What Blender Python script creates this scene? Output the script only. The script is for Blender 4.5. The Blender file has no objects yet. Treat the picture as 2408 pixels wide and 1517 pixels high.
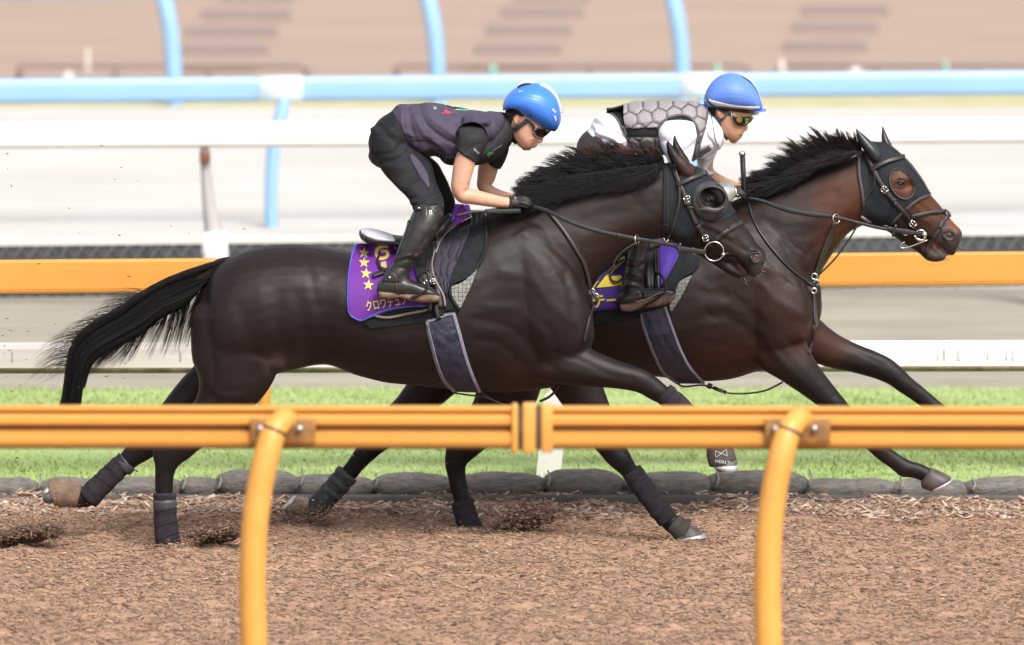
import bpy, bmesh, math, random
import numpy as np
from mathutils import Vector, Matrix, noise
from mathutils.bvhtree import BVHTree
random.seed(7); np.random.seed(7)
S = bpy.context.scene
COL = S.collection
R = math.radians
# ------------------------------------------------------------------ camera, sky, sun, exposure
F = 17100.0; CX = 1203.5; CY = 758.5; H = 4.0; PITCH = math.atan(1749.5 / F)
cd = bpy.data.cameras.new('camera'); cam = bpy.data.objects.new('camera', cd); COL.objects.link(cam)
cam.location = (0, 0, H); cam.rotation_euler = (R(90) - PITCH, 0, 0)
cd.sensor_width = 36; cd.lens = F / 2407 * 36; cd.clip_start = 0.5; cd.clip_end = 3000
cd.dof.use_dof = True; cd.dof.focus_distance = 30.1; cd.dof.aperture_fstop = (cd.lens / 1000) / 0.09
S.camera = cam
w = bpy.data.worlds.new('World'); S.world = w; w.use_nodes = True
nt = w.node_tree; nt.nodes.clear()
sky = nt.nodes.new('ShaderNodeTexSky'); sky.sky_type = 'NISHITA'; sky.sun_disc = False
SUN_EL, SUN_AZ = R(50), R(200)      # high cloud-veiled sun, behind and right of the camera
sky.sun_elevation = SUN_EL; sky.sun_rotation = SUN_AZ; sky.dust_density = 4.0; sky.air_density = 1.0; sky.ozone_density = 1.0
hs = nt.nodes.new('ShaderNodeHueSaturation'); hs.inputs['Saturation'].default_value = 0.35
bg = nt.nodes.new('ShaderNodeBackground'); bg.inputs['Strength'].default_value = 0.13
wo = nt.nodes.new('ShaderNodeOutputWorld')
nt.links.new(sky.outputs[0], hs.inputs['Color']); nt.links.new(hs.outputs[0], bg.inputs[0]); nt.links.new(bg.outputs[0], wo.inputs[0])
sl = bpy.data.lights.new('sun', 'SUN'); sl.energy = 2.1; sl.angle = R(24); sl.color = (1, 0.96, 0.9)
so = bpy.data.objects.new('sun', sl); COL.objects.link(so)
_a = R(160)                          # azimuth of the sun lamp: from the right, towards the camera side
sd = Vector((math.cos(SUN_EL) * 0.45, -math.cos(SUN_EL) * 0.9, math.sin(SUN_EL)))
so.rotation_euler = sd.to_track_quat('Z', 'Y').to_euler()
sky.sun_rotation = math.atan2(sd.x, sd.y)
S.view_settings.view_transform = 'Standard'; S.view_settings.look = 'None'; S.view_settings.gamma = 1
S.view_settings.exposure = 0.72
S.render.engine = 'CYCLES'
S.cycles.use_denoising = True
S.cycles.max_bounces = 6; S.cycles.diffuse_bounces = 3; S.cycles.glossy_bounces = 3

# ------------------------------------------------------------------ pixel <-> world
_cp, _sp = math.cos(PITCH), math.sin(PITCH)
def rayd(px, py):
    a, b = (px - CX) / F, -(py - CY) / F
    return a, _cp + b * _sp, -_sp + b * _cp
def P(px, py, D):
    x, y, z = rayd(px, py); t = D / y
    return Vector((x * t, D, H + z * t))
def G(px, py, z=0.0):
    x, y, dz = rayd(px, py); t = (z - H) / dz
    return Vector((x * t, y * t, z))
def PX(v):                       # world -> picture (arrays)
    v = np.asarray(v, dtype=float).reshape(-1, 3)
    up = v[:, 1] * _sp + (v[:, 2] - H) * _cp; fw = v[:, 1] * _cp - (v[:, 2] - H) * _sp
    return np.stack([CX + F * v[:, 0] / fw, CY - F * up / fw], 1)
def sc(D): return F / (D * _cp + 3 * _sp)      # px per metre
def zoomf(x0, y0, k):
    q = 4061 / 2407.0
    return lambda x, y: ((x0 + k * x) / q, (y0 + k * y) / q)
zA = zoomf(1300, 250, 1100 / 2408); zB = zoomf(2500, 420, 1400 / 2408); zC = zoomf(1300, 750, 1000 / 1785)
zD = zoomf(2200, 250, 900 / 2276); zE = zoomf(100, 900, 1300 / 1461); zF = zoomf(1000, 1500, 1900 / 2408)
zG = zoomf(2200, 900, 900 / 1820); zH = zoomf(2700, 1100, 1361 / 1795); zI = zoomf(2550, 540, 550 / 1346)
zJ = zoomf(3350, 480, 530 / 1340); zN = zoomf(1900, 550, 800 / 2408); zT = zoomf(150, 1000, 800 / 1957)
zS = zoomf(1650, 780, 500 / 1517); zQ = zoomf(2850, 480, 650 / 2348)

# ------------------------------------------------------------------ materials
MATS = {}
def mat(name, c1, c2=None, scale=8, rough=0.6, bump=0.0, bscale=None, metal=0.0, spec=0.5, stretch=(1, 1, 1), detail=4,
        c3=None, s3=1.0, sheen=0.0, coat=0.0, vcol=False, bdist=0.01, lo=0.35, hi=0.65, clearr=0.1, wave=None, trans=0):
    if name in MATS: return MATS[name]
    m = bpy.data.materials.new(name); m.use_nodes = True; n = m.node_tree; b = n.nodes['Principled BSDF']; L = n.links.new
    b.inputs['Roughness'].default_value = rough; b.inputs['Metallic'].default_value = metal
    b.inputs['Specular IOR Level'].default_value = spec; b.inputs['Sheen Weight'].default_value = sheen
    b.inputs['Coat Weight'].default_value = coat; b.inputs['Coat Roughness'].default_value = clearr
    tc = n.nodes.new('ShaderNodeTexCoord'); mp = n.nodes.new('ShaderNodeMapping'); mp.inputs['Scale'].default_value = stretch
    L(tc.outputs['Object'], mp.inputs[0])
    def nz(s, d=detail):
        t = n.nodes.new('ShaderNodeTexNoise'); t.inputs['Scale'].default_value = s; t.inputs['Detail'].default_value = d
        t.inputs['Roughness'].default_value = 0.6; L(mp.outputs[0], t.inputs[0]); return t
    def ramp(t, a, c, l=lo, h=hi):
        r = n.nodes.new('ShaderNodeMapRange'); r.inputs[1].default_value = l; r.inputs[2].default_value = h; L(t.outputs[0], r.inputs[0])
        x = n.nodes.new('ShaderNodeMix'); x.data_type = 'RGBA'; L(r.outputs[0], x.inputs[0])
        for i, v in ((6, a), (7, c)):
            if isinstance(v, tuple): x.inputs[i].default_value = (*v, 1)
            else: L(v, x.inputs[i])
        return x.outputs[2]
    base = c1
    if vcol:
        at = n.nodes.new('ShaderNodeAttribute'); at.attribute_name = 'Col'; base = at.outputs['Color']
    out = base
    if c2 is not None:
        if vcol:
            ml = n.nodes.new('ShaderNodeMix'); ml.data_type = 'RGBA'; ml.blend_type = 'MULTIPLY'; ml.inputs[0].default_value = 1
            L(base, ml.inputs[6]); ml.inputs[7].default_value = (*c2, 1); out = ramp(nz(scale), base, ml.outputs[2])
        else: out = ramp(nz(scale), base, c2)
    if c3 is not None: out = ramp(nz(s3), out, c3, 0.5, 0.75)
    if isinstance(out, tuple): b.inputs['Base Color'].default_value = (*out, 1)
    else: L(out, b.inputs['Base Color'])
    if bump:
        t = nz(bscale or scale * 4, 3); bp = n.nodes.new('ShaderNodeBump'); bp.inputs['Strength'].default_value = bump
        bp.inputs['Distance'].default_value = bdist; L(t.outputs[0], bp.inputs['Height']); L(bp.outputs[0], b.inputs['Normal'])
    MATS[name] = m; return m

# ------------------------------------------------------------------ objects
ROOTS = {}
def tag(o, label=None, cat=None, group=None, kind=None):
    if label: o['label'] = label
    if cat: o['category'] = cat
    if group: o['group'] = group
    if kind: o['kind'] = kind
    return o
def thing(name, label, cat, loc, group=None):
    o = bpy.data.objects.new(name, None); COL.objects.link(o); o.location = loc; o.empty_display_size = 0.2
    tag(o, label, cat, group); ROOTS[o.name] = Vector(loc); return o
def rootloc(p):
    while p.parent: p = p.parent
    return ROOTS.get(p.name, Vector((0, 0, 0)))
def mk(name, verts, faces, material, parent=None, smooth=True, loc=None):
    verts = np.asarray(verts, dtype=np.float64).reshape(-1, 3)
    off = np.zeros(3)
    if parent is not None: off = np.array(rootloc(parent))
    elif loc is not None: off = np.array(loc)
    me = bpy.data.meshes.new(name)
    if isinstance(faces, np.ndarray):
        nf, k = faces.shape
        me.vertices.add(len(verts)); me.vertices.foreach_set('co', (verts - off).ravel())
        me.loops.add(nf * k); me.loops.foreach_set('vertex_index', faces.ravel().astype(np.int32))
        me.polygons.add(nf); me.polygons.foreach_set('loop_start', np.arange(0, nf * k, k, dtype=np.int32))
        me.update(calc_edges=True); me.validate()
    else:
        me.from_pydata([tuple(v) for v in (verts - off)], [], [tuple(f) for f in faces]); me.update()
    if smooth: me.polygons.foreach_set('use_smooth', [True] * len(me.polygons))
    o = bpy.data.objects.new(name, me); COL.objects.link(o)
    mats_ = material if isinstance(material, list) else [material]
    for q in mats_: me.materials.append(q)
    if parent is not None:
        o.parent = parent
    elif loc is not None:
        o.location = loc; ROOTS[o.name] = Vector(loc)
    return o
class MB:
    """collects pieces into one mesh"""
    def __init__(s): s.v = []; s.f = []
    def add(s, v, f):
        n = len(s.v); s.v += [tuple(q) for q in v]; s.f += [tuple(i + n for i in q) for q in f]; return s
    def box(s, x0, y0, z0, x1, y1, z1, bev=0.0):
        if bev <= 0:
            v = [(x, y, z) for z in (z0, z1) for y in (y0, y1) for x in (x0, x1)]
            return s.add(v, [(0, 2, 3, 1), (4, 5, 7, 6), (0, 1, 5, 4), (2, 6, 7, 3), (0, 4, 6, 2), (1, 3, 7, 5)])
        bm = bmesh.new(); bmesh.ops.create_cube(bm, size=1)
        for q in bm.verts: q.co = Vector(((x0 + x1) / 2 + q.co.x * (x1 - x0), (y0 + y1) / 2 + q.co.y * (y1 - y0), (z0 + z1) / 2 + q.co.z * (z1 - z0)))
        bmesh.ops.bevel(bm, geom=bm.edges[:], offset=bev, segments=2, affect='EDGES', profile=0.6)
        bm.verts.index_update(); s.add([q.co[:] for q in bm.verts], [[q.index for q in f.verts] for f in bm.faces]); bm.free(); return s
    def tube(s, pts, rad, n=10, cap=True, flat=1.0):
        v, f = tubegeo(pts, rad, n, flat); return s.add(v, f)
    def ball(s, c, r, seg=12, ring=8):
        c = Vector(c); r = (r, r, r) if not hasattr(r, '__len__') else r
        v = [(c.x, c.y, c.z + r[2])]
        for i in range(1, ring):
            a = math.pi * i / ring
            for j in range(seg):
                b = 2 * math.pi * j / seg
                v.append((c.x + r[0] * math.sin(a) * math.cos(b), c.y + r[1] * math.sin(a) * math.sin(b), c.z + r[2] * math.cos(a)))
        v.append((c.x, c.y, c.z - r[2])); f = []
        for j in range(seg): f.append((0, 1 + j, 1 + (j + 1) % seg))
        for i in range(ring - 2):
            for j in range(seg):
                a = 1 + i * seg + j; b = 1 + i * seg + (j + 1) % seg; f.append((a, a + seg, b + seg, b))
        L = len(v) - 1; o = 1 + (ring - 2) * seg
        for j in range(seg): f.append((L, o + (j + 1) % seg, o + j))
        return s.add(v, f)
    def build(s, name, material, parent=None, smooth=True, loc=None):
        return mk(name, s.v, s.f, material, parent, smooth, loc)
def cat(pts, m):
    """catmull-rom resample of rows of numbers, m spans per segment"""
    p = np.asarray(pts, float); n = len(p)
    if n < 3:
        t = np.linspace(0, 1, m + 1)[:, None]; return p[0] * (1 - t) + p[-1] * t
    out = []
    for i in range(n - 1):
        p0 = p[i - 1] if i > 0 else 2 * p[0] - p[1]; p1 = p[i]; p2 = p[i + 1]; p3 = p[i + 2] if i + 2 < n else 2 * p[-1] - p[-2]
        for j in range(m):
            t = j / m
            out.append(0.5 * (2 * p1 + (p2 - p0) * t + (2 * p0 - 5 * p1 + 4 * p2 - p3) * t * t + (3 * p1 - p0 - 3 * p2 + p3) * t ** 3))
    out.append(p[-1]); return np.array(out)
def tubegeo(pts, rad, n=10, flat=1.0):
    pts = [Vector(p) for p in pts]; m = len(pts)
    rad = [rad] * m if not hasattr(rad, '__len__') else list(rad)
    V = []; Fc = []; up = None
    for i, p in enumerate(pts):
        t = (pts[min(i + 1, m - 1)] - pts[max(i - 1, 0)]).normalized()
        if up is None: up = t.orthogonal().normalized() if abs(t.y) > 0.9 else Vector((0, 1, 0))
        u = (up - t * up.dot(t)).normalized(); up = u; q = t.cross(u)
        for k in range(n):
            a = 2 * math.pi * k / n; V.append(p + (u * math.cos(a) * flat + q * math.sin(a)) * rad[i])
    for i in range(m - 1):
        for k in range(n):
            a = i * n + k; b = i * n + (k + 1) % n; Fc.append((a, b, b + n, a + n))
    Fc.append(tuple(range(n))[::-1]); Fc.append(tuple((m - 1) * n + k for k in range(n)))
    return V, Fc
def loft(st, D, n=22, sub=4, e=2.0, cap=0.7, egg=0.0):
    """st rows: (x1,y1,x2,y2,yoff_m,b_m): two outline points in the picture plane at depth D+yoff, and the half width across"""
    rows = cat(st, sub); rings = []
    for r in rows:
        d = D + r[4]; A = np.array(P(r[0], r[1], d)); B = np.array(P(r[2], r[3], d)); rings.append(((A + B) / 2, (A - B) / 2, max(r[5], 0.002)))
    full = []
    def endcap(i0, i1):
        c, u, b = rings[i0]; c1 = rings[i1][0]; d = c - c1; L = np.linalg.norm(d); d = d / L if L > 1e-9 else np.array([1, 0, 0.])
        r = min(np.linalg.norm(u), b) * cap
        return [(c + d * r * s, u * k, b * k) for s, k in ((0.45, 0.9), (0.8, 0.6), (0.97, 0.22))]
    full = endcap(0, 1)[::-1] + rings + endcap(-1, -2)
    V = []; Fc = []
    for c, u, b in full:
        for k in range(n):
            a = 2 * math.pi * k / n; ca, sa = math.cos(a), math.sin(a)
            ce = math.copysign(abs(ca) ** (2 / e), ca); se = math.copysign(abs(sa) ** (2 / e), sa)
            V.append(c + u * ce + np.array([0, b * se * (1 - egg * ce), 0]))
    m = len(full)
    for i in range(m - 1):
        for k in range(n):
            a = i * n + k; b2 = i * n + (k + 1) % n; Fc.append((a, b2, b2 + n, a + n))
    Fc.append(tuple(range(n))[::-1]); Fc.append(tuple((m - 1) * n + k for k in range(n)))
    return V, Fc
def limb(st, D, **kw):
    """rows: (x,y,half_px,yoff_m,b_m) - centre line with half thickness in px"""
    p = np.asarray(st, float); out = []
    for i, r in enumerate(p):
        t = p[min(i + 1, len(p) - 1)][:2] - p[max(i - 1, 0)][:2]; t = t / (np.linalg.norm(t) + 1e-9); q = np.array([-t[1], t[0]])
        a = r[:2] + q * r[2]; b = r[:2] - q * r[2]; out.append((a[0], a[1], b[0], b[1], r[3], r[4]))
    return loft(out, D, **kw)
def remesh(name, geos, voxel, smooth=4, fac=0.5):
    """union of closed shapes as one skin; returns verts, faces arrays"""
    mb = MB()
    for g in geos: mb.add(*g)
    me = bpy.data.meshes.new('tmp'); me.from_pydata(mb.v, [], mb.f); me.update()
    bm = bmesh.new(); bm.from_mesh(me); bmesh.ops.recalc_face_normals(bm, faces=bm.faces[:]); bm.to_mesh(me); bm.free()
    o = bpy.data.objects.new('tmp', me); COL.objects.link(o)
    r = o.modifiers.new('r', 'REMESH'); r.mode = 'VOXEL'; r.voxel_size = voxel; r.adaptivity = 0
    if smooth:
        q = o.modifiers.new('s', 'SMOOTH'); q.factor = fac; q.iterations = smooth
    dg = bpy.context.evaluated_depsgraph_get(); ev = o.evaluated_get(dg); m2 = ev.to_mesh()
    v = np.empty(len(m2.vertices) * 3); m2.vertices.foreach_get('co', v); v = v.reshape(-1, 3).copy()
    f = np.empty(len(m2.loops), dtype=np.int32); m2.loops.foreach_get('vertex_index', f)
    lt = np.empty(len(m2.polygons), dtype=np.int32); m2.polygons.foreach_get('loop_total', lt)
    nn = np.empty(len(m2.vertices) * 3); m2.vertices.foreach_get('normal', nn); nn = nn.reshape(-1, 3).copy()
    ok = (lt == 4).all()
    if ok: f = f.reshape(-1, 4).copy()
    else:
        ls = np.empty(len(m2.polygons), dtype=np.int32); m2.polygons.foreach_get('loop_start', ls)
        f = np.array([[*f[s:s + t], *([f[s + t - 1]] * (4 - t))] for s, t in zip(ls, lt)])
    ev.to_mesh_clear(); bpy.data.objects.remove(o); bpy.data.meshes.remove(me)
    return v, f, nn
def segdist(p, line):
    d = np.full(len(p), 1e9); line = np.asarray(line, float)
    for a, b in zip(line[:-1], line[1:]):
        ab = b - a; t = np.clip(((p - a) @ ab) / (ab @ ab + 1e-9), 0, 1); d = np.minimum(d, np.linalg.norm(p - (a + t[:, None] * ab), axis=1))
    return d
def sculpt(v, nn, strokes, ymid, side=-1, power=0.35):
    """strokes: (points_px, width_px, depth_mm(+ out, - in)); act on faces turned to the given side"""
    p = PX(v); fac = np.clip(nn[:, 1] * side, 0, 1) ** power
    out = np.zeros(len(v))
    for pts, wd, dm in strokes:
        a = np.asarray(pts, float)
        if a.ndim == 1: a = a[None]
        lo = a.min(0) - 3 * wd; hi = a.max(0) + 3 * wd
        m = ((p > lo) & (p < hi)).all(1)
        if not m.any(): continue
        if len(a) > 1:
            d = segdist(p[m], cat(a, 6))
        else: d = np.linalg.norm(p[m] - a[0], axis=1)
        out[m] += dm / 1000.0 * np.exp(-(d / wd) ** 2)
    return v + nn * (out * fac)[:, None]
def vnoise(v, scale, amp, nn, seed=0, stretch=(1, 1, 1)):
    st = Vector(stretch) * scale; o = Vector((seed, seed * 2.1, seed * .7))
    n = np.array([noise.noise(Vector((q[0] * st.x, q[1] * st.y, q[2] * st.z)) + o) for q in v]); return v + nn * (n * amp)[:, None]
def setcol(o, colors):
    me = o.data; a = me.color_attributes.new('Col', 'FLOAT_COLOR', 'POINT')
    c = np.ones((len(me.vertices), 4)); c[:, :3] = colors; a.data.foreach_set('color', c.ravel())
def bvh(*geos):
    V = []; Fc = []
    for v, f in geos:
        n = len(V); V += [tuple(q) for q in v]; Fc += [tuple(int(i) + n for i in q) for q in f]
    return BVHTree.FromPolygons(V, Fc)
CAMP = Vector((0, 0, H))
def hit(tree, px, py, Dd):
    d = Vector(rayd(px, py)).normalized()
    r = tree.ray_cast(CAMP, d)
    if r[0] is None: return P(px, py, Dd), Vector((0, -1, 0)), False
    return r[0], r[1], True
def strap(tree, path, wpx, Dd, off=0.004, th=0.003, step=7, smoothd=2, mb=None, taper=None, free=False):
    """flat strap that follows the skin seen from the camera"""
    p = np.asarray(path, float); p = cat(p, 8); L = np.r_[0, np.cumsum(np.linalg.norm(np.diff(p, axis=0), axis=1))]
    m = max(2, int(L[-1] / step)); s = np.linspace(0, L[-1], m + 1); q = np.stack([np.interp(s, L, p[:, i]) for i in range(2)], 1)
    t = np.gradient(q, axis=0); t /= np.linalg.norm(t, axis=1)[:, None] + 1e-9; nrm = np.stack([-t[:, 1], t[:, 0]], 1)
    W = np.full(m + 1, wpx / 2) if taper is None else np.interp(np.linspace(0, 1, m + 1), np.linspace(0, 1, len(taper)), taper) * wpx / 2
    cols = []
    for k in (-1, -0.34, 0.34, 1):
        c = q + nrm * (W * k)[:, None]; ds = []
        for x, y in c:
            if free: ds.append(Dd if not hasattr(Dd, '__len__') else None)
            else:
                h, _, ok = hit(tree, x, y, Dd); ds.append(h.y if ok else np.nan)
        if free and hasattr(Dd, '__len__'): ds = list(np.interp(np.linspace(0, 1, m + 1), np.linspace(0, 1, len(Dd)), Dd))
        ds = np.array(ds, float); g = ~np.isnan(ds)
        ds = np.interp(np.arange(m + 1), np.where(g)[0], ds[g]) if g.any() else np.full(m + 1, Dd)
        for _ in range(smoothd): ds[1:-1] = np.minimum(ds[1:-1], 0.25 * ds[:-2] + 0.5 * ds[1:-1] + 0.25 * ds[2:])
        cols.append([P(x, y, d - off) for (x, y), d in zip(c, ds)])
    V = []; Fc = []
    for i in range(m + 1):
        for k in range(4): V.append(cols[k][i] + Vector((0, -th * (0.0 if k in (0, 3) else 0.35), 0)))
        for k in range(4): V.append(cols[k][i] + Vector((0, th, 0)))
    for i in range(m):
        a = i * 8; b = a + 8
        for k in range(3): Fc.append((a + k, a + k + 1, b + k + 1, b + k)); Fc.append((a + 4 + k, b + 4 + k, b + 5 + k, a + 5 + k))
        Fc.append((a, b, b + 4, a + 4)); Fc.append((a + 3, a + 7, b + 7, b + 3))
    Fc.append((0, 4, 5, 6, 7, 3, 2, 1)); e = m * 8; Fc.append((e, e + 1, e + 2, e + 3, e + 7, e + 6, e + 5, e + 4))
    if mb is not None: mb.add(V, Fc); return mb
    return V, Fc
def patch(tree, left, right, Dd, nx=24, ny=24, off=0.008, th=0.004, sm=3, bulge=0.0, fn=None):
    """cloth sheet between two side polylines (picture points), lying on what the camera sees there"""
    def rs(pl, n):
        p = cat(pl, 10); L = np.r_[0, np.cumsum(np.linalg.norm(np.diff(p, axis=0), axis=1))]; s = np.linspace(0, L[-1], n + 1)
        return np.stack([np.interp(s, L, p[:, i]) for i in range(2)], 1)
    A = rs(left, ny); B = rs(right, ny); g = np.zeros((ny + 1, nx + 1, 2)); Dm = np.zeros((ny + 1, nx + 1))
    for i in range(ny + 1):
        for j in range(nx + 1):
            t = j / nx; q = A[i] * (1 - t) + B[i] * t; g[i, j] = q; h, _, ok = hit(tree, q[0], q[1], Dd) if tree else (None, None, False)
            Dm[i, j] = h.y if ok else np.nan
    if np.isnan(Dm).all(): Dm[:] = Dd
    while np.isnan(Dm).any():
        pad = np.pad(Dm, 1, constant_values=np.nan); st = np.stack([pad[:-2, 1:-1], pad[2:, 1:-1], pad[1:-1, :-2], pad[1:-1, 2:]])
        import warnings
        with warnings.catch_warnings():
            warnings.simplefilter('ignore'); mn = np.nanmean(st, 0)
        Dm = np.where(np.isnan(Dm), mn, Dm)
    for _ in range(sm):
        pad = np.pad(Dm, 1, mode='edge'); av = (pad[:-2, 1:-1] + pad[2:, 1:-1] + pad[1:-1, :-2] + pad[1:-1, 2:]) / 4; Dm = np.minimum(Dm, av)
    V = []; W = nx + 1
    for layer in (0, 1):
        for i in range(ny + 1):
            for j in range(nx + 1):
                d = Dm[i, j] - off + layer * th
                if fn and layer == 0: d -= fn(j / nx, i / ny)
                V.append(P(g[i, j, 0], g[i, j, 1], d))
    Fc = []; N = (ny + 1) * W
    for i in range(ny):
        for j in range(nx):
            a = i * W + j; Fc.append((a, a + W, a + W + 1, a + 1)); Fc.append((a + N, a + 1 + N, a + W + 1 + N, a + W + N))
    for j in range(nx):
        Fc.append((j, j + 1, j + 1 + N, j + N)); a = ny * W + j; Fc.append((a, a + N, a + 1 + N, a + 1))
    for i in range(ny):
        a = i * W; Fc.append((a, a + N, a + W + N, a + W)); a = i * W + nx; Fc.append((a, a + W, a + W + N, a + N))
    return V, Fc
def shell(v, f, nn, poly, off, th=0.003, keep=None, holes=()):
    """garment skin: copy of the body faces inside a picture-plane outline, edge snapped to the outline, moved out along the normals"""
    p = PX(v); poly = np.asarray(poly, float)
    def inside(q, pl):
        r = np.zeros(len(q), bool); j = len(pl) - 1
        for i in range(len(pl)):
            a, b = pl[i], pl[j]; c = ((a[1] > q[:, 1]) != (b[1] > q[:, 1])) & (q[:, 0] < (b[0] - a[0]) * (q[:, 1] - a[1]) / (b[1] - a[1] + 1e-12) + a[0]); r ^= c; j = i
        return r
    fc = p[f].mean(1); m = inside(fc, poly)
    for h in holes: m &= ~(inside(fc, np.asarray(h, float)) & (nn[f].mean(1)[:, 1] < 0.3))
    if keep is not None: m &= keep(v[f].mean(1), nn[f].mean(1))
    ff = f[m]; used = np.unique(ff); mp = -np.ones(len(v), int); mp[used] = np.arange(len(used)); ff = mp[ff]
    vv = v[used].copy(); n2 = nn[used]; pp = p[used].copy()
    ed = {}
    for q in ff:
        for a, b in zip(q, np.roll(q, -1)):
            if a == b: continue
            k = (min(a, b), max(a, b)); ed[k] = ed.get(k, 0) + 1
    bd = [k for k, c in ed.items() if c == 1]; bv = np.unique(np.array(bd).ravel()) if bd else np.array([], int)
    lines = [np.vstack([poly, poly[:1]])] + [np.vstack([np.asarray(h, float), np.asarray(h, float)[:1]]) for h in holes]
    for i in bv:
        best = None
        for ln in lines:
            for a, b in zip(ln[:-1], ln[1:]):
                ab = b - a; t = np.clip(((pp[i] - a) @ ab) / (ab @ ab + 1e-9), 0, 1); c = a + t * ab; d = np.linalg.norm(c - pp[i])
                if best is None or d < best[0]: best = (d, c)
        if best[0] < 6: q = P(best[1][0], best[1][1], vv[i][1]); vv[i] = q[:]
    a = vv + n2 * off; b = vv + n2 * (off - th); N = len(vv)
    F2 = [tuple(q) for q in ff] + [tuple(int(i) + N for i in q[::-1]) for q in ff] + [(k[0], k[1], k[1] + N, k[0] + N) for k in bd]
    return np.vstack([a, b]), F2
def decal(tree, text, org, size, ang, Dd, material, name, parent, off=0.003, shear=0.0, xs=1.0, bold=0.0):
    """lettering laid on the cloth: org/size in picture px"""
    cu = bpy.data.curves.new('t', 'FONT'); cu.body = text; cu.size = 1; cu.offset = bold; cu.resolution_u = 4
    o = bpy.data.objects.new('t', cu); COL.objects.link(o); dg = bpy.context.evaluated_depsgraph_get(); me = bpy.data.meshes.new_from_object(o.evaluated_get(dg))
    bm = bmesh.new(); bm.from_mesh(me); bmesh.ops.triangulate(bm, faces=bm.faces[:])
    V = []; ca, sa = math.cos(ang), math.sin(ang)
    for q in bm.verts:
        x = (q.co.x * xs + q.co.y * shear) * size; y = q.co.y * size; px = org[0] + x * ca + y * sa; py = org[1] + x * sa - y * ca
        h, n_, ok = hit(tree, px, py, Dd); V.append(P(px, py, h.y - off))
    bm.verts.index_update(); Fc = [[q.index for q in f.verts] for f in bm.faces]; bm.free(); bpy.data.objects.remove(o); bpy.data.meshes.remove(me)
    V, Fc = thicken(V, Fc, 0.0015)
    return mk(name, V, Fc, material, parent, smooth=False)
def thicken(V, Fc, th):
    N = len(V); ed = {}
    for f in Fc:
        for a, b in zip(f, f[1:] + f[:1]): ed[(a, b)] = 1
    F2 = [tuple(f) for f in Fc] + [tuple(i + N for i in f[::-1]) for f in Fc]
    for (a, b) in list(ed):
        if (b, a) not in ed: F2.append((b, a, a + N, b + N))
    return list(V) + [Vector(q) + Vector((0, th, 0)) for q in V], F2
def polydecal(tree, polys, Dd, material, name, parent, off=0.003):
    mb = MB()
    for pl in polys:
        c = np.mean(pl, 0); V = []
        for q in [tuple(c)] + list(pl):
            h, _, ok = hit(tree, q[0], q[1], Dd); V.append(P(q[0], q[1], h.y - off))
        n = len(pl); Fc = [[0, 1 + i, 1 + (i + 1) % n] for i in range(n)]; mb.add(*thicken(V, Fc, 0.0015))
    return mb.build(name, material, parent, smooth=False)
def ring(c, r, t, n=28, m=8, yr=0.0, ax=(0, 1, 0)):
    """metal ring facing the camera, optional turn"""
    c = Vector(c); a = Vector(ax).normalized(); u = a.orthogonal().normalized(); q = a.cross(u); V = []; Fc = []
    for i in range(n):
        b = 2 * math.pi * i / n; d = u * math.cos(b) + q * math.sin(b)
        for k in range(m):
            g = 2 * math.pi * k / m; V.append(c + d * (r + t * math.cos(g)) + a * (t * math.sin(g)))
    for i in range(n):
        for k in range(m):
            Fc.append((i * m + k, ((i + 1) % n) * m + k, ((i + 1) % n) * m + (k + 1) % m, i * m + (k + 1) % m))
    return V, Fc
# ================================================================== SETTING
def lin(r, g, b): return tuple(((c / 255 + 0.055) / 1.055) ** 2.4 if c > 10 else c / 3294 for c in (r, g, b))
def strip(name, y0, y1, z, material, xw=90, kind='structure'):
    o = mk(name, [(-xw, y0, z), (xw, y0, z), (xw, y1, z), (-xw, y1, z)], [(0, 1, 2, 3)], material, smooth=False); tag(o, kind=kind); return o
D_bag = G(1200, 1172).y
D_grass = G(1200, 915).y
D_wall = 41.0
D_verge = G(1200, 240).y
D_brown = G(1200, 200).y
M_brown = mat('brown_paving', (0.365, 0.265, 0.212), (0.32, 0.228, 0.18), 1.2, 0.9, 0.2, 20, stretch=(0.25, 1, 1))
M_grass = mat('turf', (0.26, 0.37, 0.12), (0.33, 0.42, 0.165), 1.6, 0.9, 0.3, 60, stretch=(0.5, 2.0, 1), c3=(0.36, 0.42, 0.19), s3=0.9)
M_greysand = mat('grey_sand', (0.34, 0.305, 0.245), (0.26, 0.232, 0.185), 2.2, 0.95, 0.5, 40, stretch=(0.35, 1.6, 1))
M_palesand = mat('pale_sand', (0.52, 0.503, 0.478), (0.455, 0.435, 0.405), 0.9, 0.95, 0.3, 30, stretch=(0.5, 1.2, 1))
M_dirt = mat('woodchip_dirt', (0.385, 0.24, 0.16), (0.26, 0.155, 0.103), 26, 0.95, 0.9, 70, stretch=(0.33, 1, 1), c3=(0.20, 0.12, 0.082), s3=9, bdist=0.02)
M_verge = mat('verge_grass', (0.36, 0.37, 0.16), (0.50, 0.43, 0.28), 3, 0.9)
o = mk('ground', [(-900, -200, -0.30), (900, -200, -0.30), (900, 1500, -0.30), (-900, 1500, -0.30)], [(0, 1, 2, 3)], M_brown, smooth=False); tag(o, kind='structure')
strip('paved_apron', D_verge, 400, -0.012, M_brown, 300)
strip('verge', D_verge - 1.0, D_brown, -0.006, M_verge)
strip('pale_sand_track', D_wall, D_verge - 0.6, 0.0, M_palesand)
strip('grey_sand_track', D_grass, D_wall, 0.0, M_greysand)
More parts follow.
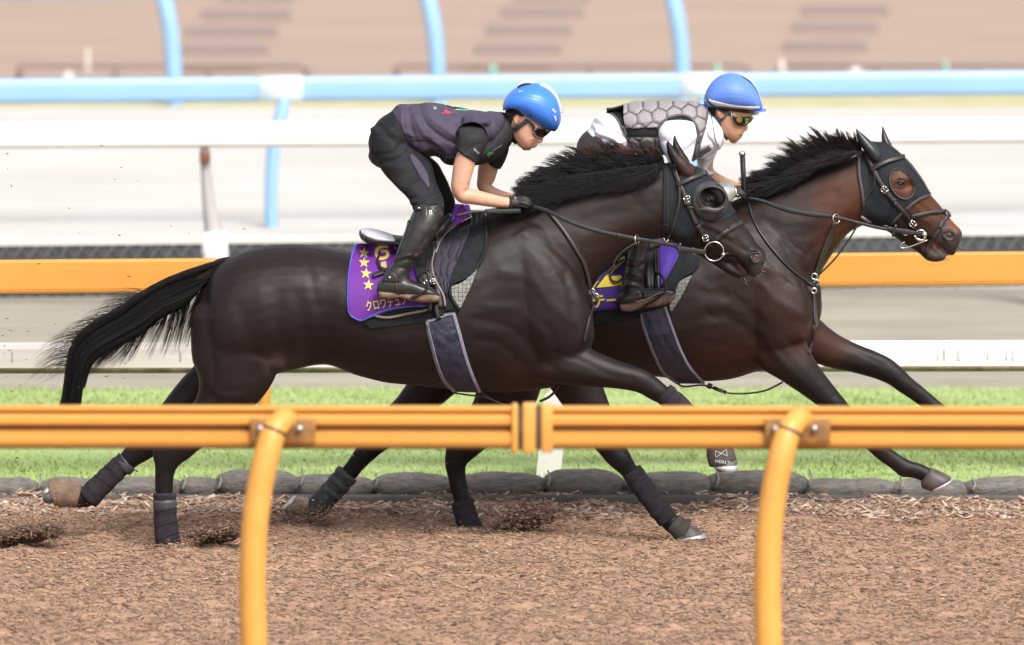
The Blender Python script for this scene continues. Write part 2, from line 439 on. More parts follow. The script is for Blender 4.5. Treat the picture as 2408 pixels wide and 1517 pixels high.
# woodchip track: bumpy sheet near the picture, flat sheet beyond
def grid(name, x0, x1, y0, y1, nx, ny, fn, material):
    X, Y = np.meshgrid(np.linspace(x0, x1, nx + 1), np.linspace(y0, y1, ny + 1)); Z = fn(X, Y)
    V = np.stack([X, Y, Z], -1).reshape(-1, 3); i = np.arange(ny)[:, None] * (nx + 1) + np.arange(nx)[None]
    Fc = np.stack([i, i + 1, i + nx + 2, i + nx + 1], -1).reshape(-1, 4); o = mk(name, V, Fc, material); tag(o, kind='structure'); return o
def fbm(X, Y, sx, sy, oct=4, seed=0):
    r = np.random.RandomState(seed); out = np.zeros_like(X); amp = 1.0
    for k in range(oct):
        N = 256; T = r.rand(N, N) * 2 - 1; x = X * sx * 2 ** k; y = Y * sy * 2 ** k; xi = np.floor(x).astype(int); yi = np.floor(y).astype(int); fx = x - xi; fy = y - yi
        fx = fx * fx * (3 - 2 * fx); fy = fy * fy * (3 - 2 * fy); g = lambda a, b: T[a % N, b % N]
        out += amp * ((g(xi, yi) * (1 - fx) + g(xi + 1, yi) * fx) * (1 - fy) + (g(xi, yi + 1) * (1 - fx) + g(xi + 1, yi + 1) * fx) * fy); amp *= 0.55
    return out
def gz(X, Y):
    a = fbm(X, Y, 8, 18, 4, 3) * 0.015; c = fbm(X, Y, 1.3, 2.2, 3, 5); a += fbm(X, Y, 0.9, 2.5, 2, 31) * 0.012; a -= np.clip(c - 0.30, 0, 1) * 0.045; a -= np.clip(fbm(X, Y, 5, 9, 3, 12) - .45, 0, 1) * .03
    edge = np.clip((31.9 - Y) / 0.5, 0, 1); return a * (0.4 + 0.6 * edge) + np.clip(1 - (31.75 - Y) / 0.5, 0, 1) * 0.012
GX = 3.6
grid('woodchip_track', -GX, GX, 26.9, 31.95, 620, 440, gz, M_dirt)
mk('woodchip_track_margin', [(x, y, 0.0) for x0, x1, y0, y1 in ((-60, -GX, 10, 31.9), (GX, 60, 10, 31.9), (-GX, GX, 10, 26.9)) for x, y in ((x0, y0), (x1, y0), (x1, y1), (x0, y1))], [(0, 1, 2, 3), (4, 5, 6, 7), (8, 9, 10, 11)], M_dirt, smooth=False)['kind'] = 'structure'
# turf sheet and blades
def gg(X, Y): return 0.004 + fbm(X, Y, 1.5, 3, 3, 9) * 0.008
grid('grass_strip', -30, 30, 31.8, D_grass, 300, 40, gg, M_grass)
def chips(name, n, box, size, cols, zfn, seed, lift=0.004, kind='stuff', label=None, ratio=0.28, tilt=0.35, spread=.55):
    r = np.random.RandomState(seed); x = r.uniform(box[0], box[1], n); y = r.uniform(box[2], box[3], n); z = zfn(x, y) + lift * r.rand(n)
    L = size * (0.5 + r.rand(n) ** 2 * 1.3); W = L * ratio * (0.6 + 0.8 * r.rand(n)); T = W * 0.3; a = r.normal(0, spread, n); ti = r.normal(0, tilt, n); ro = r.normal(0, tilt, n)
    ux = np.stack([np.cos(a) * np.cos(ti), np.sin(a) * np.cos(ti), np.sin(ti)], 1); vy = np.stack([-np.sin(a), np.cos(a), np.sin(ro)], 1); vy /= np.linalg.norm(vy, axis=1)[:, None]
    wz = np.cross(ux, vy); c = np.stack([x, y, z], 1); V = np.zeros((n, 8, 3)); k = 0
    for sz in (-1, 1):
        for s1, s2, tp in ((-1, -0.5, 1), (1, -1, 1), (0.8, 1, 1), (-0.9, 0.8, 1)):
            V[:, k] = c + ux * (s1 * L / 2)[:, None] + vy * (s2 * W / 2)[:, None] + wz * (sz * T / 2)[:, None]; k += 1
    q = np.array([(0, 3, 2, 1), (4, 5, 6, 7), (0, 1, 5, 4), (1, 2, 6, 5), (2, 3, 7, 6), (3, 0, 4, 7)])
    Fc = (np.arange(n)[:, None, None] * 8 + q[None]).reshape(-1, 4)
    m = mat('chip_wood', (0, 0, 0), None, 30, 0.85, vcol=True)
    o = mk(name, V.reshape(-1, 3), Fc, m, smooth=False); cc = np.array(cols)[r.randint(0, len(cols), n)] * (0.75 + 0.5 * r.rand(n))[:, None]
    setcol(o, np.repeat(cc, 8, 0)); tag(o, label, None, None, kind); return o
C_pale = [(0.46, 0.33, 0.24), (0.42, 0.31, 0.24), (0.54, 0.43, 0.35), (0.34, 0.22, 0.16), (0.26, 0.16, 0.11)]
C_brown = [(0.385, 0.24, 0.16), (0.345, 0.213, 0.14), (0.41, 0.265, 0.182), (0.27, 0.162, 0.108), (0.15, 0.09, 0.062), (0.385, 0.24, 0.16), (0.44, 0.295, 0.208), (0.20, 0.12, 0.082)]
chips('woodchips', 135000, (-2.6, 2.6, 26.9, 31.4), 0.0165, C_brown, gz, 1, lift=.006, tilt=.35, spread=.3)
chips('woodchips', 16000, (-2.7, 2.7, 30.95, 31.8), 0.036, C_pale, gz, 2, lift=0.012)
# grass blades
def blades(name, n, box, seed, h=0.035):
    r = np.random.RandomState(seed); x = r.uniform(box[0], box[1], n); y = r.uniform(box[2], box[3], n); hh = h * (0.5 + r.rand(n)); a = r.rand(n) * 6.28; w_ = 0.004
    b = np.stack([x, y, np.full(n, 0.0)], 1); d = np.stack([np.cos(a), np.sin(a), np.zeros(n)], 1) * w_; tip = b + np.stack([r.normal(0, 0.015, n), r.normal(0, 0.015, n), hh], 1)
    V = np.stack([b - d, b + d, tip], 1).reshape(-1, 3); Fc = np.arange(n * 3).reshape(-1, 3)
    o = mk(name, V, Fc, mat('grass_blade', (0.0, 0, 0), None, 3, 0.7, vcol=True), smooth=False)
    c1, c2 = np.array((0.28, 0.38, 0.11)), np.array((0.38, 0.44, 0.185)); t = np.clip(0.5 + 0.6 * fbm(x, y, 1.2, 4, 3, 4) + r.normal(0, .15, n), 0, 1)
    setcol(o, np.repeat(c1 * (1 - t)[:, None] + c2 * t[:, None], 3, 0)); tag(o, kind='stuff')
blades('grass', 60000, (-3.2, 3.2, 31.95, D_grass), 5, 0.02)
# ------------------------------------------------------------------ sandbags
M_bag = mat('sandbag_weave', (0.20, 0.19, 0.175), (0.10, 0.095, 0.088), 26, 0.9, 0.9, 60, stretch=(.6, 1, 3.4), c3=(0.27, 0.20, 0.155), s3=20, bdist=0.02)
M_tie = mat('bag_tie', (0.26, 0.235, 0.21), (0.16, 0.15, 0.14), 60, 0.8)
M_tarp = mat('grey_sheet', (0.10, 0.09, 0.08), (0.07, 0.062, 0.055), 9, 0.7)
bags = [(-95, 92, 1126, 1180, 'half cut by the left edge'), (95, 250, 1129, 1182, 'under the tan boot'), (250, 430, 1128, 1182, 'behind the upright hind leg'), (425, 512, 1125, 1180, 'shortest one'),
        (508, 706, 1112, 1176, 'tall one behind the left near post'), (684, 880, 1122, 1182, 'under the padded hind boots'), (875, 1062, 1118, 1178, 'just right of the padded hind boots'),
        (1060, 1285, 1115, 1182, 'left of the white board post'), (1278, 1466, 1110, 1176, 'right of the white board post'), (1462, 1680, 1116, 1178, 'behind the stretched wrapped foreleg'),
        (1660, 1898, 1112, 1176, 'tall one under the lettered hoof boot'), (1872, 2112, 1130, 1182, 'long low one right of the near post'), (2085, 2280, 1134, 1176, 'under the bare stretched hoof'), (2262, 2470, 1128, 1176, 'last one at the right edge')]
for i, (x0, x1, yt, yb, txt) in enumerate(bags):
    D = D_bag + 0.12; a = G(x0, yb); b = G(x1, yb); top = P((x0 + x1) / 2, yt, D).z; cx = (P(x0, yb, D).x + P(x1, yb, D).x) / 2; hw = (P(x1, yb, D).x - P(x0, yb, D).x) / 2 + 0.012
    th = (top + 0.025) / 2; V = []; Fc = []; nr, ns = 22, 18; rr = random.Random(i)
    for u in range(nr + 1):
        t = -1 + 2 * u / nr; prof = (1 - abs(t) ** 3.2) ** 0.55 if abs(t) < 1 else 0.0; prof = max(prof, 0.10)
        for k in range(ns):
            g = 2 * math.pi * k / ns; ca, sa = math.cos(g), math.sin(g)
            q = Vector((cx + hw * t, D + 0.13 * prof * math.copysign(abs(ca) ** 0.8, ca), -0.015 + th + th * prof * math.copysign(abs(sa) ** 0.8, sa)))
            n_ = noise.noise(q * 7 + Vector((i * 3, 0, 0))) * 0.012 + noise.noise(q * 24) * 0.004
            q += Vector((0, ca, sa)) * n_; V.append(q)
    for u in range(nr):
        for k in range(ns):
            aa = u * ns + k; bb = u * ns + (k + 1) % ns; Fc.append((aa, aa + ns, bb + ns, bb))
    Fc.append(tuple(range(ns))); Fc.append(tuple(nr * ns + k for k in range(ns))[::-1])
    t = thing('sandbag', 'dark grey woven sandbag edging the turf, ' + txt, 'sandbag', (cx, D, 0), 'sandbags edging the woodchip track')
    mk('bag', V, Fc, M_bag, t)
    mb = MB(); ex = cx + hw * 0.97; mb.tube([(ex - 0.012, D - 0.10, th * 0.8), (ex, D - 0.13, th * 1.0), (ex + 0.01, D - 0.10, th * 1.5), (ex + 0.0, D - 0.02, th * 1.9)], [0.004, 0.007, 0.006, 0.003], 6)
    mb.build('tie', M_tie, t)
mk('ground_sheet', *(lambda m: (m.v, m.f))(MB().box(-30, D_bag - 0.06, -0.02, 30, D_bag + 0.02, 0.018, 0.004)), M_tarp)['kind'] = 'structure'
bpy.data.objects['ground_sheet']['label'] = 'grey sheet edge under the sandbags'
# ------------------------------------------------------------------ rails
def DZ(px, py, z): return G(px, py, z)
def extr(prof, A, B):
    """profile (y,z) swept from A to B"""
    A = Vector(A); B = Vector(B); n = len(prof); V = [A + Vector((0, y, z)) for y, z in prof] + [B + Vector((0, y, z)) for y, z in prof]
    return V, [(i, i + n, (i + 1) % n + n, (i + 1) % n) for i in range(n)] + [tuple(range(n)), tuple(range(n, 2 * n))[::-1]]
M_yel = mat('yellow_rail_paint', (0.66, 0.305, 0.055), (0.60, 0.265, 0.045), 2, 0.5, 0.0, 60, stretch=(0.25, 3, 3))
M_yel2 = mat('yellow_post_paint', (0.70, 0.36, 0.08), (0.62, 0.30, 0.06), 5, 0.4)
M_rust = mat('stained_bracket', (0.38, 0.18, 0.04), (0.20, 0.10, 0.035), 18, 0.6)
M_dark = mat('dark_fitting', (0.10, 0.06, 0.035), (0.06, 0.04, 0.03), 20, 0.6)
M_bolt = mat('steel_bolt', (0.45, 0.45, 0.45), None, 5, 0.35, metal=0.9)
# near rail
NZ = 1.26; A = G(-4800, 947.5, NZ); B = G(7200, 962.5, NZ)
prof = [(-0.036, 0.0), (-0.042, -0.006), (-0.040, -0.013), (-0.026, -0.018), (-0.024, -0.026), (-0.036, -0.040), (-0.036, -0.062), (-0.018, -0.070), (0.006, -0.076), (0.006, -0.087), (-0.024, -0.092),
        (-0.040, -0.094), (-0.042, -0.128), (-0.036, -0.142), (-0.03, -0.153), (0.02, -0.153), (0.03, -0.14), (0.03, -0.01), (0.02, 0.0)]
prof = [(y * .914, z * .914) for y, z in prof]
tn = thing('running_rail', 'blurred orange-yellow running rail with grooved face nearest the camera', 'rail fence', (0, A.y, 0))
V, Fc = extr(prof, A, B); mk('rail', V, Fc, M_yel, tn, smooth=False)
M_grv = mat('brown_strip', (0.20, 0.095, 0.03), (0.10, 0.055, 0.025), 6, 0.7, stretch=(.3, 1, 1))  # dark brown strips along the groove and the lower edge
mk('groove', *extr([(-.012, -.0635), (-.012, -.083), (.02, -.083), (.02, -.0635)], A, B), M_grv, tn, smooth=False)
mk('lower_lip', *extr([(-.0365, -.1315), (-.031, -.1405), (0, -.1415), (0, -.1315)], A, B), M_grv, tn, smooth=False)
for x0, x1, ex in ((1203, 1217, 4), (1229, 1259, 5), (1272, 1299, 3)):
    a = G(x0, 955, NZ); b = G(x1, 955, NZ); e = ex / 710
    MB().box(a.x, a.y - 0.048, NZ - .146 - e, b.x, a.y + 0.037, NZ + e * 1.4, 0.006).build('joint_sleeve', M_yel2, tn)
for x0, x1 in ((1217, 1229), (1259, 1272)):
    a = G(x0, 955, NZ); b = G(x1, 955, NZ); MB().box(a.x, a.y - 0.042, NZ - .142, b.x, a.y + 0.031, NZ, 0.002).build('joint_gap', M_dark, tn)
for dx in (-3630, -2420, -1210, 0, 1210, 2420, 3630):
    base = A.y + (B.y - A.y) * (660 + dx + 4800) / 12000
    def Q(px, py, d): return P(px + dx, py, base + d)
    pth = cat([Q(688, 988, -0.02), Q(668, 988, -0.06), Q(655, 998, -0.10), Q(640, 1025, -0.13), Q(626, 1075, -0.15), Q(610, 1150, -0.16), Q(598, 1250, -0.165), Q(594, 1380, -0.165), Q(597, 1520, -0.165), Q(599, 1600, -0.165), Q(600, 1760, -0.165)], 5)
    rr = np.interp(np.linspace(0, 1, len(pth)), [0, 0.1, 0.3, 1], [0.029, 0.037, 0.043, 0.0465])
    MB().tube(pth, rr, 20).build('post', M_yel2, tn)
    c = Q(646, 1013, -0.125); t_ = (Q(640, 1030, -0.13) - Q(652, 1000, -0.12)).normalized()
    v_, f_ = ring(c, 0.0405, 0.0055, 24, 8, ax=t_); mk('clamp', v_, f_, M_dark, tn)
    a = Q(588, 984, -0.05); b = Q(742, 1042, -0.05); br = MB().box(a.x, base - 0.058, b.z, b.x, base - 0.037, a.z, 0.006).build('bracket', M_rust, tn)
    for bx in (612, 704):
        c = Q(bx, 1008, -0.06); MB().tube([c, c + Vector((0, -0.014, 0))], 0.013, 8).build('bolt', M_bolt, br)
# far yellow rail
def farrail(name, label, L, Rr, h, thick, prof, material, group=None):
    A = G(L[0], L[1], h); B = G(Rr[0], Rr[1], h); d = B - A; A = A - d * 1.2; B = B + d * 1.2
    t = thing(name, label, 'rail fence', ((A.x + B.x) / 2, (A.y + B.y) / 2, 0), group)
    V, Fc = extr([(y, z * thick) for y, z in prof], A, B); mk('rail', V, Fc, material, t, smooth=False); return t, A, B
def on(A, B, x): t = (x - A.x) / (B.x - A.x); return A + (B - A) * t
def railat(A, B, px, py=600):
    d = Vector(rayd(px, py)); k = (A.y * (B.x - A.x) - A.x * (B.y - A.y)) / (d.y * (B.x - A.x) - d.x * (B.y - A.y)); return on(A, B, d.x * k)
pf = [(-0.022, 0.0), (-0.034, -0.02), (-0.036, -0.06), (-0.036, -0.55), (-0.036, -0.86), (-0.033, -0.875), (-0.033, -0.885), (-0.036, -0.9), (-0.032, -0.97), (-0.02, -1.0), (0.02, -1.0), (0.034, -0.9), (0.034, -0.05), (0.02, 0)]
tf, FA, FB = farrail('running_rail', 'smooth orange-yellow running rail passing behind the two horses', (0, 612), (2407, 592), 1.0, 0.148, pf, M_yel)
for px in (-1210, 618, 2446):
    c = railat(FA, FB, px, 800); pth = [(c.x + 0.05, c.y + 0.03, 0.93), (c.x + 0.04, c.y + 0.08, 0.94), (c.x + 0.015, c.y + 0.12, 0.88), (c.x + 0.005, c.y + 0.14, 0.7), (c.x, c.y + 0.14, 0.35), (c.x, c.y + 0.14, -0.05)]
    MB().tube(cat(pth, 5), 0.03, 14).build('post', M_yel2, tf)
M_wht = mat('white_rail_paint', (0.86, 0.82, 0.78), (0.83, 0.78, 0.73), 2.5, 0.45, stretch=(1, 1, 3))
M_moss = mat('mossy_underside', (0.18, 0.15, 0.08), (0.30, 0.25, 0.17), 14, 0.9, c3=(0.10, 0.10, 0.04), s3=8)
M_dirtmark = mat('grey_scuff', (0.42, 0.38, 0.37), (0.65, 0.6, 0.57), 30, 0.7)
pw = [(-0.005, 0.0), (-0.028, -0.06), (-0.04, -0.2), (-0.042, -0.5), (-0.038, -0.80), (0.03, -0.80), (0.04, -0.5), (0.03, -0.1)]
hw_ = 0.60; tw, WA, WB = farrail('low_white_rail', 'low cream white rail with mossy lower edge just beyond the turf edge', (0, 805), (2407, 800), hw_, 0.140, pw, M_wht)
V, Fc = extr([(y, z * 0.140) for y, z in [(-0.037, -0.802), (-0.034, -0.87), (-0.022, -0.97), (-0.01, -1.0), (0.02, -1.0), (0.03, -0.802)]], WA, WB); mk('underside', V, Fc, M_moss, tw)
for px, ww in ((1222, 5), (1248, 7), (1262, 4), (2218, 6), (2252, 7), (2320, 4), (2380, 6), (2203, 4), (2364, 4), (425, 5), (30, 4)):
    c = railat(WA, WB, px, 840); a = ww / 525; r_ = random.Random(px); zt = hw_ - 0.03 - r_.random() * 0.02; zb = hw_ - 0.085
    MB().box(c.x - a / 2, c.y - 0.0440, zb, c.x + a / 2, c.y - 0.0415, zt, 0.001).build('scuff_mark', M_dirtmark, tw)
c = railat(WA, WB, 1288, 1000); b0 = P(1259, 1118, c.y - 0.06); b1 = P(1316, 1118, c.y - 0.06); t0 = P(1280, 930, c.y - 0.06); t1 = P(1338, 930, c.y - 0.06)
V = []
for yo in (-0.03, 0.02):
    V += [b0 + Vector((0, yo, -0.02)), b1 + Vector((0, yo, -0.02)), t1 + Vector((0, yo, 0)), (t0 + t1) / 2 + Vector((-0.02, yo, 0.035)), t0 + Vector((0, yo, 0))]
M_wb = mat('white_board', (0.82, 0.80, 0.77), (0.78, 0.75, 0.72), 6, 0.5)
mk('post', V, [(0, 1, 2, 3, 4), (9, 8, 7, 6, 5), (0, 5, 6, 1), (1, 6, 7, 2), (2, 7, 8, 3), (3, 8, 9, 4), (4, 9, 5, 0)], M_wb, tw, smooth=False)
for px in (-700, 3100):
    c = railat(WA, WB, px, 840); MB().box(c.x - 0.05, c.y + 0.03, -0.05, c.x + 0.05, c.y + 0.07, hw_ - 0.02, 0.004).build('post', M_wb, tw)
# mesh-clad low barrier
M_net = mat('grey_net', (0.055, 0.06, 0.064), (0.08, 0.085, 0.09), 6, 0.8)
M_net2 = mat('net_strand', (0.10, 0.105, 0.11), None, 5, 0.7)
M_cap = mat('pale_cap', (0.66, 0.64, 0.60), (0.58, 0.56, 0.53), 3, 0.8)
c = G(1200, 686); tb = thing('low_barrier', 'low barrier clad in dark grey diamond netting under a pale cap', 'barrier', (0, c.y, 0))
slope = (FB.y - FA.y) / (FB.x - FA.x) * 1.3
MB().add(*extr([(0, 0.29), (0, -0.02), (0.04, -0.02), (0.04, 0.29)], (-12, c.y - 12 * slope, 0), (12, c.y + 12 * slope, 0))).build('net_panel', M_net, tb, smooth=False)
MB().add(*extr([(-0.015, 0.325), (-0.015, 0.29), (0.055, 0.29), (0.055, 0.325)], (-12, c.y - 12 * slope, 0), (12, c.y + 12 * slope, 0))).build('cap', M_cap, tb, smooth=False)
mb = MB(); x = -4.2
while x < 4.2:
    yb = c.y + x * slope; mb.tube([(x, yb - 0.006, 0.0), (x + 0.19, yb - 0.006, 0.29)], 0.006, 4)
    mb.tube([(x, yb - 0.008, 0.29), (x + 0.19, yb - 0.008, 0.0)], 0.0035, 4); x += 0.085
o = mb.build('diamond_mesh', M_net2, tb)
for px in (155, 360, 700, 900, 2350, 2180): q = P(px, 600, c.y); MB().box(q.x - 0.012, c.y + q.x * slope - 0.02, -0.02, q.x + 0.012, c.y + q.x * slope - 0.0095, 0.2885, 0.002).build('upright', M_net, tb)
# white middle rail
M_wht2 = mat('bright_white_paint', (0.82, 0.81, 0.80), (0.80, 0.785, 0.77), 2, 0.4)
pm = [(-0.005, 0.0), (-0.028, -0.05), (-0.04, -0.2), (-0.042, -0.5), (-0.04, -0.85), (-0.02, -1.0), (0.02, -1.0), (0.04, -0.85), (0.04, -0.2), (0.02, 0)]
tm, MA, MBb = farrail('running_rail', 'bright white running rail in front of the pale sand track', (0, 290), (2407, 277), 1.04, 0.138, pm, M_wht2)
M_post2 = mat('shaded_white_post', (0.40, 0.38, 0.38), (0.34, 0.32, 0.32), 4, 0.6)  # white post painted grey, its shade put into the colour
M_box = mat('brown_block', (0.20, 0.07, 0.035), (0.13, 0.05, 0.03), 10, 0.7)
for px in (500, 1470, 2450, -470):
    c = railat(MA, MBb, px, 400); D = c.y; k = px - 500
    pth = [P(481 + k, 345, D + 0.02), P(482 + k, 372, D + 0.01), P(487 + k, 440, D - 0.0), P(494 + k, 500, D - 0.01), P(502 + k, 545, D - 0.01), P(506 + k, 600, D - 0.01), P(507 + k, 700, D - 0.01)]
    MB().tube(cat(pth, 4), np.interp(np.linspace(0, 1, 25), [0, 0.3, 0.6, 0.75, 1], [0.024, 0.03, 0.045, 0.068, 0.068]), 14).build('post', M_post2, tm)
    MB().tube([P(503 + k, 545, D - 0.01), P(506 + k, 600, D - 0.01), P(507 + k, 700, D - 0.01)], 0.0715, 16).build('post_sleeve', M_wht2, tm)
    a = P(469 + k, 359, D - 0.05); b = P(493 + k, 383, D - 0.05); MB().box(a.x, D - 0.055, b.z, b.x, D + 0.03, a.z, 0.006).build('foot_block', M_box, tm)
# blue rails
M_blu = mat('pale_blue_paint', (0.27, 0.455, 0.68), (0.245, 0.42, 0.64), 2, 0.4)
M_joint = mat('pale_joint', (0.60, 0.70, 0.78), None, 2, 0.4)
tq, BA, BB = farrail('running_rail', 'pale blue running rail beyond the pale sand, seen whole with its posts', (0, 186), (2407, 166), 0.93, 0.150, pm, M_blu, 'pale blue running rails')
for px in (-340, 650, 1640, 2630):
    c = railat(BA, BB, px, 300); D = c.y; k = px - 650
    pth = [P(668 + k, 236, D), P(662 + k, 262, D - 0.02), P(652 + k, 300, D - 0.04), P(643 + k, 345, D - 0.05), P(638 + k, 420, D - 0.06), P(637 + k, 480, D - 0.06), P(638 + k, 548, D - 0.06)]
    MB().tube(cat(pth, 4), 0.040, 14).build('post', M_blu, tq)
    a = railat(BA, BB, px - 42, 200); b = railat(BA, BB, px + 62, 200); V, Fc = extr([(y * 1.12, z * 0.158 + 0.003) for y, z in pm], a, b); mk('joint_sleeve', V, Fc, M_joint, tq)
A2 = G(0, -50, 0.97); B2 = G(2407, -66, 0.97); d = B2 - A2; A2 -= d; B2 += d
tr = thing('running_rail', 'second pale blue running rail whose curved posts rise out of the top of the picture', 'rail fence', (0, A2.y, 0), 'pale blue running rails')
V, Fc = extr([(y, z * 0.15) for y, z in pm], A2, B2); mk('rail', V, Fc, M_blu, tr)
for px, of in ((-200, 0), (408, 0), (1028, -1), (1604, -1), (2200 + 420, 0)):
    c = railat(A2, B2, px, 100); D = c.y; k = px - 408
    pth = [P(372 + k, -35, D), P(386 + k, 0, D - 0.03), P(397 + k, 50, D - 0.06), P(404 + k, 100, D - 0.07), P(408 + k, 160, D - 0.08), P(410 + k, 225, D - 0.08), P(410 + k, 252, D - 0.08)]
    MB().tube(cat(pth, 4), 0.062, 14).build('post', M_blu, tr)
# pavement beyond: flat dark bars on the ground, low hoops, markers
M_bars = mat('grey_bar', (0.235, 0.18, 0.16), (0.26, 0.20, 0.175), 3, 0.9)
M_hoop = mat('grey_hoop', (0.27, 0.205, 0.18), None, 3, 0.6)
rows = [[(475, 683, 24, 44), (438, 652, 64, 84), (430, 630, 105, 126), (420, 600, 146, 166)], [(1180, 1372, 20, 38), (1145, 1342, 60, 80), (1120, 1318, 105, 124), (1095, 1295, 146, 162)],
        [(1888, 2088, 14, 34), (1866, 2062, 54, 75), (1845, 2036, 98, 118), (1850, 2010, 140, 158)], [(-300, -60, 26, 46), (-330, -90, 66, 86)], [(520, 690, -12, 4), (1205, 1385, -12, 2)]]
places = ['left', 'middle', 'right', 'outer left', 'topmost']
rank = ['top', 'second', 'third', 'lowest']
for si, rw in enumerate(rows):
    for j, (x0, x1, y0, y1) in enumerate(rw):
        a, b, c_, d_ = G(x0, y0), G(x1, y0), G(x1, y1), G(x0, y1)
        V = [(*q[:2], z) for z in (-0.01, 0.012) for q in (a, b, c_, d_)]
        o = mk('paving_bar', V, [(3, 2, 1, 0), (4, 5, 6, 7), (0, 1, 5, 4), (1, 2, 6, 5), (2, 3, 7, 6), (3, 0, 4, 7)], M_bars, smooth=False)
        tag(o, '%s blurred grey bar of the %s set lying on the brown paving' % (rank[j], places[si]), 'mat', 'grey bars on the brown paving')
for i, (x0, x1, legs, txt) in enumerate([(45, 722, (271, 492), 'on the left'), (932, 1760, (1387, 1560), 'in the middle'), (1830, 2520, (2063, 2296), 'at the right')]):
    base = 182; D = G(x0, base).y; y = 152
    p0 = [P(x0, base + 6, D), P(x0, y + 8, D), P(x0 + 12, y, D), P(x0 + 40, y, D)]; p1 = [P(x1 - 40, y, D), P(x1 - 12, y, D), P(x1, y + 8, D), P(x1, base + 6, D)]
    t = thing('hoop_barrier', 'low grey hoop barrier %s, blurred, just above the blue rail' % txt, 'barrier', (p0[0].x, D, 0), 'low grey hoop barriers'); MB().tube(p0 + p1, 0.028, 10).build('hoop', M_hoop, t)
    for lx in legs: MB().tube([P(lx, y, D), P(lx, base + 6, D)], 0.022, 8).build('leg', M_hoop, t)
M_mkw = mat('pale_marker', (0.62, 0.60, 0.55), None, 3, 0.7); M_mkg = mat('green_marker', (0.22, 0.42, 0.34), None, 3, 0.7)
for px, top, wpx, m_, txt in ((206, 112, 12, M_mkw, 'tall pale marker peg beyond the blue rail on the left'), (160, 168, 26, M_mkw, 'low pale marker mound beside the tall peg on the left'), (1838, 140, 18, M_mkw, 'pale marker peg above the right helmet'), (2010, 158, 40, M_mkw, 'wide low pale marker mound right of the cap'),
                              (1158, 152, 24, M_mkg, 'green marker peg above the left jockey'), (1686, 150, 24, M_mkg, 'green marker peg left of the capped jockey'), (2222, 144, 20, M_mkg, 'green marker peg at the upper right')):
    D = G(px, 190).y; b = P(px, 192, D); t_ = P(px, top, D); rr = wpx / 2 / 285
    MB().tube([(b.x, D, b.z), (b.x, D, b.z + (t_.z - b.z) * 0.5), (b.x, D, b.z + (t_.z - b.z) * 0.9), (b.x, D, t_.z)], [rr, rr * 0.85, rr * 0.6, rr * 0.2], 12).build('marker_peg', m_, loc=(b.x, D, b.z))
    o = bpy.context.scene.objects[-1] if False else [q for q in bpy.data.objects if q.name.startswith('marker_peg')][-1]
    tag(o, txt, 'marker', 'marker pegs beyond the blue rail')

# ------------------------------------------------------------------ dirt thrown up by the hooves
def scatter(name, pts, sizes, cols, seed, label):
    r = np.random.RandomState(seed); n = len(pts); V = np.zeros((n, 6, 3)); c = np.array(pts); R3 = r.normal(0, .38, (n, 3, 3)) + np.eye(3)[None]; Q = np.linalg.qr(R3)[0]; Q *= np.sign(Q[:, :1, :1]); sz = np.array(sizes)
    ax = [(1.3, 0, 0), (-1.3, 0, 0), (0, .6, 0), (0, -.6, 0), (0, 0, .38), (0, 0, -.38)]
    for k, a in enumerate(ax): V[:, k] = c + np.einsum('nij,j->ni', Q, np.array(a)) * (sz * (0.7 + .6 * r.rand(n)))[:, None]
    q = np.array([(0, 2, 4), (2, 1, 4), (1, 3, 4), (3, 0, 4), (2, 0, 5), (1, 2, 5), (3, 1, 5), (0, 3, 5)]); Fc = (np.arange(n)[:, None, None] * 6 + q[None]).reshape(-1, 3)
    o = mk(name, V.reshape(-1, 3), Fc, mat('chip_wood', (0, 0, 0)), smooth=False); cc = np.array(cols)[r.randint(0, len(cols), n)] * (.7 + .6 * r.rand(n))[:, None]; setcol(o, np.repeat(cc, 6, 0)); tag(o, label, None, None, 'stuff')
C_dk = [(0.14, 0.082, 0.056), (0.09, 0.054, 0.038), (0.19, 0.115, 0.078), (0.24, 0.145, 0.095), (0.16, 0.093, 0.063)]
rr_ = random.Random(11)
def plume(a, b, w0, w1, n, D, yspread, seed, s0=.008, label='', cols=None, pw=.8):
    pts = []; sz = []
    for i in range(n):
        t = rr_.random() ** pw; x = a[0] + (b[0] - a[0]) * t; y = a[1] + (b[1] - a[1]) * t; w_ = w0 + (w1 - w0) * t; x += rr_.gauss(0, w_ * 1.1); y += rr_.gauss(0, w_ * .33) - abs(rr_.gauss(0, w_ * .25))
        q = P(x, y, D + rr_.gauss(0, yspread)); 
        if q.z < 0: q.z = rr_.random() * .01
        pts.append(q[:]); sz.append(s0 * (.3 + rr_.random() ** 2 * 1.1))
    scatter('flung_dirt', pts, sz, cols or C_dk, seed, label)
M_mound = mat('dark_clod', (0.15, 0.088, 0.06), (0.07, 0.042, 0.03), 60, .95, 1.0, 120, bdist=.01)
for px, py, rx, rz, D in ((1218, 1250, .08, .045, 30.45), (60, 1258, .10, .038, 29.9), (515, 1258, .08, .036, 29.9), (695, 1246, .07, .03, 30.7)):
    q = P(px, py, D); mb = MB().ball((0, 0, 0), 1, 36, 24); V = []
    for v_ in mb.v:
        n_ = 1 + .28 * noise.noise(Vector(v_) * 2.2 + Vector((px, 0, 0))) + .16 * noise.noise(Vector(v_) * 6); V.append((q.x + v_[0] * rx * n_, D + v_[1] * .05 * n_, max(q.z, .005) + v_[2] * rz * n_ + .25 * rz * v_[0]))
    o = mk('dirt_mound', V, mb.f, M_mound); tag(o, kind='stuff')
plume((1165, 1262), (1262, 1212), 12, 24, 5200, 30.45, .05, 1, .010, 'dark clod of dirt kicked up behind the far horse')
plume((1225, 1250), (1300, 1195), 20, 60, 260, 30.4, .1, 12, .005, 'loose crumbs above the dark clod', C_brown)
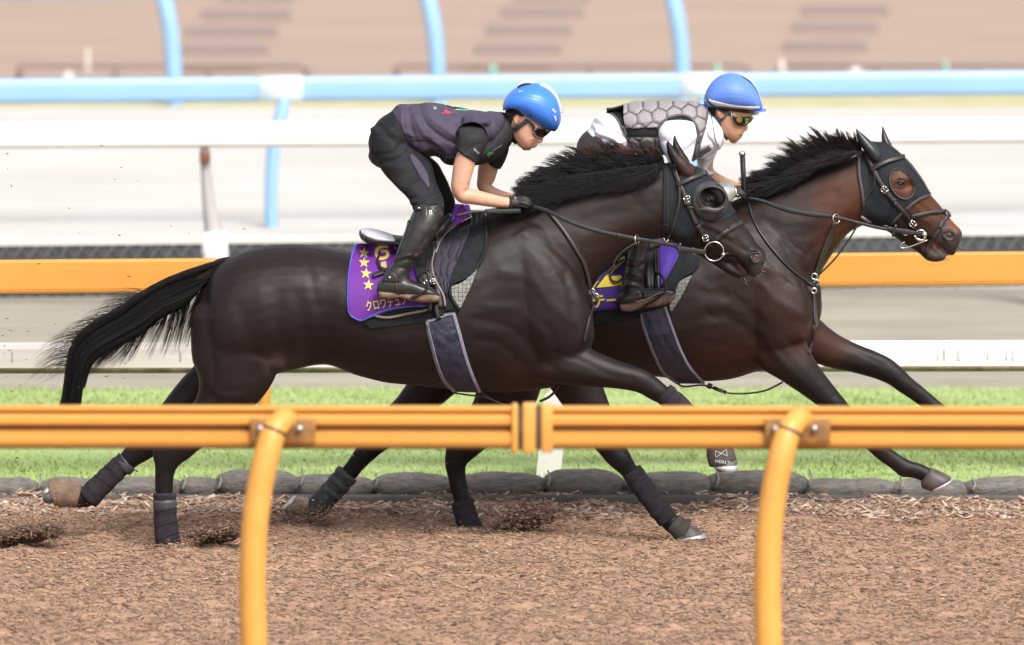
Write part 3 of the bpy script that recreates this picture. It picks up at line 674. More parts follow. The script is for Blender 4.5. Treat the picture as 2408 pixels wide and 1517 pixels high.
plume((0, 1268), (120, 1250), 16, 18, 3200, 29.9, .06, 2, .010, 'dark dirt clod at the left edge')
plume((0, 1240), (150, 1215), 40, 30, 1500, 29.95, .12, 3, .0045, 'light dirt spray at the left edge', C_brown)
plume((470, 1265), (555, 1245), 24, 16, 2600, 29.9, .07, 4, .009, 'dark scuffed dirt behind the left near post')
plume((640, 1250), (740, 1235), 14, 20, 2600, 30.7, .06, 5, .008, 'dark dirt under the padded hind boots')
plume((620, 1235), (780, 1205), 30, 30, 1300, 30.75, .12, 6, .0045, 'light dirt spray around the padded hind boots', C_brown)
plume((980, 1252), (1150, 1256), 14, 12, 900, 30.45, .06, 7, .007, 'dirt around the buried near hoof of the far horse', C_brown + C_dk)
plume((350, 1290), (440, 1288), 16, 14, 900, 29.85, .05, 8, .007, 'dirt around the buried hind hoof of the near horse', C_brown)
pts = []; sz = []
for i in range(420):
    x = abs(rr_.gauss(0, 330)); y = 1140 - abs(rr_.gauss(0, 260)) if rr_.random() < .8 else rr_.uniform(250, 1150)
    if rr_.random() < .25: x = rr_.uniform(600, 1400); y = rr_.uniform(1060, 1240)
    pts.append(P(x, y, 29.6 + rr_.random() * .9)[:]); sz.append(.002 + .006 * rr_.random() ** 3)
scatter('flying_woodchips', pts, sz, C_brown + C_dk, 9, 'small wood chips in the air behind the horses')
# ================================================================== HORSES
D1 = 30.0; D2 = 30.72
M_coat = mat('coat', (0, 0, 0), (0.72, 0.66, 0.66), 6, 0.47, 0.55, 260, vcol=True, spec=0.24, bdist=0.0012, stretch=(0.3, 1, 1))
M_hoof = mat('hoof_horn', (0.06, 0.055, 0.055), (0.14, 0.12, 0.10), 26, 0.5, 0.2, 60)
M_hoofp = mat('hoof_worn', (0.42, 0.30, 0.20), (0.16, 0.11, 0.08), 20, 0.6)
M_shoe = mat('horseshoe', (0.55, 0.56, 0.58), None, 5, 0.4, metal=0.6)
M_hair = mat('horse_hair', (0.006, 0.0055, 0.006), (0.013, 0.011, 0.011), 40, 0.42, spec=0.4)
M_eye = mat('horse_eye', (0.006, 0.004, 0.004), None, 5, 0.06, coat=0.5)
M_nos = mat('nostril_lining', (0.14, 0.03, 0.028), (0.03, 0.008, 0.008), 60, 0.4)
M_nos2 = mat('nostril_dark', (0.008, 0.005, 0.005), None, 60, 0.5)
M_wrap = mat('leg_wrap', (0.022, 0.018, 0.024), (0.032, 0.026, 0.032), 60, 0.95, 0.8, 260, bdist=0.002, spec=.2, c3=(0.05, 0.036, 0.032), s3=9)
M_tape = mat('wrap_tape', (0.055, 0.06, 0.065), (0.035, 0.038, 0.042), 30, 0.5)
M_tan = mat('tan_boot', (0.22, 0.14, 0.095), (0.13, 0.085, 0.06), 22, 0.85, 0.5, 60)
M_gboot = mat('grey_boot', (0.07, 0.058, 0.052), (0.045, 0.038, 0.034), 40, 0.8, 0.4, 120)
M_gel = mat('black_padded_boot', (0.022, 0.024, 0.028), (0.035, 0.034, 0.034), 20, 0.5, 0.3, 60)
M_hood = mat('hood_mesh', (0.010, 0.013, 0.016), (0.015, 0.019, 0.022), 120, 0.75, 0.5, 500, bdist=0.001, spec=.25)
M_trim = mat('hood_trim', (0.055, 0.042, 0.047), None, 5, 0.6)
M_lea = mat('black_leather', (0.016, 0.015, 0.016), (0.03, 0.027, 0.027), 30, 0.42, 0.3, 150, bdist=0.001)
M_leb = mat('bridle_leather', (0.035, 0.028, 0.028), (0.022, 0.018, 0.018), 30, 0.45, 0.3, 150, bdist=0.001)
M_rub = mat('rubber_rein', (0.014, 0.017, 0.019), None, 30, 0.55, 0.9, 400, bdist=0.002)
M_met = mat('bit_metal', (0.62, 0.60, 0.57), None, 5, 0.22, metal=1.0)
M_whites = mat('whiskers', (0.35, 0.30, 0.27), None, 5, 0.6)

def fl(q): return [tuple(q[i:i + 2]) for i in range(0, len(q), 2)]
def J2(z, *rows):        # rows in zoom coords: x1,y1,x2,y2,yoff,b
    return [(*z(r[0], r[1]), *z(r[2], r[3]), r[4], r[5]) for r in rows]
def L2(z, *rows):
    k = z(1, 0)[0] - z(0, 0)[0]; return [(*z(r[0], r[1]), r[2] * k, r[3], r[4]) for r in rows]

# ---------------- near horse
def horse1():
    g = []
    D = D1
    g.append(loft([(486, 668, 490, 880, 0, .20), (510, 624, 512, 905, 0, .245), (555, 598, 555, 905, 0, .27), (620, 580, 615, 890, 0, .27), (700, 575, 690, 868, 0, .265),
                   (770, 583, 768, 857, 0, .265), (835, 594, 835, 880, 0, .285), (905, 598, 903, 898, 0, .30), (975, 588, 970, 905, 0, .30), (1055, 562, 1053, 914, 0, .285), (1125, 528, 1127, 922, 0, .26),
                   (1195, 500, 1205, 922, 0, .235), (1265, 498, 1275, 915, 0, .215), (1325, 540, 1325, 900, 0, .19), (1352, 620, 1352, 850, 0, .16)], D, n=32, e=2.15, cap=.28))
    # withers ridge, croup ridge
    g.append(loft([(1040, 560, 1040, 620, 0, .05), (1110, 522, 1115, 620, 0, .07), (1170, 488, 1180, 620, 0, .08), (1230, 478, 1245, 620, 0, .09), (1300, 466, 1310, 620, 0, .09)], D, n=16))
    # neck
    g.append(loft([(1180, 492, 1330, 800, 0, .16), (1220, 480, 1378, 730, 0, .16), (1280, 456, 1392, 678, 0, .135), (1345, 430, 1420, 640, 0, .115), (1410, 410, 1462, 600, 0, .10), (1470, 398, 1512, 570, 0, .09),
                   (1530, 388, 1562, 560, 0, .085), (1580, 380, 1592, 560, 0, .085), (1612, 385, 1605, 540, 0, .08)], D, n=26, egg=0.25))
    # head
    g.append(loft([(1596, 372, 1560, 470, 0, .055), (1618, 380, 1562, 530, 0, .085)] + J2(zI, (520, 300, 215, 910, 0, .098), (650, 395, 300, 1015, 0, .10), (752, 505, 420, 1085, 0, .096), (862, 690, 525, 1150, 0, .078), (955, 825, 625, 1200, 0, .066),
                   (1045, 945, 740, 1225, 0, .058), (1112, 1050, 850, 1225, 0, .055), (1175, 1118, 940, 1262, 0, .058), (1203, 1190, 1000, 1320, 0, .052), (1168, 1270, 1042, 1352, 0, .04)), D, n=24, e=2.2))
    g.append(limb(L2(zI, (640, 1150, 60, 0, .045), (740, 1215, 58, 0, .04), (840, 1290, 50, 0, .036), (920, 1340, 38, 0, .032), (985, 1378, 24, 0, .024)), D, n=16))
    g.append(limb(L2(zI, (860, 1200, 40, 0, .036), (940, 1270, 34, 0, .032), (1005, 1340, 22, 0, .026)), D, n=12))
    # brow / cheek bulges
    for s in (-1, 1):
        g.append(limb(L2(zI, (600, 560, 60, s * .062, .03), (690, 600, 60, s * .068, .03)), D, n=12))
        g.append(limb(L2(zI, (330, 800, 150, s * .055, .035), (420, 900, 140, s * .055, .035)), D, n=16))
        g.append(limb(L2(zI, (1060, 1165, 45, s * .034, .022), (1130, 1165, 50, s * .036, .022)), D, n=12))
    # ears
    def ear(rows, yo): g.append(loft([(*zI(a, b), *zI(c, d), yo, w_) for a, b, c, d, w_ in rows], D, n=12, sub=3))
    ear([(224, 32, 240, 26, .005), (218, 90, 290, 88, .013), (232, 170, 345, 160, .022), (270, 260, 415, 225, .030), (330, 340, 480, 290, .032), (400, 395, 495, 350, .03)], -.055)
    ear([(296, -20, 318, -22, .005), (282, 60, 340, 50, .013), (292, 150, 390, 140, .022), (330, 240, 440, 210, .028), (420, 330, 480, 300, .03)], .055)
    # shoulders, forearms
    for s in (-1, 1):
        g.append(limb([(1215, 560, 50, s * .10, .07), (1250, 640, 85, s * .135, .085), (1290, 730, 95, s * .15, .09), (1315, 800, 85, s * .145, .085), (1310, 850, 55, s * .13, .07)], D, n=20))
        g.append(limb([(1345, 690, 45, s * .08, .09), (1352, 760, 42, s * .09, .09), (1340, 830, 50, s * .10, .08)], D, n=16))
    g.append(loft([(1345, 790, 1262, 893, -.13, .075), (1376, 812, 1312, 904, -.14, .07), (1432, 839, 1392, 910, -.15, .062), (1482, 857, 1448, 914, -.15, .052), (1514, 868, 1490, 921, -.15, .042), (1540, 884, 1512, 930, -.15, .038),
                   (1562, 902, 1532, 942, -.15, .036), (1585, 925, 1560, 955, -.15, .028), (1625, 962, 1603, 990, -.15, .025), (1665, 1005, 1643, 1024, -.15, .025), (1698, 1030, 1668, 1050, -.15, .032), (1706, 1052, 1676, 1066, -.15, .028), (1715, 1075, 1680, 1082, -.15, .034)], D, n=18, sub=3))
    g.append(limb([(1330, 850, 70, .14, .075), (1362, 915, 56, .14, .068), (1402, 990, 44, .13, .055), (1436, 1050, 33, .13, .042), (1460, 1083, 27, .12, .038), (1480, 1108, 21, .12, .028), (1520, 1160, 19, .12, .025), (1560, 1212, 20, .12, .026),
                   (1582, 1232, 24, .12, .032), (1604, 1242, 20, .12, .028)], D, n=18, sub=3))
    # hindquarters
    for s in (-1, 1):
        g.append(limb([(535, 700, 60, s * .085, .11), (570, 700, 85, s * .10, .12), (640, 730, 90, s * .12, .11)], D, n=24, cap=.5))
        g.append(limb([(640, 690, 75, s * .14, .10), (655, 780, 60, s * .15, .09), (640, 850, 38, s * .14, .075)], D, n=16))
    g.append(limb([(555, 740, 108, -.12, .125), (556, 810, 108, -.13, .12), (550, 868, 100, -.135, .11), (536, 915, 78, -.14, .095), (508, 960, 55, -.14, .07), (462, 1008, 43, -.14, .055), (418, 1050, 40, -.14, .042), (393, 1086, 29, -.14, .036),
                   (386, 1125, 22, -.14, .028), (386, 1180, 21, -.14, .026), (388, 1230, 22, -.14, .028), (396, 1268, 25, -.14, .034), (402, 1290, 24, -.14, .034)], D, n=20, sub=3))
    g.append(limb([(372, 1046, 9, -.14, .018), (368, 1070, 10, -.14, .02), (374, 1100, 9, -.14, .018)], D, n=10))
    g.append(limb([(570, 800, 80, .13, .10), (515, 868, 52, .14, .085), (452, 930, 46, .14, .065), (398, 990, 39, .14, .052), (345, 1042, 36, .14, .042), (312, 1072, 27, .14, .034), (288, 1095, 22, .14, .028), (245, 1135, 21, .14, .026), (208, 1168, 24, .14, .03),
                   (180, 1172, 22, .14, .028), (150, 1160, 26, .14, .036), (130, 1158, 26, .14, .04)], D, n=18, sub=3))
    # dock of the tail
    g.append(limb([(560, 625, 26, 0, .035), (515, 632, 24, 0, .035), (465, 662, 17, 0, .024)], D, n=12))
    v, f, nn = remesh('horse', g, 0.0072, 12)
    lf = [  # (line, width px, depth mm)
        ([(655, 690), (650, 760), (672, 850)], 15, -7), ([(600, 850), (660, 862), (700, 862)], 9, 6), ([(478, 700), (492, 800), (500, 870), (498, 930)], 8, -9), ([(500, 650), (515, 760), (520, 860)], 12, 6), ([(560, 720), (590, 800), (600, 880)], 14, -6), ([(610, 700), (630, 780)], 18, 6), ([(560, 640), (640, 640), (720, 660)], 22, 5), ([(590, 610), (650, 600), (690, 612)], 7, -4), ([(700, 590), (725, 640), (745, 720)], 9, -5), ([(735, 600), (752, 650)], 8, 5), ([(480, 900), (520, 930), (570, 930)], 7, 5), ([(540, 690), (535, 740), (560, 800)], 16, 3), ([(492, 660), (480, 760), (492, 860)], 12, -4),
        ([(700, 700), (720, 790), (760, 840)], 16, -8), ([(755, 700), (770, 740), (790, 800)], 24, -4), ([(800, 700), (790, 780), (815, 850)], 14, 4), ([(720, 835), (780, 838), (830, 860)], 12, 6),
        ([(1225, 560), (1290, 600), (1330, 660)], 11, -8), ([(1180, 640), (1250, 660), (1300, 720), (1345, 760)], 12, 6), ([(1120, 750), (1200, 770), (1260, 830), (1300, 870)], 11, -9), ([(1150, 720), (1220, 730), (1280, 790)], 10, 5),
        ([(1130, 800), (1180, 812), (1230, 860)], 9, -6), ([(1100, 830), (1160, 850), (1210, 890)], 10, 4), ([(1330, 640), (1345, 720), (1335, 800), (1300, 860)], 9, -9), ([(1365, 690), (1368, 760), (1360, 810)], 10, 6),
        ([(1240, 540), (1300, 560), (1360, 620)], 14, 5), ([(1300, 830), (1370, 850), (1430, 880), (1490, 892)], 7, -5), ([(1320, 870), (1400, 885), (1460, 900)], 6, 3), ([(1290, 770), (1310, 830), (1290, 880)], 10, -6),
        ([(1250, 520), (1340, 520), (1440, 500), (1540, 480)], 15, -5), ([(1360, 560), (1440, 540), (1530, 520)], 14, 4), ([(1400, 620), (1480, 560), (1550, 530)], 9, -4), ([(1480, 450), (1520, 500), (1555, 530)], 10, -3), ([(1380, 500), (1450, 470), (1540, 440)], 12, 4),
        ([(1060, 700), (1120, 690), (1170, 640)], 14, -4), ([(1140, 560), (1170, 620), (1210, 680)], 18, 4),
        ([(930, 800), (980, 860)], 12, 3), ([(880, 780), (1040, 800)], 20, 3)]
    rw = random.Random(5)
    for k in range(46):
        x = rw.uniform(1230, 1540); y = 690 - (x - 1230) * .55 + rw.uniform(-70, 120) * (1 - (x - 1230) / 600); a_ = rw.gauss(1.0, .35); L_ = rw.uniform(12, 38)
        lf.append(([(x, y), (x + L_ * .5 * math.cos(a_) + rw.gauss(0, 3), y + L_ * .5 * math.sin(a_)), (x + L_ * math.cos(a_), y + L_ * math.sin(a_))], 3.2, rw.choice((-2.2, -1.6, 1.6))))
    for k in range(7): lf.append(([(870 + 34 * k, 790), (880 + 36 * k, 850), (872 + 38 * k, 890)], 7, -1.6))
    hd = [  # head lines in zI
        ([zI(620, 900), zI(800, 1000), zI(980, 1110)], 5, -4), ([zI(560, 850), zI(700, 900), zI(860, 980)], 6, 4), ([zI(700, 1180), zI(880, 1180), zI(990, 1300), zI(1030, 1350)], 2.2, -7), ([zI(900, 1000), zI(980, 1090), zI(1030, 1130)], 5, -3),
        ([zI(1095, 1150)], 8, -9), ([zI(1040, 1140), zI(1045, 1200), zI(1090, 1235)], 3, 4), ([zI(1060, 1110), zI(1120, 1105), zI(1170, 1150), zI(1160, 1220)], 3, 5), ([zI(575, 640), zI(630, 590), zI(700, 640)], 3, 4), ([zI(640, 630)], 5, -6),
        ([zI(570, 690), zI(640, 700), zI(700, 690)], 3, -3), ([zI(500, 950), zI(580, 1050), zI(640, 1130)], 5, -3), ([zI(450, 700), zI(480, 850), zI(420, 980)], 8, 3)]
    lf = [(a, b * 1.15, c * .5) for a, b, c in lf]; v = sculpt(v, nn, lf + hd, 0, -1); v = sculpt(v, nn, lf[:14] + hd, 0, 1)
    v = vnoise(v, 9, 0.0016, nn, 3, (0.7, 1, 1)); v = vnoise(v, 34, 0.0008, nn, 8, (.6, 1, 1))
    return v, f, nn
def coatcol(v, base, zones, seed=0):
    p = PX(v); c = np.tile(np.array(base, float), (len(v), 1))
    for pts, wd, col in zones:
        a = np.asarray(pts, float); a = a[None] if a.ndim == 1 else a
        d = np.linalg.norm(p - a[0], axis=1) if len(a) == 1 else segdist(p, a); t = np.clip(1.25 * np.exp(-(d / wd) ** 2), 0, 1)[:, None]; c = c * (1 - t) + np.array(col) * t
    return c
BLK = (0.009, 0.0072, 0.0072)
h1 = thing('horse', 'dark brown racehorse nearest the camera, black hood with round rubber eye cups', 'horse', (P(900, 1282, D1).x, D1, 0))
v1, f1, n1 = horse1()
hb1 = mk('body', v1, f1, M_coat, h1)
setcol(hb1, coatcol(v1, (0.0155, 0.0096, 0.0088), [([(1330, 600), (1480, 540)], 45, (0.02, 0.010, 0.008)), ([(1200, 900), (1250, 905)], 40, (0.03, 0.012, 0.009)), ([(390, 1080), (388, 1290)], 40, BLK), ([(340, 1050), (130, 1160)], 40, BLK), ([(1450, 1070), (1600, 1240)], 40, BLK),
    ([(1560, 900), (1700, 1080)], 35, BLK), ([zI(470, 330)], 10, (0.07, 0.03, 0.018)), ([zI(240, 60), zI(240, 150), zI(290, 260)], 9, (0.008, 0.007, 0.008)), ([zI(380, 250), zI(420, 330)], 12, (0.045, 0.026, 0.02)), ([zI(1130, 1200), zI(1080, 1330)], 12, (0.055, 0.046, 0.046)), ([zI(720, 880), zI(950, 1060)], 22, (0.034, 0.025, 0.024)), ([zI(930, 1260), zI(1000, 1330)], 3, (0.08, 0.04, 0.036)), ([zI(1010, 1375)], 4, (0.12, 0.08, 0.06)), ([(640, 860), (700, 850)], 22, (0.045, 0.03, 0.03))]))
T1 = bvh((v1, f1))
# ---------------- far horse
def horse2():
    g = []; D = D2
    g.append(loft([(1040, 665, 1040, 872, 0, .20), (1065, 615, 1060, 888, 0, .25), (1125, 575, 1120, 895, 0, .265), (1200, 560, 1198, 880, 0, .265), (1280, 565, 1275, 862, 0, .26), (1350, 580, 1345, 855, 0, .27), (1420, 592, 1418, 868, 0, .285),
                   (1490, 590, 1488, 880, 0, .29), (1560, 572, 1560, 887, 0, .28), (1640, 535, 1645, 896, 0, .26), (1705, 500, 1715, 892, 0, .235), (1770, 490, 1778, 874, 0, .215), (1840, 520, 1842, 860, 0, .19), (1888, 600, 1890, 820, 0, .16)], D, n=32, e=2.15, cap=.28))
    g.append(loft([(1560, 565, 1560, 620, 0, .05), (1630, 522, 1635, 620, 0, .07), (1690, 484, 1700, 620, 0, .08), (1750, 462, 1765, 620, 0, .085)], D, n=16))
    g.append(loft([(1705, 482, 1850, 800, 0, .16), (1745, 462, 1910, 720, 0, .15), (1790, 442, 1925, 655, 0, .13), (1840, 422, 1945, 615, 0, .112), (1895, 402, 1968, 583, 0, .10), (1950, 382, 1995, 548, 0, .09), (2005, 368, 2030, 530, 0, .085), (2040, 352, 2050, 520, 0, .08)], D, n=26, egg=0.25))
    g.append(loft(J2(zJ, (300, 225, 180, 560, 0, .055), (390, 225, 170, 880, 0, .085), (520, 300, 235, 1025, 0, .098), (650, 420, 330, 1055, 0, .10), (765, 575, 430, 1110, 0, .094), (865, 740, 530, 1190, 0, .076), (960, 850, 630, 1235, 0, .066), (1040, 950, 730, 1250, 0, .058),
                   (1105, 1030, 830, 1235, 0, .055), (1165, 1090, 900, 1240, 0, .058), (1180, 1160, 960, 1275, 0, .054), (1150, 1230, 1010, 1315, 0, .044), (1120, 1300, 1050, 1338, 0, .03)), D, n=24, e=2.2))
    g.append(limb(L2(zJ, (600, 1160, 65, 0, .045), (700, 1225, 62, 0, .042), (790, 1285, 62, 0, .038), (860, 1345, 68, 0, .036), (920, 1362, 55, 0, .034), (985, 1372, 34, 0, .026)), D, n=16))
    g.append(limb(L2(zJ, (800, 1200, 50, 0, .038), (880, 1250, 50, 0, .034), (950, 1310, 40, 0, .03), (1000, 1345, 26, 0, .026)), D, n=12))
    for s in (-1, 1):
        g.append(limb(L2(zJ, (540, 560, 60, s * .062, .03), (650, 590, 60, s * .068, .03)), D, n=12))
        g.append(limb(L2(zJ, (300, 820, 160, s * .055, .035), (400, 900, 140, s * .055, .035)), D, n=16))
        g.append(limb(L2(zJ, (1030, 1150, 55, s * .034, .024), (1105, 1140, 60, s * .036, .024)), D, n=12))
    # shoulders
    for s in (-1, 1):
        g.append(limb([(1745, 560, 50, s * .10, .07), (1780, 640, 80, s * .13, .08), (1825, 730, 88, s * .145, .085), (1850, 790, 78, s * .14, .08)], D, n=20))
        g.append(limb([(1888, 680, 42, s * .065, .08), (1892, 740, 38, s * .075, .08), (1880, 780, 30, s * .09, .07)], D, n=16))
    g.append(loft([(1885, 730, 1770, 845, -.12, .075), (1895, 800, 1790, 868, -.13, .072), (1915, 843, 1838, 896, -.14, .064), (1940, 880, 1885, 928, -.14, .054), (1975, 925, 1928, 960, -.14, .045), (2005, 962, 1965, 995, -.14, .038), (2028, 990, 1990, 1018, -.14, .036),
                   (2050, 1015, 2020, 1040, -.14, .028), (2092, 1052, 2060, 1078, -.14, .026), (2120, 1072, 2094, 1102, -.14, .028), (2143, 1084, 2118, 1122, -.14, .032), (2165, 1090, 2145, 1124, -.14, .027), (2192, 1103, 2168, 1133, -.14, .033)], D, n=18, sub=3))
    g.append(loft([(1928, 750, 1850, 830, .12, .075), (1955, 775, 1905, 850, .13, .068), (1990, 797, 1945, 864, .14, .058), (2040, 818, 2005, 877, .14, .047), (2085, 838, 2052, 890, .14, .04), (2118, 862, 2085, 903, .14, .038), (2140, 885, 2110, 920, .14, .034),
                   (2170, 910, 2140, 940, .14, .027), (2215, 948, 2188, 975, .14, .025), (2240, 975, 2208, 995, .14, .03), (2250, 1000, 2218, 1005, .14, .028), (2258, 1020, 2220, 1022, .14, .034)], D, n=18, sub=3))
    for s in (-1, 1):
        g.append(limb([(1075, 700, 60, s * .085, .11), (1125, 700, 85, s * .10, .12), (1190, 730, 88, s * .12, .11)], D, n=24))
    g.append(limb([(1130, 740, 104, -.12, .125), (1165, 810, 100, -.13, .12), (1195, 865, 88, -.135, .11), (1190, 915, 78, -.14, .095), (1162, 965, 56, -.14, .07), (1125, 1012, 44, -.14, .055), (1085, 1055, 38, -.14, .042), (1071, 1088, 27, -.14, .036),
                   (1074, 1120, 22, -.14, .028), (1084, 1165, 21, -.14, .026), (1096, 1215, 22, -.14, .028), (1106, 1250, 24, -.14, .032)], D, n=20, sub=3))
    g.append(limb([(1100, 790, 85, .13, .10), (1062, 850, 66, .14, .09), (1015, 905, 52, .14, .07), (965, 960, 42, .14, .055), (912, 1010, 36, .14, .042), (872, 1050, 29, .14, .034), (845, 1082, 23, .14, .028), (815, 1118, 20, .14, .026), (765, 1165, 22, .14, .028),
                   (738, 1195, 24, .14, .032), (712, 1198, 22, .14, .03), (690, 1190, 24, .14, .036)], D, n=18, sub=3))
    v, f, nn = remesh('horse', g, 0.0072, 12)
    lf = [([(1745, 560), (1800, 600), (1850, 660)], 11, -7), ([(1700, 640), (1760, 650), (1830, 710), (1885, 740)], 12, 7), ([(1660, 740), (1720, 750), (1790, 810), (1810, 850)], 11, -8), ([(1780, 620), (1850, 650), (1890, 700), (1885, 790)], 11, 7),
          ([(1895, 640), (1902, 720), (1895, 780)], 8, -12), ([(1650, 690), (1720, 700), (1790, 760)], 12, -6), ([(1640, 800), (1720, 820), (1780, 850)], 10, -4), ([(1640, 845), (1700, 860)], 8, 3), ([(1850, 800), (1900, 860), (1960, 930)], 7, -4), ([(1810, 820), (1870, 880), (1930, 940)], 8, 5),
          ([(1950, 790), (2020, 830), (2080, 860)], 6, -4), ([(1960, 840), (2030, 862)], 6, 3), ([(1790, 500), (1870, 480), (1960, 450)], 14, -4), ([(1830, 560), (1900, 520), (1990, 490)], 13, 4), ([(1900, 600), (1960, 540), (2015, 515)], 9, -6), ([(1930, 560), (1990, 500), (2022, 450)], 12, 5), ([(1620, 560), (1660, 650), (1700, 690)], 16, -4),
          ([(1930, 680), (1934, 740)], 9, 6)]
    rw = random.Random(6)
    for k in range(46):
        x = rw.uniform(1640, 2010); y = 720 - (x - 1640) * .62 + rw.uniform(-60, 120) * (1 - (x - 1640) / 700); a_ = rw.gauss(.9, .35); L_ = rw.uniform(12, 38)
        lf.append(([(x, y), (x + L_ * .5 * math.cos(a_) + rw.gauss(0, 3), y + L_ * .5 * math.sin(a_)), (x + L_ * math.cos(a_), y + L_ * math.sin(a_))], 3.2, rw.choice((-2.2, -1.6, 1.6))))
    hd = [([zJ(700, 800), zJ(830, 900), zJ(1000, 1000)], 5, -4), ([zJ(640, 900), zJ(720, 960), zJ(850, 1020)], 6, 4), ([zJ(800, 1170), zJ(870, 1200), zJ(940, 1280), zJ(1000, 1340)], 2.4, -12), ([zJ(1000, 1030), zJ(1040, 1080)], 5, -3),
          ([zJ(1055, 1150)], 9, -10), ([zJ(980, 1110), zJ(1000, 1190), zJ(1060, 1225)], 3, 4), ([zJ(1000, 1090), zJ(1080, 1075), zJ(1140, 1120), zJ(1140, 1200)], 3, 5), ([zJ(500, 600), zJ(550, 570), zJ(610, 600)], 3, 4), ([zJ(555, 625)], 5, -5), ([zJ(500, 670), zJ(560, 690), zJ(620, 670)], 3, -3),
          ([zJ(640, 520), zJ(680, 620), zJ(660, 700)], 4, 4), ([zJ(560, 980), zJ(640, 1080), zJ(700, 1160)], 6, -3)]
    lf = [(a, b * 1.15, c * .62) for a, b, c in lf]; v = sculpt(v, nn, lf + hd, 0, -1); v = sculpt(v, nn, lf[:10] + hd, 0, 1)
    v = vnoise(v, 9, 0.0016, nn, 13, (0.7, 1, 1)); v = vnoise(v, 34, 0.0008, nn, 18, (.6, 1, 1))
    return v, f, nn
h2 = thing('horse', 'reddish brown racehorse beyond, leading, black hood with pointed ear covers', 'horse', (P(1450, 1240, D2).x, D2, 0))
v2, f2, n2 = horse2()
hb2 = mk('body', v2, f2, M_coat, h2)
BAY = (0.065, 0.022, 0.010)
setcol(hb2, coatcol(v2, (0.021, 0.0115, 0.0096), [([(1960, 470), (2010, 430)], 50, BAY), ([(2000, 500), (1950, 560)], 35, (0.06, 0.022, 0.012)), ([(1650, 860), (1760, 850)], 50, (0.034, 0.013, 0.009)), ([(1830, 680), (1880, 800)], 45, (0.032, 0.015, 0.012)), ([(1960, 820), (1920, 800)], 35, (0.055, 0.025, 0.016)),
    ([(1800, 440), (1900, 410), (2010, 365)], 22, (0.010, 0.008, 0.008)), ([(2030, 860), (2250, 1020)], 42, BLK), ([(1900, 890), (2190, 1120)], 32, BLK), ([(1075, 1060), (1106, 1250)], 36, BLK), ([(900, 1020), (690, 1190)], 36, BLK),
    ([zJ(560, 600), zJ(850, 850), zJ(950, 930)], 34, (0.080, 0.030, 0.013)), ([zJ(560, 640)], 8, (0.02, 0.01, 0.008)), ([zJ(640, 680)], 8, (0.15, 0.065, 0.03)), ([zJ(720, 1120), zJ(620, 1200), zJ(800, 1270)], 20, (0.035, 0.016, 0.011)), ([zJ(1060, 1200), zJ(900, 1370), zJ(1090, 1110)], 24, (0.060, 0.045, 0.042)), ([zJ(1060, 1010), zJ(1130, 1080)], 8, (0.17, 0.06, 0.028)), ([zJ(890, 1215), zJ(920, 1250)], 5, (0.30, 0.10, 0.09)), ([zJ(960, 1290), zJ(1010, 1340)], 4, (0.26, 0.20, 0.17))]))
T2 = bvh((v2, f2))
# ears of hood horse are covered: drawn with the hood below

def hoof(rows, D, yo, w_, material, parent, shoe=None):
    """rows: outline pairs px; shoe: polyline px for the rim"""
    V, Fc = loft([(a, b, c, d, yo, wd) for a, b, c, d, wd in rows], D, n=18, sub=3, cap=0.15, e=2.4)
    o = mk('hoof', V, Fc, material, parent)
    if shoe: MB().add(*loft([(a, b, c, d, yo, wd) for a, b, c, d, wd in shoe], D, n=18, sub=2, cap=0.1, e=2.4)).build('horseshoe', M_shoe, o)
    return o
# near horse hooves and leg gear
hoof([(1672, 1080, 1722, 1070, .04), (1672, 1093, 1732, 1083, .055), (1686, 1108, 1735, 1097, .06)], D1, -.15, .05, M_hoof, h1, [(1674, 1096, 1735, 1092, .061), (1694, 1112, 1736, 1103, .060)])
hoof([(1590, 1243, 1615, 1232, .035), (1588, 1262, 1640, 1240, .05), (1590, 1270, 1655, 1258, .055)], D1, .12, .05, M_hoof, h1, [(1588, 1268, 1652, 1254, .056), (1590, 1272, 1661, 1263, .056)])
hoof([(132, 1146, 130, 1182, .045), (115, 1150, 112, 1184, .053), (101, 1158, 102, 1176, .045)], D1, .14, .05, M_hoof, h1, [(116, 1143, 99, 1160, .05), (121, 1147, 104, 1166, .05)])
hoof([(380, 1285, 420, 1282, .05), (378, 1300, 428, 1298, .06)], D1, -.14, .06, M_hoof, h1)
def legtube(rows, D, name, material, parent, n=24, sub=4, wr=0.0, e=2.0, cap=0.12, seed=0):
    V, Fc = limb(rows, D, n=n, sub=sub, cap=cap, e=e)
    if wr:
        V = [Vector(q) for q in V]; m = len(V) // n; c = [sum((V[i * n + k] for k in range(n)), Vector()) / n for i in range(m)]
        for i in range(m):
            s_ = wr * (0.6 * math.sin(i * 1.9 + seed) + 0.7 * noise.noise(Vector((i * .7, seed, 0))))
            for k in range(n):
                q = V[i * n + k]; q += (q - c[i]).normalized() * (s_ + wr * 0.7 * math.sin(i * 1.1 + 2 * math.pi * k / n * 1))
    return mk(name, V, Fc, material, parent)
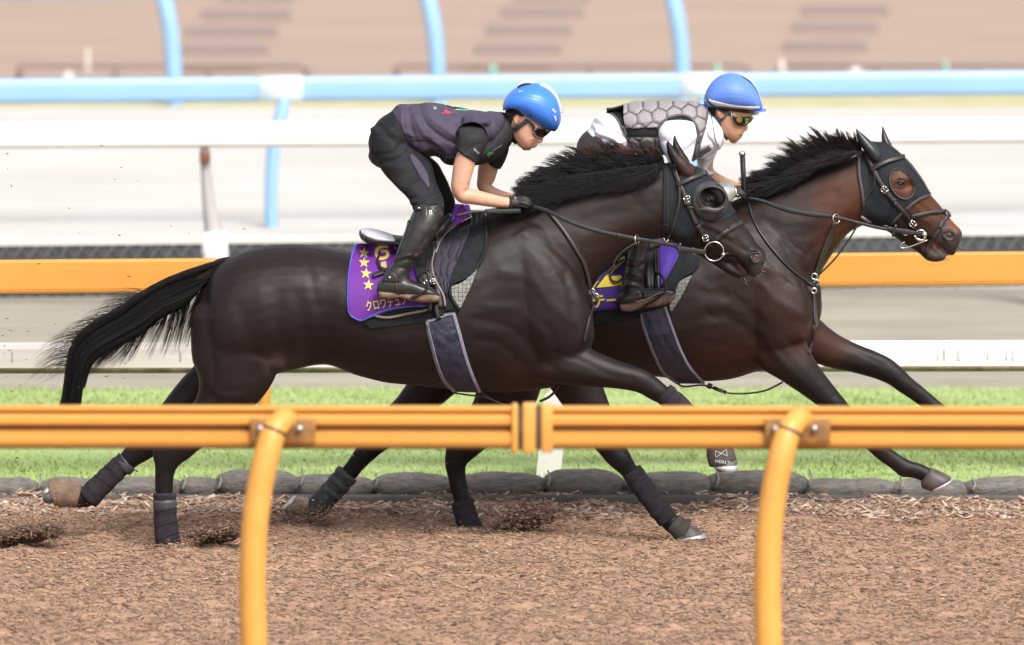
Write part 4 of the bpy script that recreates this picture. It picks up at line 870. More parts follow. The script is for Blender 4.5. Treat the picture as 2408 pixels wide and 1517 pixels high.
def wrap(rows, D, parent, tape=None, seed=0, sub=7):
    o = legtube(rows, D, 'leg_wrap', M_wrap, parent, n=26, sub=sub, wr=0.0018, seed=seed)
    if tape: legtube(tape, D, 'tape', M_tape, o, n=26, sub=3)
    # spiral edge of the bandage
    p = np.asarray(rows, float); mb = MB(); k = 4
    c = cat(p, 10)
    for j in range(k):
        a = c[int((j + 0.6) / (k + 0.4) * (len(c) - 1))]; nx_ = c[min(int((j + 0.6) / (k + 0.4) * (len(c) - 1)) + 4, len(c) - 1)]
        t = np.array([nx_[0] - a[0], nx_[1] - a[1]]); t /= np.linalg.norm(t) + 1e-9; q = np.array([-t[1], t[0]]); pts = []
        for g_ in np.linspace(0, 2 * math.pi, 17):
            cx, cy = a[0] + q[0] * a[2] * 1.02 * math.cos(g_) + t[0] * 5 * math.cos(g_), a[1] + q[1] * a[2] * 1.02 * math.cos(g_) + t[1] * 5 * math.cos(g_)
            pts.append(P(cx, cy, D + a[3] - a[4] * 1.02 * math.sin(g_)))
        mb.tube(pts, 0.0022, 5)
    mb.build('wrap_edge', M_wrap, o); return o
wrap([(387, 1160, 27, -.14, .040), (388, 1200, 27, -.14, .040), (391, 1245, 28, -.14, .041), (396, 1281, 31, -.14, .045)], D1, h1, [(387, 1175, 28, -.14, .0415), (388, 1197, 28, -.14, .0415)], 1)
wrap([(296, 1084, 25, .14, .038), (268, 1110, 26, .14, .038), (235, 1142, 27, .14, .040), (205, 1172, 29, .14, .042)], D1, h1, [(300, 1086, 26.0, .14, .0395), (287, 1098, 26.5, .14, .0395)], 2)
wrap([(1484, 1108, 25, .12, .037), (1512, 1146, 26, .12, .037), (1545, 1190, 26, .12, .038), (1570, 1222, 25, .12, .038)], D1, h1, None, 3)
wrap([(1560, 925, 27, -.15, .037), (1590, 950, 26, -.15, .037), (1632, 990, 26, -.15, .038), (1668, 1026, 27, -.15, .04)], D1, h1, None, 4)
legtube([(186, 1166, 27, .14, .040), (160, 1160, 33, .14, .046), (136, 1158, 35, .14, .050), (121, 1163, 29, .14, .052)], D1, 'bell_boot', M_tan, h1, wr=0.0025)
legtube([(1582, 1228, 23, .12, .038), (1600, 1243, 27, .12, .048), (1612, 1249, 30, .12, .054)], D1, 'bell_boot', M_gboot, h1, wr=0.001)
bb = legtube([(1685, 1046, 26, -.15, .042), (1693, 1066, 33, -.15, .052), (1699, 1088, 33, -.15, .060)], D1, 'bell_boot', M_gboot, h1)
# far horse
hoof([(2190, 1100, 2164, 1135, .04), (2215, 1110, 2168, 1148, .052), (2236, 1122, 2190, 1156, .055)], D2, -.14, .05, mat('hoof_plain', (0.045, 0.036, 0.036), (0.09, 0.065, 0.055), 30, 0.5), h2, [(2241, 1125, 2184, 1152, .057), (2238, 1131, 2190, 1158, .056)])
hoof([(2222, 1010, 2262, 1008, .045), (2220, 1035, 2275, 1030, .056)], D2, .14, .05, M_hoof, h2)
hoof([(726, 1172, 724, 1200, .044), (706, 1168, 708, 1210, .052), (690, 1170, 684, 1210, .054), (680, 1180, 670, 1205, .052)], D2, .14, .05, M_hoofp, h2, [(693, 1165, 662, 1199, .056), (696, 1168, 666, 1203, .056)])
hoof([(1086, 1252, 1130, 1248, .05), (1086, 1266, 1138, 1262, .06)], D2, -.14, .06, M_hoof, h2)
wrap([(1086, 1178, 27, -.14, .040), (1095, 1212, 27, -.14, .040), (1106, 1246, 30, -.14, .045)], D2, h2, None, 6)
bo = legtube([(818, 1113, 25, .14, .038), (800, 1133, 27, .14, .040), (776, 1160, 27, .14, .042), (752, 1185, 28, .14, .044), (733, 1202, 26, .14, .042)], D2, 'padded_boot', M_gel, h2, wr=0.001)
for c_ in ((812, 1119), (796, 1138), (778, 1158)): legtube([(c_[0] + 5, c_[1] - 6, 28.5, .14, .0425), (c_[0] - 4, c_[1] + 5, 28.5, .14, .0425)], D2, 'strap', M_tape, bo, sub=2)
# lettering on the near horse's boot
bvv = [Vector(q.co) + rootloc(h1) for q in bb.data.vertices]; TB = bvh((bvv, [list(p_.vertices) for p_ in bb.data.polygons]))
M_let = mat('pale_lettering', (0.5, 0.48, 0.46), None, 5, 0.6)
decal(TB, 'HOLLY', zH(178, 968), 9.5, 0.12, D1 - .2, M_let, 'lettering', bb, 0.002, xs=1.2, bold=0.012).name = 'lettering'
a, b, c, d = zH(180, 908), zH(183, 944), zH(238, 900), zH(243, 935)
mb = MB()
for q in ((b, a), (a, d), (d, c), (c, b)):
    strap(TB, [q[0], q[1]], 1.3, D1 - .2, 0.002, 0.001, 4, 0, mb)
mb.build('emblem', M_let, bb)

# eyes, nostrils
def eye(parent, T, px, py, rx, ry, D, s=1):
    h, n_, ok = hit(T, px, py, D); mb = MB(); mb.ball(h + Vector((0, 0.008, 0)), (rx / 565, 0.016, ry / 565), 16, 10); mb.build('eye', M_eye, parent)
    mb = MB(); c = h; pts = []
    for i in range(13):
        a_ = math.pi * i / 12; q = (px + rx * 1.25 * math.cos(a_), py - ry * 1.05 * math.sin(a_) + 1.5); pts.append(P(q[0], q[1], h.y - 0.006))
    mb.tube(pts, [0.001] + [0.0045] * 11 + [0.001], 6); mb.build('eyelid', M_coat_lid, parent)
M_coat_lid = mat('eyelid_skin', (0.026, 0.018, 0.017), (0.02, 0.014, 0.014), 60, 0.4)
eye(h1, T1, *zI(633, 622), 8.5, 6.2, D1 - .1); eye(h2, T2, *zJ(557, 628), 8.5, 6.8, D2 - .1)
def nostril(parent, T, z, pts, D, red):
    pl = [z(*q) for q in pts]; c = np.mean(pl, 0); h, _, _ = hit(T, c[0], c[1], D)
    ds = h.y
    V = [P(q[0], q[1], min(hit(T, q[0], q[1], D)[0].y, ds + .01) - 0.002) for q in pl]; n = len(V); cc = sum(V, Vector()) / n
    V2 = [q + (cc - q) * 0.18 + Vector((0, 0.006, 0)) for q in V]
    mb = MB(); mb.add(V + V2, [(i, (i + 1) % n, (i + 1) % n + n, i + n) for i in range(n)] + [tuple(range(n, 2 * n))]); o = mb.build('nostril', M_nos2, parent)
    c2 = cc + Vector((0.001, 0.004, 0.003)); MB().ball(c2, (red * .95, 0.003, red * 0.7), 12, 8).build('lining', M_nos, o)
    rr_n = [0.0045 if k > n * .45 else 0.0022 for k in range(n + 1)]; MB().tube(V + [V[0]], rr_n, 6).build('rim', M_coat_lid, o)
nostril(h1, T1, zI, [(1046, 1150), (1070, 1135), (1110, 1130), (1145, 1145), (1148, 1170), (1130, 1210), (1100, 1228), (1070, 1225), (1050, 1190)], D1 - .06, 0.0115)
nostril(h2, T2, zJ, [(990, 1135), (1010, 1110), (1050, 1102), (1092, 1115), (1105, 1150), (1095, 1185), (1060, 1198), (1020, 1195), (995, 1170)], D2 - .06, 0.012)

# ---------------- hair
def strands(name, gen, n, parent, material, segs=8, w0=0.0016, seed=0, colr=None):
    r = random.Random(seed); V = []; Fc = []; C_ = []
    for i in range(n):
        pts, wd, col = gen(r, i); pts = [Vector(q) for q in pts]; m = len(pts); b = len(V)
        for k, p in enumerate(pts):
            t = pts[min(k + 1, m - 1)] - pts[max(k - 1, 0)]; t.normalize(); u = t.cross(Vector((0, 1, 0))); u = u.normalized() if u.length > 1e-4 else Vector((1, 0, 0))
            ww = wd * (1 - 0.85 * (k / (m - 1)) ** 1.5); V += [p + u * ww, p - u * ww, p + Vector((0, -ww * 1.2, 0))]; C_ += [col] * 3
        for k in range(m - 1):
            a = b + k * 3; Fc += [(a, a + 1, a + 4, a + 3), (a + 1, a + 2, a + 5, a + 4), (a + 2, a, a + 3, a + 5)]
    o = mk(name, V, np.array(Fc), material, parent); setcol(o, np.array(C_)); return o
M_mane = mat('mane_hair', (0, 0, 0), None, 4, 0.5, vcol=True, spec=0.35)
def interp(tab, t):
    t = max(0, min(1, t)) * (len(tab) - 1); i = min(int(t), len(tab) - 2); f_ = t - i; return [a * (1 - f_) + b * f_ for a, b in zip(tab[i], tab[i + 1])]
# mane of the near horse: root along the crest, blown back; table: root x,y, tip x,y (zN coords)
mt1 = [(2180, 300, 2120, 90), (2050, 320, 1880, 110), (1850, 335, 1600, 120), (1650, 360, 1300, 40), (1450, 395, 1120, 100), (1300, 430, 930, 160), (1150, 480, 740, 240), (1000, 530, 560, 340), (850, 600, 420, 440), (740, 650, 360, 520), (650, 690, 340, 620)]
def clump(t, n, seed):
    c = int(t * n); q = random.Random(c * 31 + seed); return (c + .5) / n, q.random(), q.random(), q.random(), q.gauss(0, 1)
def gen_m1(r, i):
    t = r.random(); lev = int(r.random() * 4); cl, c1_, c2_, c3_, c4_ = clump(t, 34, lev * 77); rt = interp(mt1, t * .75 + cl * .25); tp = interp(mt1, cl); u = min(1, max(0, (lev + .15 + .8 * c1_) / 4 + r.gauss(0, .045)))          # u: 0 hugging the neck .. 1 top of the plume
    lay = r.random()
    rx, ry = zN(rt[0] + r.gauss(0, 25), rt[1] + r.gauss(0, 14) + 20)
    if lay < 0.72:
        k = (0.7 + .42 * c2_) * (1 - .45 * r.random() ** 2.2); u = u ** .85; tx, ty = zN(tp[2], tp[3]); tx = rx + (tx - rx) * k * (1.0 - .25 * u) + r.gauss(0, 2); ty = ry + (ty - ry) * (0.1 + 1.05 * u) * (.75 + .25 * k) + r.gauss(0, 1.6)
    else:
        ang = math.pi * (1.02 - 0.12 * r.random()); L = 50 + 80 * r.random(); tx = rx + L * math.cos(ang); ty = ry + 14 + 44 * r.random()
    y0 = D1 - 0.012 - 0.05 * (1 - u) * r.random() if lay < .72 else D1 - 0.075 - 0.03 * r.random(); y1 = D1 - 0.10 * r.random() * (1 - u) + r.gauss(0, 0.015) if lay < .72 else D1 - 0.115
    pts = []; bow = r.gauss(-7, 5) if lay < .72 else -4
    for k in range(9):
        s_ = k / 8; x = rx + (tx - rx) * s_ ** 1.25; y = ry + (ty - ry) * (1 - (1 - s_) ** 1.7) + bow * .4 * math.sin(math.pi * s_) + 5 * math.sin(s_ * 3.5 + c3_ * 6) * s_ + c4_ * 4 * s_ * s_
        pts.append(P(x, y, y0 + (y1 - y0) * s_))
    brown = (lay < .72 and t < 0.45 and u > 0.72 and c3_ < 0.75 and r.random() < .85)
    col = (0.075, 0.032, 0.024) if brown else ((0.007, 0.006, 0.0065) if r.random() < .8 else (0.016, 0.013, 0.013))
    return pts, 0.0010 + 0.0012 * r.random() ** 2, col
strands('mane', gen_m1, 6500, h1, M_mane, seed=1)
mt2 = [(2020, 440, 1950, 170), (1900, 470, 1780, 160), (1780, 515, 1600, 90), (1640, 570, 1330, 100), (1500, 620, 1190, 140), (1380, 680, 1000, 250), (1260, 740, 860, 280), (1150, 800, 700, 450), (1020, 850, 640, 590), (900, 900, 480, 710), (700, 930, 330, 790), (500, 950, 200, 860)]
def gen_m2(r, i):
    t = r.random(); lev = int(r.random() * 4); cl, c1_, c2_, c3_, c4_ = clump(t, 36, lev * 91 + 5); rt = interp(mt2, t * .75 + cl * .25); tp = interp(mt2, cl); u = min(1, max(0, (lev + .15 + .8 * c1_) / 4 + r.gauss(0, .045))); lay = r.random()
    rx, ry = zQ(rt[0] + r.gauss(0, 25), rt[1] + r.gauss(0, 14))
    if lay < 0.75:
        k = (0.65 + .48 * c2_) * (1 - .45 * r.random() ** 2.2); tx, ty = zQ(tp[2], tp[3]); tx = rx + (tx - rx) * k + r.gauss(0, 2); ty = ry + (ty - ry) * (0.35 + .65 * k) * (0.3 + 0.75 * u ** .7) + r.gauss(0, 1.6)
    else:
        L = 30 + 50 * r.random(); tx = rx - L; ty = ry + 4 + (30 if t > 0.45 else 8) * r.random()
    y0 = D2 - 0.01 - 0.04 * (1 - u) * r.random() if lay < .75 else D2 - 0.06 - 0.03 * r.random(); y1 = y0 + r.gauss(-0.01, 0.02)
    pts = []; bow = r.gauss(3 if t < .3 else -5, 6)
    for k in range(9):
        s_ = k / 8; x = rx + (tx - rx) * s_ ** 1.2; y = ry + (ty - ry) * (1 - (1 - s_) ** 1.5) + bow * .5 * math.sin(math.pi * s_) + (6 * math.sin(s_ * 3.5 + c3_ * 6)) * s_ + c4_ * 5 * s_ * s_; pts.append(P(x, y, y0 + (y1 - y0) * s_))
    return pts, 0.0009 + 0.0011 * r.random() ** 2, ((0.03, 0.016, 0.014) if (t < .5 and r.random() < .35) else (0.008, 0.007, 0.0075))
strands('mane', gen_m2, 5500, h2, M_mane, seed=2)
# tail
TU = [zT(*q) for q in [(1790, 95), (1500, 180), (1200, 290), (950, 430), (760, 560), (500, 700), (340, 860), (280, 1050), (255, 1250), (225, 1480), (195, 1640)]]
TL = [zT(*q) for q in [(1560, 380), (1420, 520), (1200, 620), (1050, 760), (900, 850), (700, 960), (560, 1060), (500, 1160), (460, 1300), (440, 1480), (400, 1600)]]
TU = cat(TU, 6); TL = cat(TL, 6); NTL = len(TU) - 1
def gen_t(r, i):
    cid = int(r.random() * 30); qc = random.Random(cid * 13 + 4); uc = (cid + qc.random()) / 30; u = uc + r.gauss(0, .045); ph = qc.random() * 6; lc = qc.random(); kind = r.random(); e0 = 0.0; L1 = min(1.02, (0.80 + .3 * lc) * (1 - .3 * r.random() ** 3)); e1 = min(1, L1); cl = uc
    pts = []; yo = (qc.random() - .5) * .07 + r.gauss(0, 0.006); drift = qc.gauss(0, 4)
    if kind < 0.81:
        e0 = max(0, r.uniform(-.25, .25))
        for k in range(16):
            s_ = e0 + (e1 - e0) * k / 15; a = s_ * NTL; i0 = min(int(a), NTL - 1); ft = a - i0; A_ = TU[i0] * (1 - ft) + TU[i0 + 1] * ft; B_ = TL[i0] * (1 - ft) + TL[i0 + 1] * ft
            uu = .5 + (u - .5) * (1.02 - .16 * math.sin(s_ * 3.1) - .22 * max(0, s_ - .45) * (1.6 if lc < .6 else -.6)); q = A_ * (1 - uu) + B_ * uu; q = q + np.array([math.sin(ph + s_ * 5), math.cos(ph + s_ * 4)]) * (2 + 5 * lc) * s_ + np.array([drift * s_ ** 3, 0]); pts.append(P(q[0], q[1], D1 + yo))
        wd = 0.0009 + 0.0011 * r.random()
    elif kind < 0.94:    # hanging wisps under the root
        s_ = r.uniform(0.0, 0.42); cs = round(s_ * 22) / 22; s_ = cs + r.gauss(0, .006); a = max(0, s_) * NTL; i0 = min(int(a), NTL - 1); B_ = TL[i0]; A_ = TU[i0]; st = A_ * 0.35 + B_ * 0.65; L_ = r.uniform(50, 130) * (1 - s_ * .9) + 15
        dx = -22 - 120 * s_ + r.gauss(0, 5)
        for k in range(11):
            q = k / 10; pts.append(P(st[0] + dx * q - 16 * q * q * (1 if s_ > .2 else .2) + 4 * math.sin(3 * q + cs * 40), st[1] + L_ * q ** 0.9 + 18 * q, D1 + yo))
        wd = 0.0009
    else:                # fly-away hairs above
        s_ = r.uniform(0.25, 0.75); a = s_ * NTL; i0 = int(a); st = TU[i0] * .85 + TL[i0] * .15; L_ = r.uniform(25, 105); up_ = r.gauss(-5, 6)
        for k in range(11):
            q = k / 10; pts.append(P(st[0] - L_ * q, st[1] - 2 + (10 + 60 * (s_ - .25)) * q * q + up_ * math.sin(q * 2.8), D1 + yo))
        wd = 0.0007
    return pts, wd, ((0.007, 0.006, 0.0068) if r.random() < .85 else (0.016, 0.014, 0.015))
strands('tail', gen_t, 6000, h1, M_mane, seed=3)
# whiskers of both muzzles
for (h_, z, T_, D_, ps) in ((h1, zI, T1, D1, [(1165, 1240), (1150, 1270), (1160, 1300), (1195, 1150), (1130, 1330), (1010, 1390), (990, 1400), (960, 1390)]), (h2, zJ, T2, D2, [(1145, 1240), (1150, 1270), (1140, 1290), (1020, 1360), (1000, 1380), (1030, 1340), (980, 1400), (1010, 1390)])):
    mb = MB(); r = random.Random(4)
    for (a, b) in ps:
        for k in range(5):
            x, y = z(a + r.gauss(0, 12), b + r.gauss(0, 12)); hh = hit(T_, x, y, D_)[0]; mb.tube([hh, hh + Vector((0.006 + r.random() * .008, -0.003, -0.002 - r.random() * .014))], [0.0005, 0.0002], 3)
    mb.build('whiskers', M_whites, h_)['kind'] = 'stuff'
# ================================================================== TACK
def kx(z): return z(1, 0)[0] - z(0, 0)[0]
def zl(z, *q): return [z(q[i], q[i + 1]) for i in range(0, len(q), 2)]
def geo(o):
    L_ = rootloc(o); return [Vector(q.co) + L_ for q in o.data.vertices], [list(p_.vertices) for p_ in o.data.polygons]
def sgeo(o): return geo(o)
M_purp = mat('purple_cloth', (0.125, 0.016, 0.25), (0.105, 0.013, 0.22), 12, 0.75, 0.3, 300, bdist=0.001)
M_purp2 = mat('violet_cloth', (0.06, 0.02, 0.26), (0.045, 0.015, 0.21), 12, 0.75, 0.3, 300, bdist=0.001)
M_pipe = mat('blue_piping', (0.07, 0.14, 0.62), None, 5, 0.6)
M_gold = mat('gold_embroidery', (0.62, 0.47, 0.13), (0.55, 0.41, 0.11), 90, 0.6, 0.4, 400, bdist=0.001)
M_yelt = mat('yellow_print', (0.80, 0.62, 0.05), None, 5, 0.6)
M_felt = mat('black_felt', (0.008, 0.010, 0.012), (0.015, 0.017, 0.019), 30, 0.85, 0.5, 150, bdist=0.002, spec=.25)
M_quilt = mat('navy_quilt', (0.024, 0.021, 0.035), (0.032, 0.028, 0.045), 30, 0.8, 0.3, 300, bdist=0.001)
M_beige = mat('beige_piping', (0.24, 0.19, 0.17), (0.19, 0.15, 0.14), 30, 0.7)
M_white = mat('white_leather', (0.62, 0.62, 0.66), (0.5, 0.5, 0.54), 12, 0.35)
M_navy = mat('navy_girth', (0.016, 0.018, 0.04), (0.026, 0.028, 0.055), 14, 0.55, 0.9, 26, stretch=(1, 1, 0.5), bdist=0.012)
M_gtrim = mat('grey_girth_edge', (0.24, 0.24, 0.29), (0.18, 0.18, 0.22), 40, 0.7)
def gripmat():
    m = mat('grey_grip', (0.30, 0.31, 0.28), None, 5, 0.8); n = m.node_tree; b = n.nodes['Principled BSDF']
    tc = n.nodes.new('ShaderNodeTexCoord'); mp = n.nodes.new('ShaderNodeMapping'); mp.inputs['Scale'].default_value = (60, 60, 60); mp.inputs['Rotation'].default_value = (math.pi / 2, 0, 0)
    br = n.nodes.new('ShaderNodeTexBrick'); br.offset = 0; br.inputs['Scale'].default_value = 1; br.inputs['Color1'].default_value = (0.30, 0.31, 0.28, 1); br.inputs['Color2'].default_value = (0.25, 0.26, 0.24, 1); br.inputs['Mortar'].default_value = (0.06, 0.06, 0.055, 1)
    br.inputs['Mortar Size'].default_value = 0.06; br.inputs['Brick Width'].default_value = 1.0; br.inputs['Row Height'].default_value = 1.0
    n.links.new(tc.outputs['Object'], mp.inputs[0]); n.links.new(mp.outputs[0], br.inputs[0]); n.links.new(br.outputs[0], b.inputs['Base Color'])
    vo = n.nodes.new('ShaderNodeTexNoise'); vo.inputs['Scale'].default_value = 220; mx = n.nodes.new('ShaderNodeMix'); mx.data_type = 'RGBA'; mx.blend_type = 'MULTIPLY'
    n.links.new(tc.outputs['Object'], vo.inputs[0]); rr = n.nodes.new('ShaderNodeMapRange'); rr.inputs[1].default_value = .4; rr.inputs[2].default_value = .6; rr.inputs[3].default_value = .45; n.links.new(vo.outputs[0], rr.inputs[0])
    mx.inputs[0].default_value = 1; n.links.new(br.outputs[0], mx.inputs[6]); n.links.new(rr.outputs[0], mx.inputs[7]); n.links.new(mx.outputs[2], b.inputs['Base Color']); return m
M_grip = gripmat()
def put(name, vf, material, parent, smooth=True): return mk(name, vf[0], vf[1], material, parent, smooth)
def buckle(parent, T, c, w_, h_, ang, D, off=0.010, name='buckle', t=0.0022):
    hh = hit(T, c[0], c[1], D)[0]; ca, sa = math.cos(ang), math.sin(ang); pts = []
    for a, b in ((-1, -1), (1, -1), (1, 1), (-1, 1), (-1, -1)):
        x, y = a * w_ / 2, b * h_ / 2; pts.append(P(c[0] + x * ca - y * sa, c[1] + x * sa + y * ca, hh.y - off))
    mb = MB(); mb.tube(pts[:2], t, 6); mb.tube(pts[1:3], t, 6); mb.tube(pts[2:4], t, 6); mb.tube(pts[3:5], t, 6); mb.tube([pts[0].lerp(pts[3], .5), pts[1].lerp(pts[2], .5)], t * .8, 6); return mb.build(name, M_met, parent)

# ---------- hood and bridle, near horse
hp = zl(zI, 195, 262, 270, 300, 340, 380, 420, 415, 500, 378, 512, 300, 470, 232, 600, 220, 700, 380, 790, 470, 890, 640, 905, 735, 800, 800, 700, 835, 600, 842, 545, 880, 480, 960, 440, 1110, 300, 1110, 190, 1030)
hd1 = put('hood', shell(v1, f1, n1, hp, 0.005, 0.004, holes=([zI(660 + 122 * math.cos(a), 606 + 98 * math.sin(a)) for a in np.linspace(0, 2 * math.pi, 28, endpoint=False)],)), M_hood, h1)
TH1 = bvh((v1, f1), sgeo(hd1))
def edge(T, line, wd, D, material, parent, name='trim', off=0.007): return put(name, strap(T, line, wd, D, off, 0.002, 6), material, parent)
edge(TH1, zl(zI, 232, 300, 235, 500, 240, 800, 245, 960), 1.2, D1, M_trim, hd1, 'seam'); edge(TH1, zl(zI, 205, 862, 245, 862), 1.2, D1, M_trim, hd1, 'seam')
# eye cup on the near side
kI = kx(zI); hh = hit(TH1, *zI(655, 630), D1 - .1)[0].y
def ell(cx, cy, rx, ry, dep, n=36, rot=0.0):
    out = []
    for i in range(n):
        a = 2 * math.pi * i / n; x, y = rx * math.cos(a), ry * math.sin(a); q = zI(cx + x * math.cos(rot) - y * math.sin(rot), cy + x * math.sin(rot) + y * math.cos(rot)); out.append(P(q[0], q[1], dep))
    return out
def rings(rs, closed=False):
    n = len(rs[0]); V = [q for r_ in rs for q in r_]; Fc = []
    for i in range(len(rs) - 1):
        for k in range(n): Fc.append((i * n + k, i * n + (k + 1) % n, (i + 1) * n + (k + 1) % n, (i + 1) * n + k))
    return V, Fc
rs = []
ring0 = []
for i in range(36):
    a = 2 * math.pi * i / 36; q = zI(652 + 176 * math.cos(a), 632 + 194 * math.sin(a)); h_ = hit(TH1, q[0], q[1], hh)[0].y; ring0.append(P(q[0], q[1], min(h_, hh + .03) - 0.006))
ring1 = []
for i in range(36):
    a = 2 * math.pi * i / 36; q = zI(660 + 150 * math.cos(a), 622 + 156 * math.sin(a)); ring1.append(P(q[0], q[1], min(hit(TH1, q[0], q[1], hh)[0].y, hh + .02) - 0.014))
cup = rings([[p + Vector((0, .006, 0)) for p in ring0], ring0, ring1, ell(672, 612, 146, 132, hh - .034, rot=.1), ell(677, 602, 138, 114, hh - .048, rot=.1), ell(676, 602, 131, 107, hh - .048, rot=.1), ell(668, 604, 128, 104, hh - .03, rot=.1), ell(660, 606, 124, 100, hh - .012, rot=.1)])
M_cup = mat('rubber_cup', (0.035, 0.038, 0.042), (0.055, 0.055, 0.058), 14, 0.45, 0.3, 40, c3=(0.10, 0.09, 0.085), s3=16)
cup_o = put('eye_cup', cup, M_cup, hd1)
V, Fc = patch(TH1, zl(zI, 545, 705, 560, 715), zl(zI, 545, 708, 562, 716), hh, 2, 2)
lipA = zl(zI, 545, 706, 620, 682, 700, 700, 790, 682); lipB = zl(zI, 560, 722, 640, 752, 720, 752, 800, 690)
mb = MB(); n_ = 14; A_ = cat(lipA, 6); B_ = cat(lipB, 6); V = []
for i in range(len(A_)): V += [P(A_[i][0], A_[i][1], hh - .047), P((A_[i][0] + B_[i][0]) / 2, (A_[i][1] + B_[i][1]) / 2, hh - .054), P(B_[i][0], B_[i][1], hh - .042)]
Fc = []
for i in range(len(A_) - 1):
    for k in range(2): Fc.append([i * 3 + k, i * 3 + k + 1, i * 3 + k + 4, i * 3 + k + 3])
mb.add(*thicken(V, Fc, .003)); mb.build('cup_lip', M_cup, cup_o)
# far side cup: silvered
M_silv = mat('silver_cup', (0.62, 0.62, 0.60), (0.35, 0.34, 0.31), 22, 0.22, metal=0.7)
put('eye_cup', loft([(*zI(700, 470), *zI(800, 640), .085, .06), (*zI(760, 448), *zI(842, 650), .09, .058), (*zI(820, 442), *zI(868, 625), .095, .05), (*zI(875, 468), *zI(893, 590), .10, .04)], D1, n=20, cap=.3), M_silv, hd1)
put('cup_clip', (lambda m: (m.v, m.f))(MB().tube([P(*zI(898, 500), D1 + .09), P(*zI(906, 560), D1 + .09), P(*zI(918, 575), D1 + .088), P(*zI(928, 568), D1 + .088)], 0.0022, 6)), M_met, hd1)
TH1 = bvh((v1, f1), sgeo(hd1)); 
br1 = put('bridle', strap(TH1, zl(zI, 288, 280, 320, 380, 352, 465, 400, 570, 430, 640, 470, 740, 522, 862), 42 * kI, D1, .008, .003, 5), M_leb, h1)
def st(pts, wd, T=TH1, z=zI, D=D1, off=.009, parent=br1, name='strap', m=M_leb, **k): return put(name, strap(T, zl(z, *pts), wd * kx(z), D, off, .003, 5, **k), m, parent)
st([325, 478, 420, 432, 520, 390, 625, 345], 44, off=.012, name='browband')
st([350, 495, 352, 640, 320, 780, 285, 900, 232, 1025], 24, name='throat_lash')
st([530, 872, 590, 970, 655, 1075], 42, name='cheek_strap'); st([545, 862, 610, 940, 690, 1022], 14, off=.007)
st([968, 832, 900, 870, 830, 915, 760, 965, 705, 1012], 40, name='noseband', off=.011); st([962, 815, 900, 850, 830, 895], 12, off=.013, name='noseband_edge')
st([400, 660, 470, 655], 26, off=.014, name='keeper'); st([445, 705, 495, 690], 20, off=.014, name='keeper')
buckle(br1, TH1, zI(427, 612), 14, 13, -.3, D1); buckle(br1, TH1, zI(608, 992), 13, 13, -.35, D1, .013)
MB().tube([P(*zI(200, 985), hit(TH1, *zI(235, 980), D1)[0].y - .012), P(*zI(212, 1018), hit(TH1, *zI(235, 980), D1)[0].y - .012), P(*zI(235, 1028), hit(TH1, *zI(235, 980), D1)[0].y - .012), P(*zI(248, 1000), hit(TH1, *zI(235, 980), D1)[0].y - .012)], .0022, 6).build('hook', M_met, br1)
yb = hit(T1, *zI(700, 1110), D1)[0].y - .022
put('bit_ring', ring(P(*zI(690, 1120), yb), 92 * kI / 565, .0030, 40), M_met, br1)
MB().ball(P(*zI(778, 1150), yb - .004), .0095, 14, 10).build('bit_end', M_met, br1); MB().tube([P(*zI(778, 1150), yb), P(*zI(820, 1140), yb + .012), P(*zI(850, 1160), yb + .035)], .005, 8).build('bit', M_lea, br1)
# reins near horse: from the hand to the bit ring
RD = [D1 - .19, D1 - .25, D1 - .255, D1 - .20, D1 - .15, yb - .002]
rp = zl(zN, 640, 812, 800, 860, 1000, 955, 1200, 1040, 1420, 1105, 1650, 1155) ; rq = zl(zN, 1650, 1155, 1890, 1200, 2100, 1235, 2330, 1280) + zl(zI, 350, 1095, 480, 1110, 612, 1122)
put('rein', strap(None, rp, 9.5, [D1 - .16, D1 - .24, D1 - .25, D1 - .235], 0, .006, 5, free=True), M_rub, br1)
rn2 = put('rein', strap(None, rq, 9.5, [D1 - .235, D1 - .19, D1 - .13, yb - .002], 0, .004, 5, free=True), M_lea, br1)
put('keeper', strap(None, zl(zI, 350, 1145, 362, 1040), 26 * kI, D1 - .14, .006, .003, 5, free=True), M_lea, rn2)
put('rein_loop', strap(None, zl(zI, 335, 1090, 400, 1100, 520, 1118, 605, 1128), 50 * kI, [D1 - .145, yb - .006], .004, .004, 5, free=True), M_lea, rn2)
c = zI(498, 1112); w__, h__ = 5, 13; yy = yb - .012; q = [P(c[0] + a, c[1] + b, yy) for a, b in ((-w__, -h__ / 2), (w__, -h__ / 2 + 3), (w__ - 1, h__ / 2 + 2), (-w__ - 1, h__ / 2))]
mb = MB(); [mb.tube([q[i], q[(i + 1) % 4]], .0022, 6) for i in range(4)]; mb.build('buckle', M_met, rn2)
# breastplate near horse
THb = T1
bp1 = put('breastplate', strap(T1, zl(zN, 690, 715, 780, 810, 880, 930, 1000, 1080, 1120, 1260, 1250, 1475) + zl(zG, 240, 300, 268, 400, 290, 500), 8, D1, .010, .003, 6), M_leb, h1)
put('martingale_strap', strap(None, zl(zN, 1880, 1240, 1700, 1360, 1600, 1500) + zl(zG, 480, 300, 400, 390, 330, 480, 300, 530), 5, D1 - .06, 0, .003, 6, free=True), M_lea, bp1)
yy = hit(T1, *zG(320, 560), D1 - .1)[0].y
put('martingale_ring', ring(P(*zN(1885, 1205), D1 - .20), .019, .0025, 26, ax=(.9, -.45, .1)), M_met, bp1)
for q, r_ in (((300, 520), .011), ((330, 560), .012)): put('ring', ring(P(*zG(*q), D1 - .16), r_, .003, 18), M_met, bp1)
put('clip', (lambda m: (m.v, m.f))(MB().tube([P(*zG(290, 500), D1 - .16), P(*zG(310, 545), D1 - .165), P(*zG(345, 590), D1 - .165), P(*zG(320, 610), D1 - .16)], .007, 8)), M_lea, bp1)
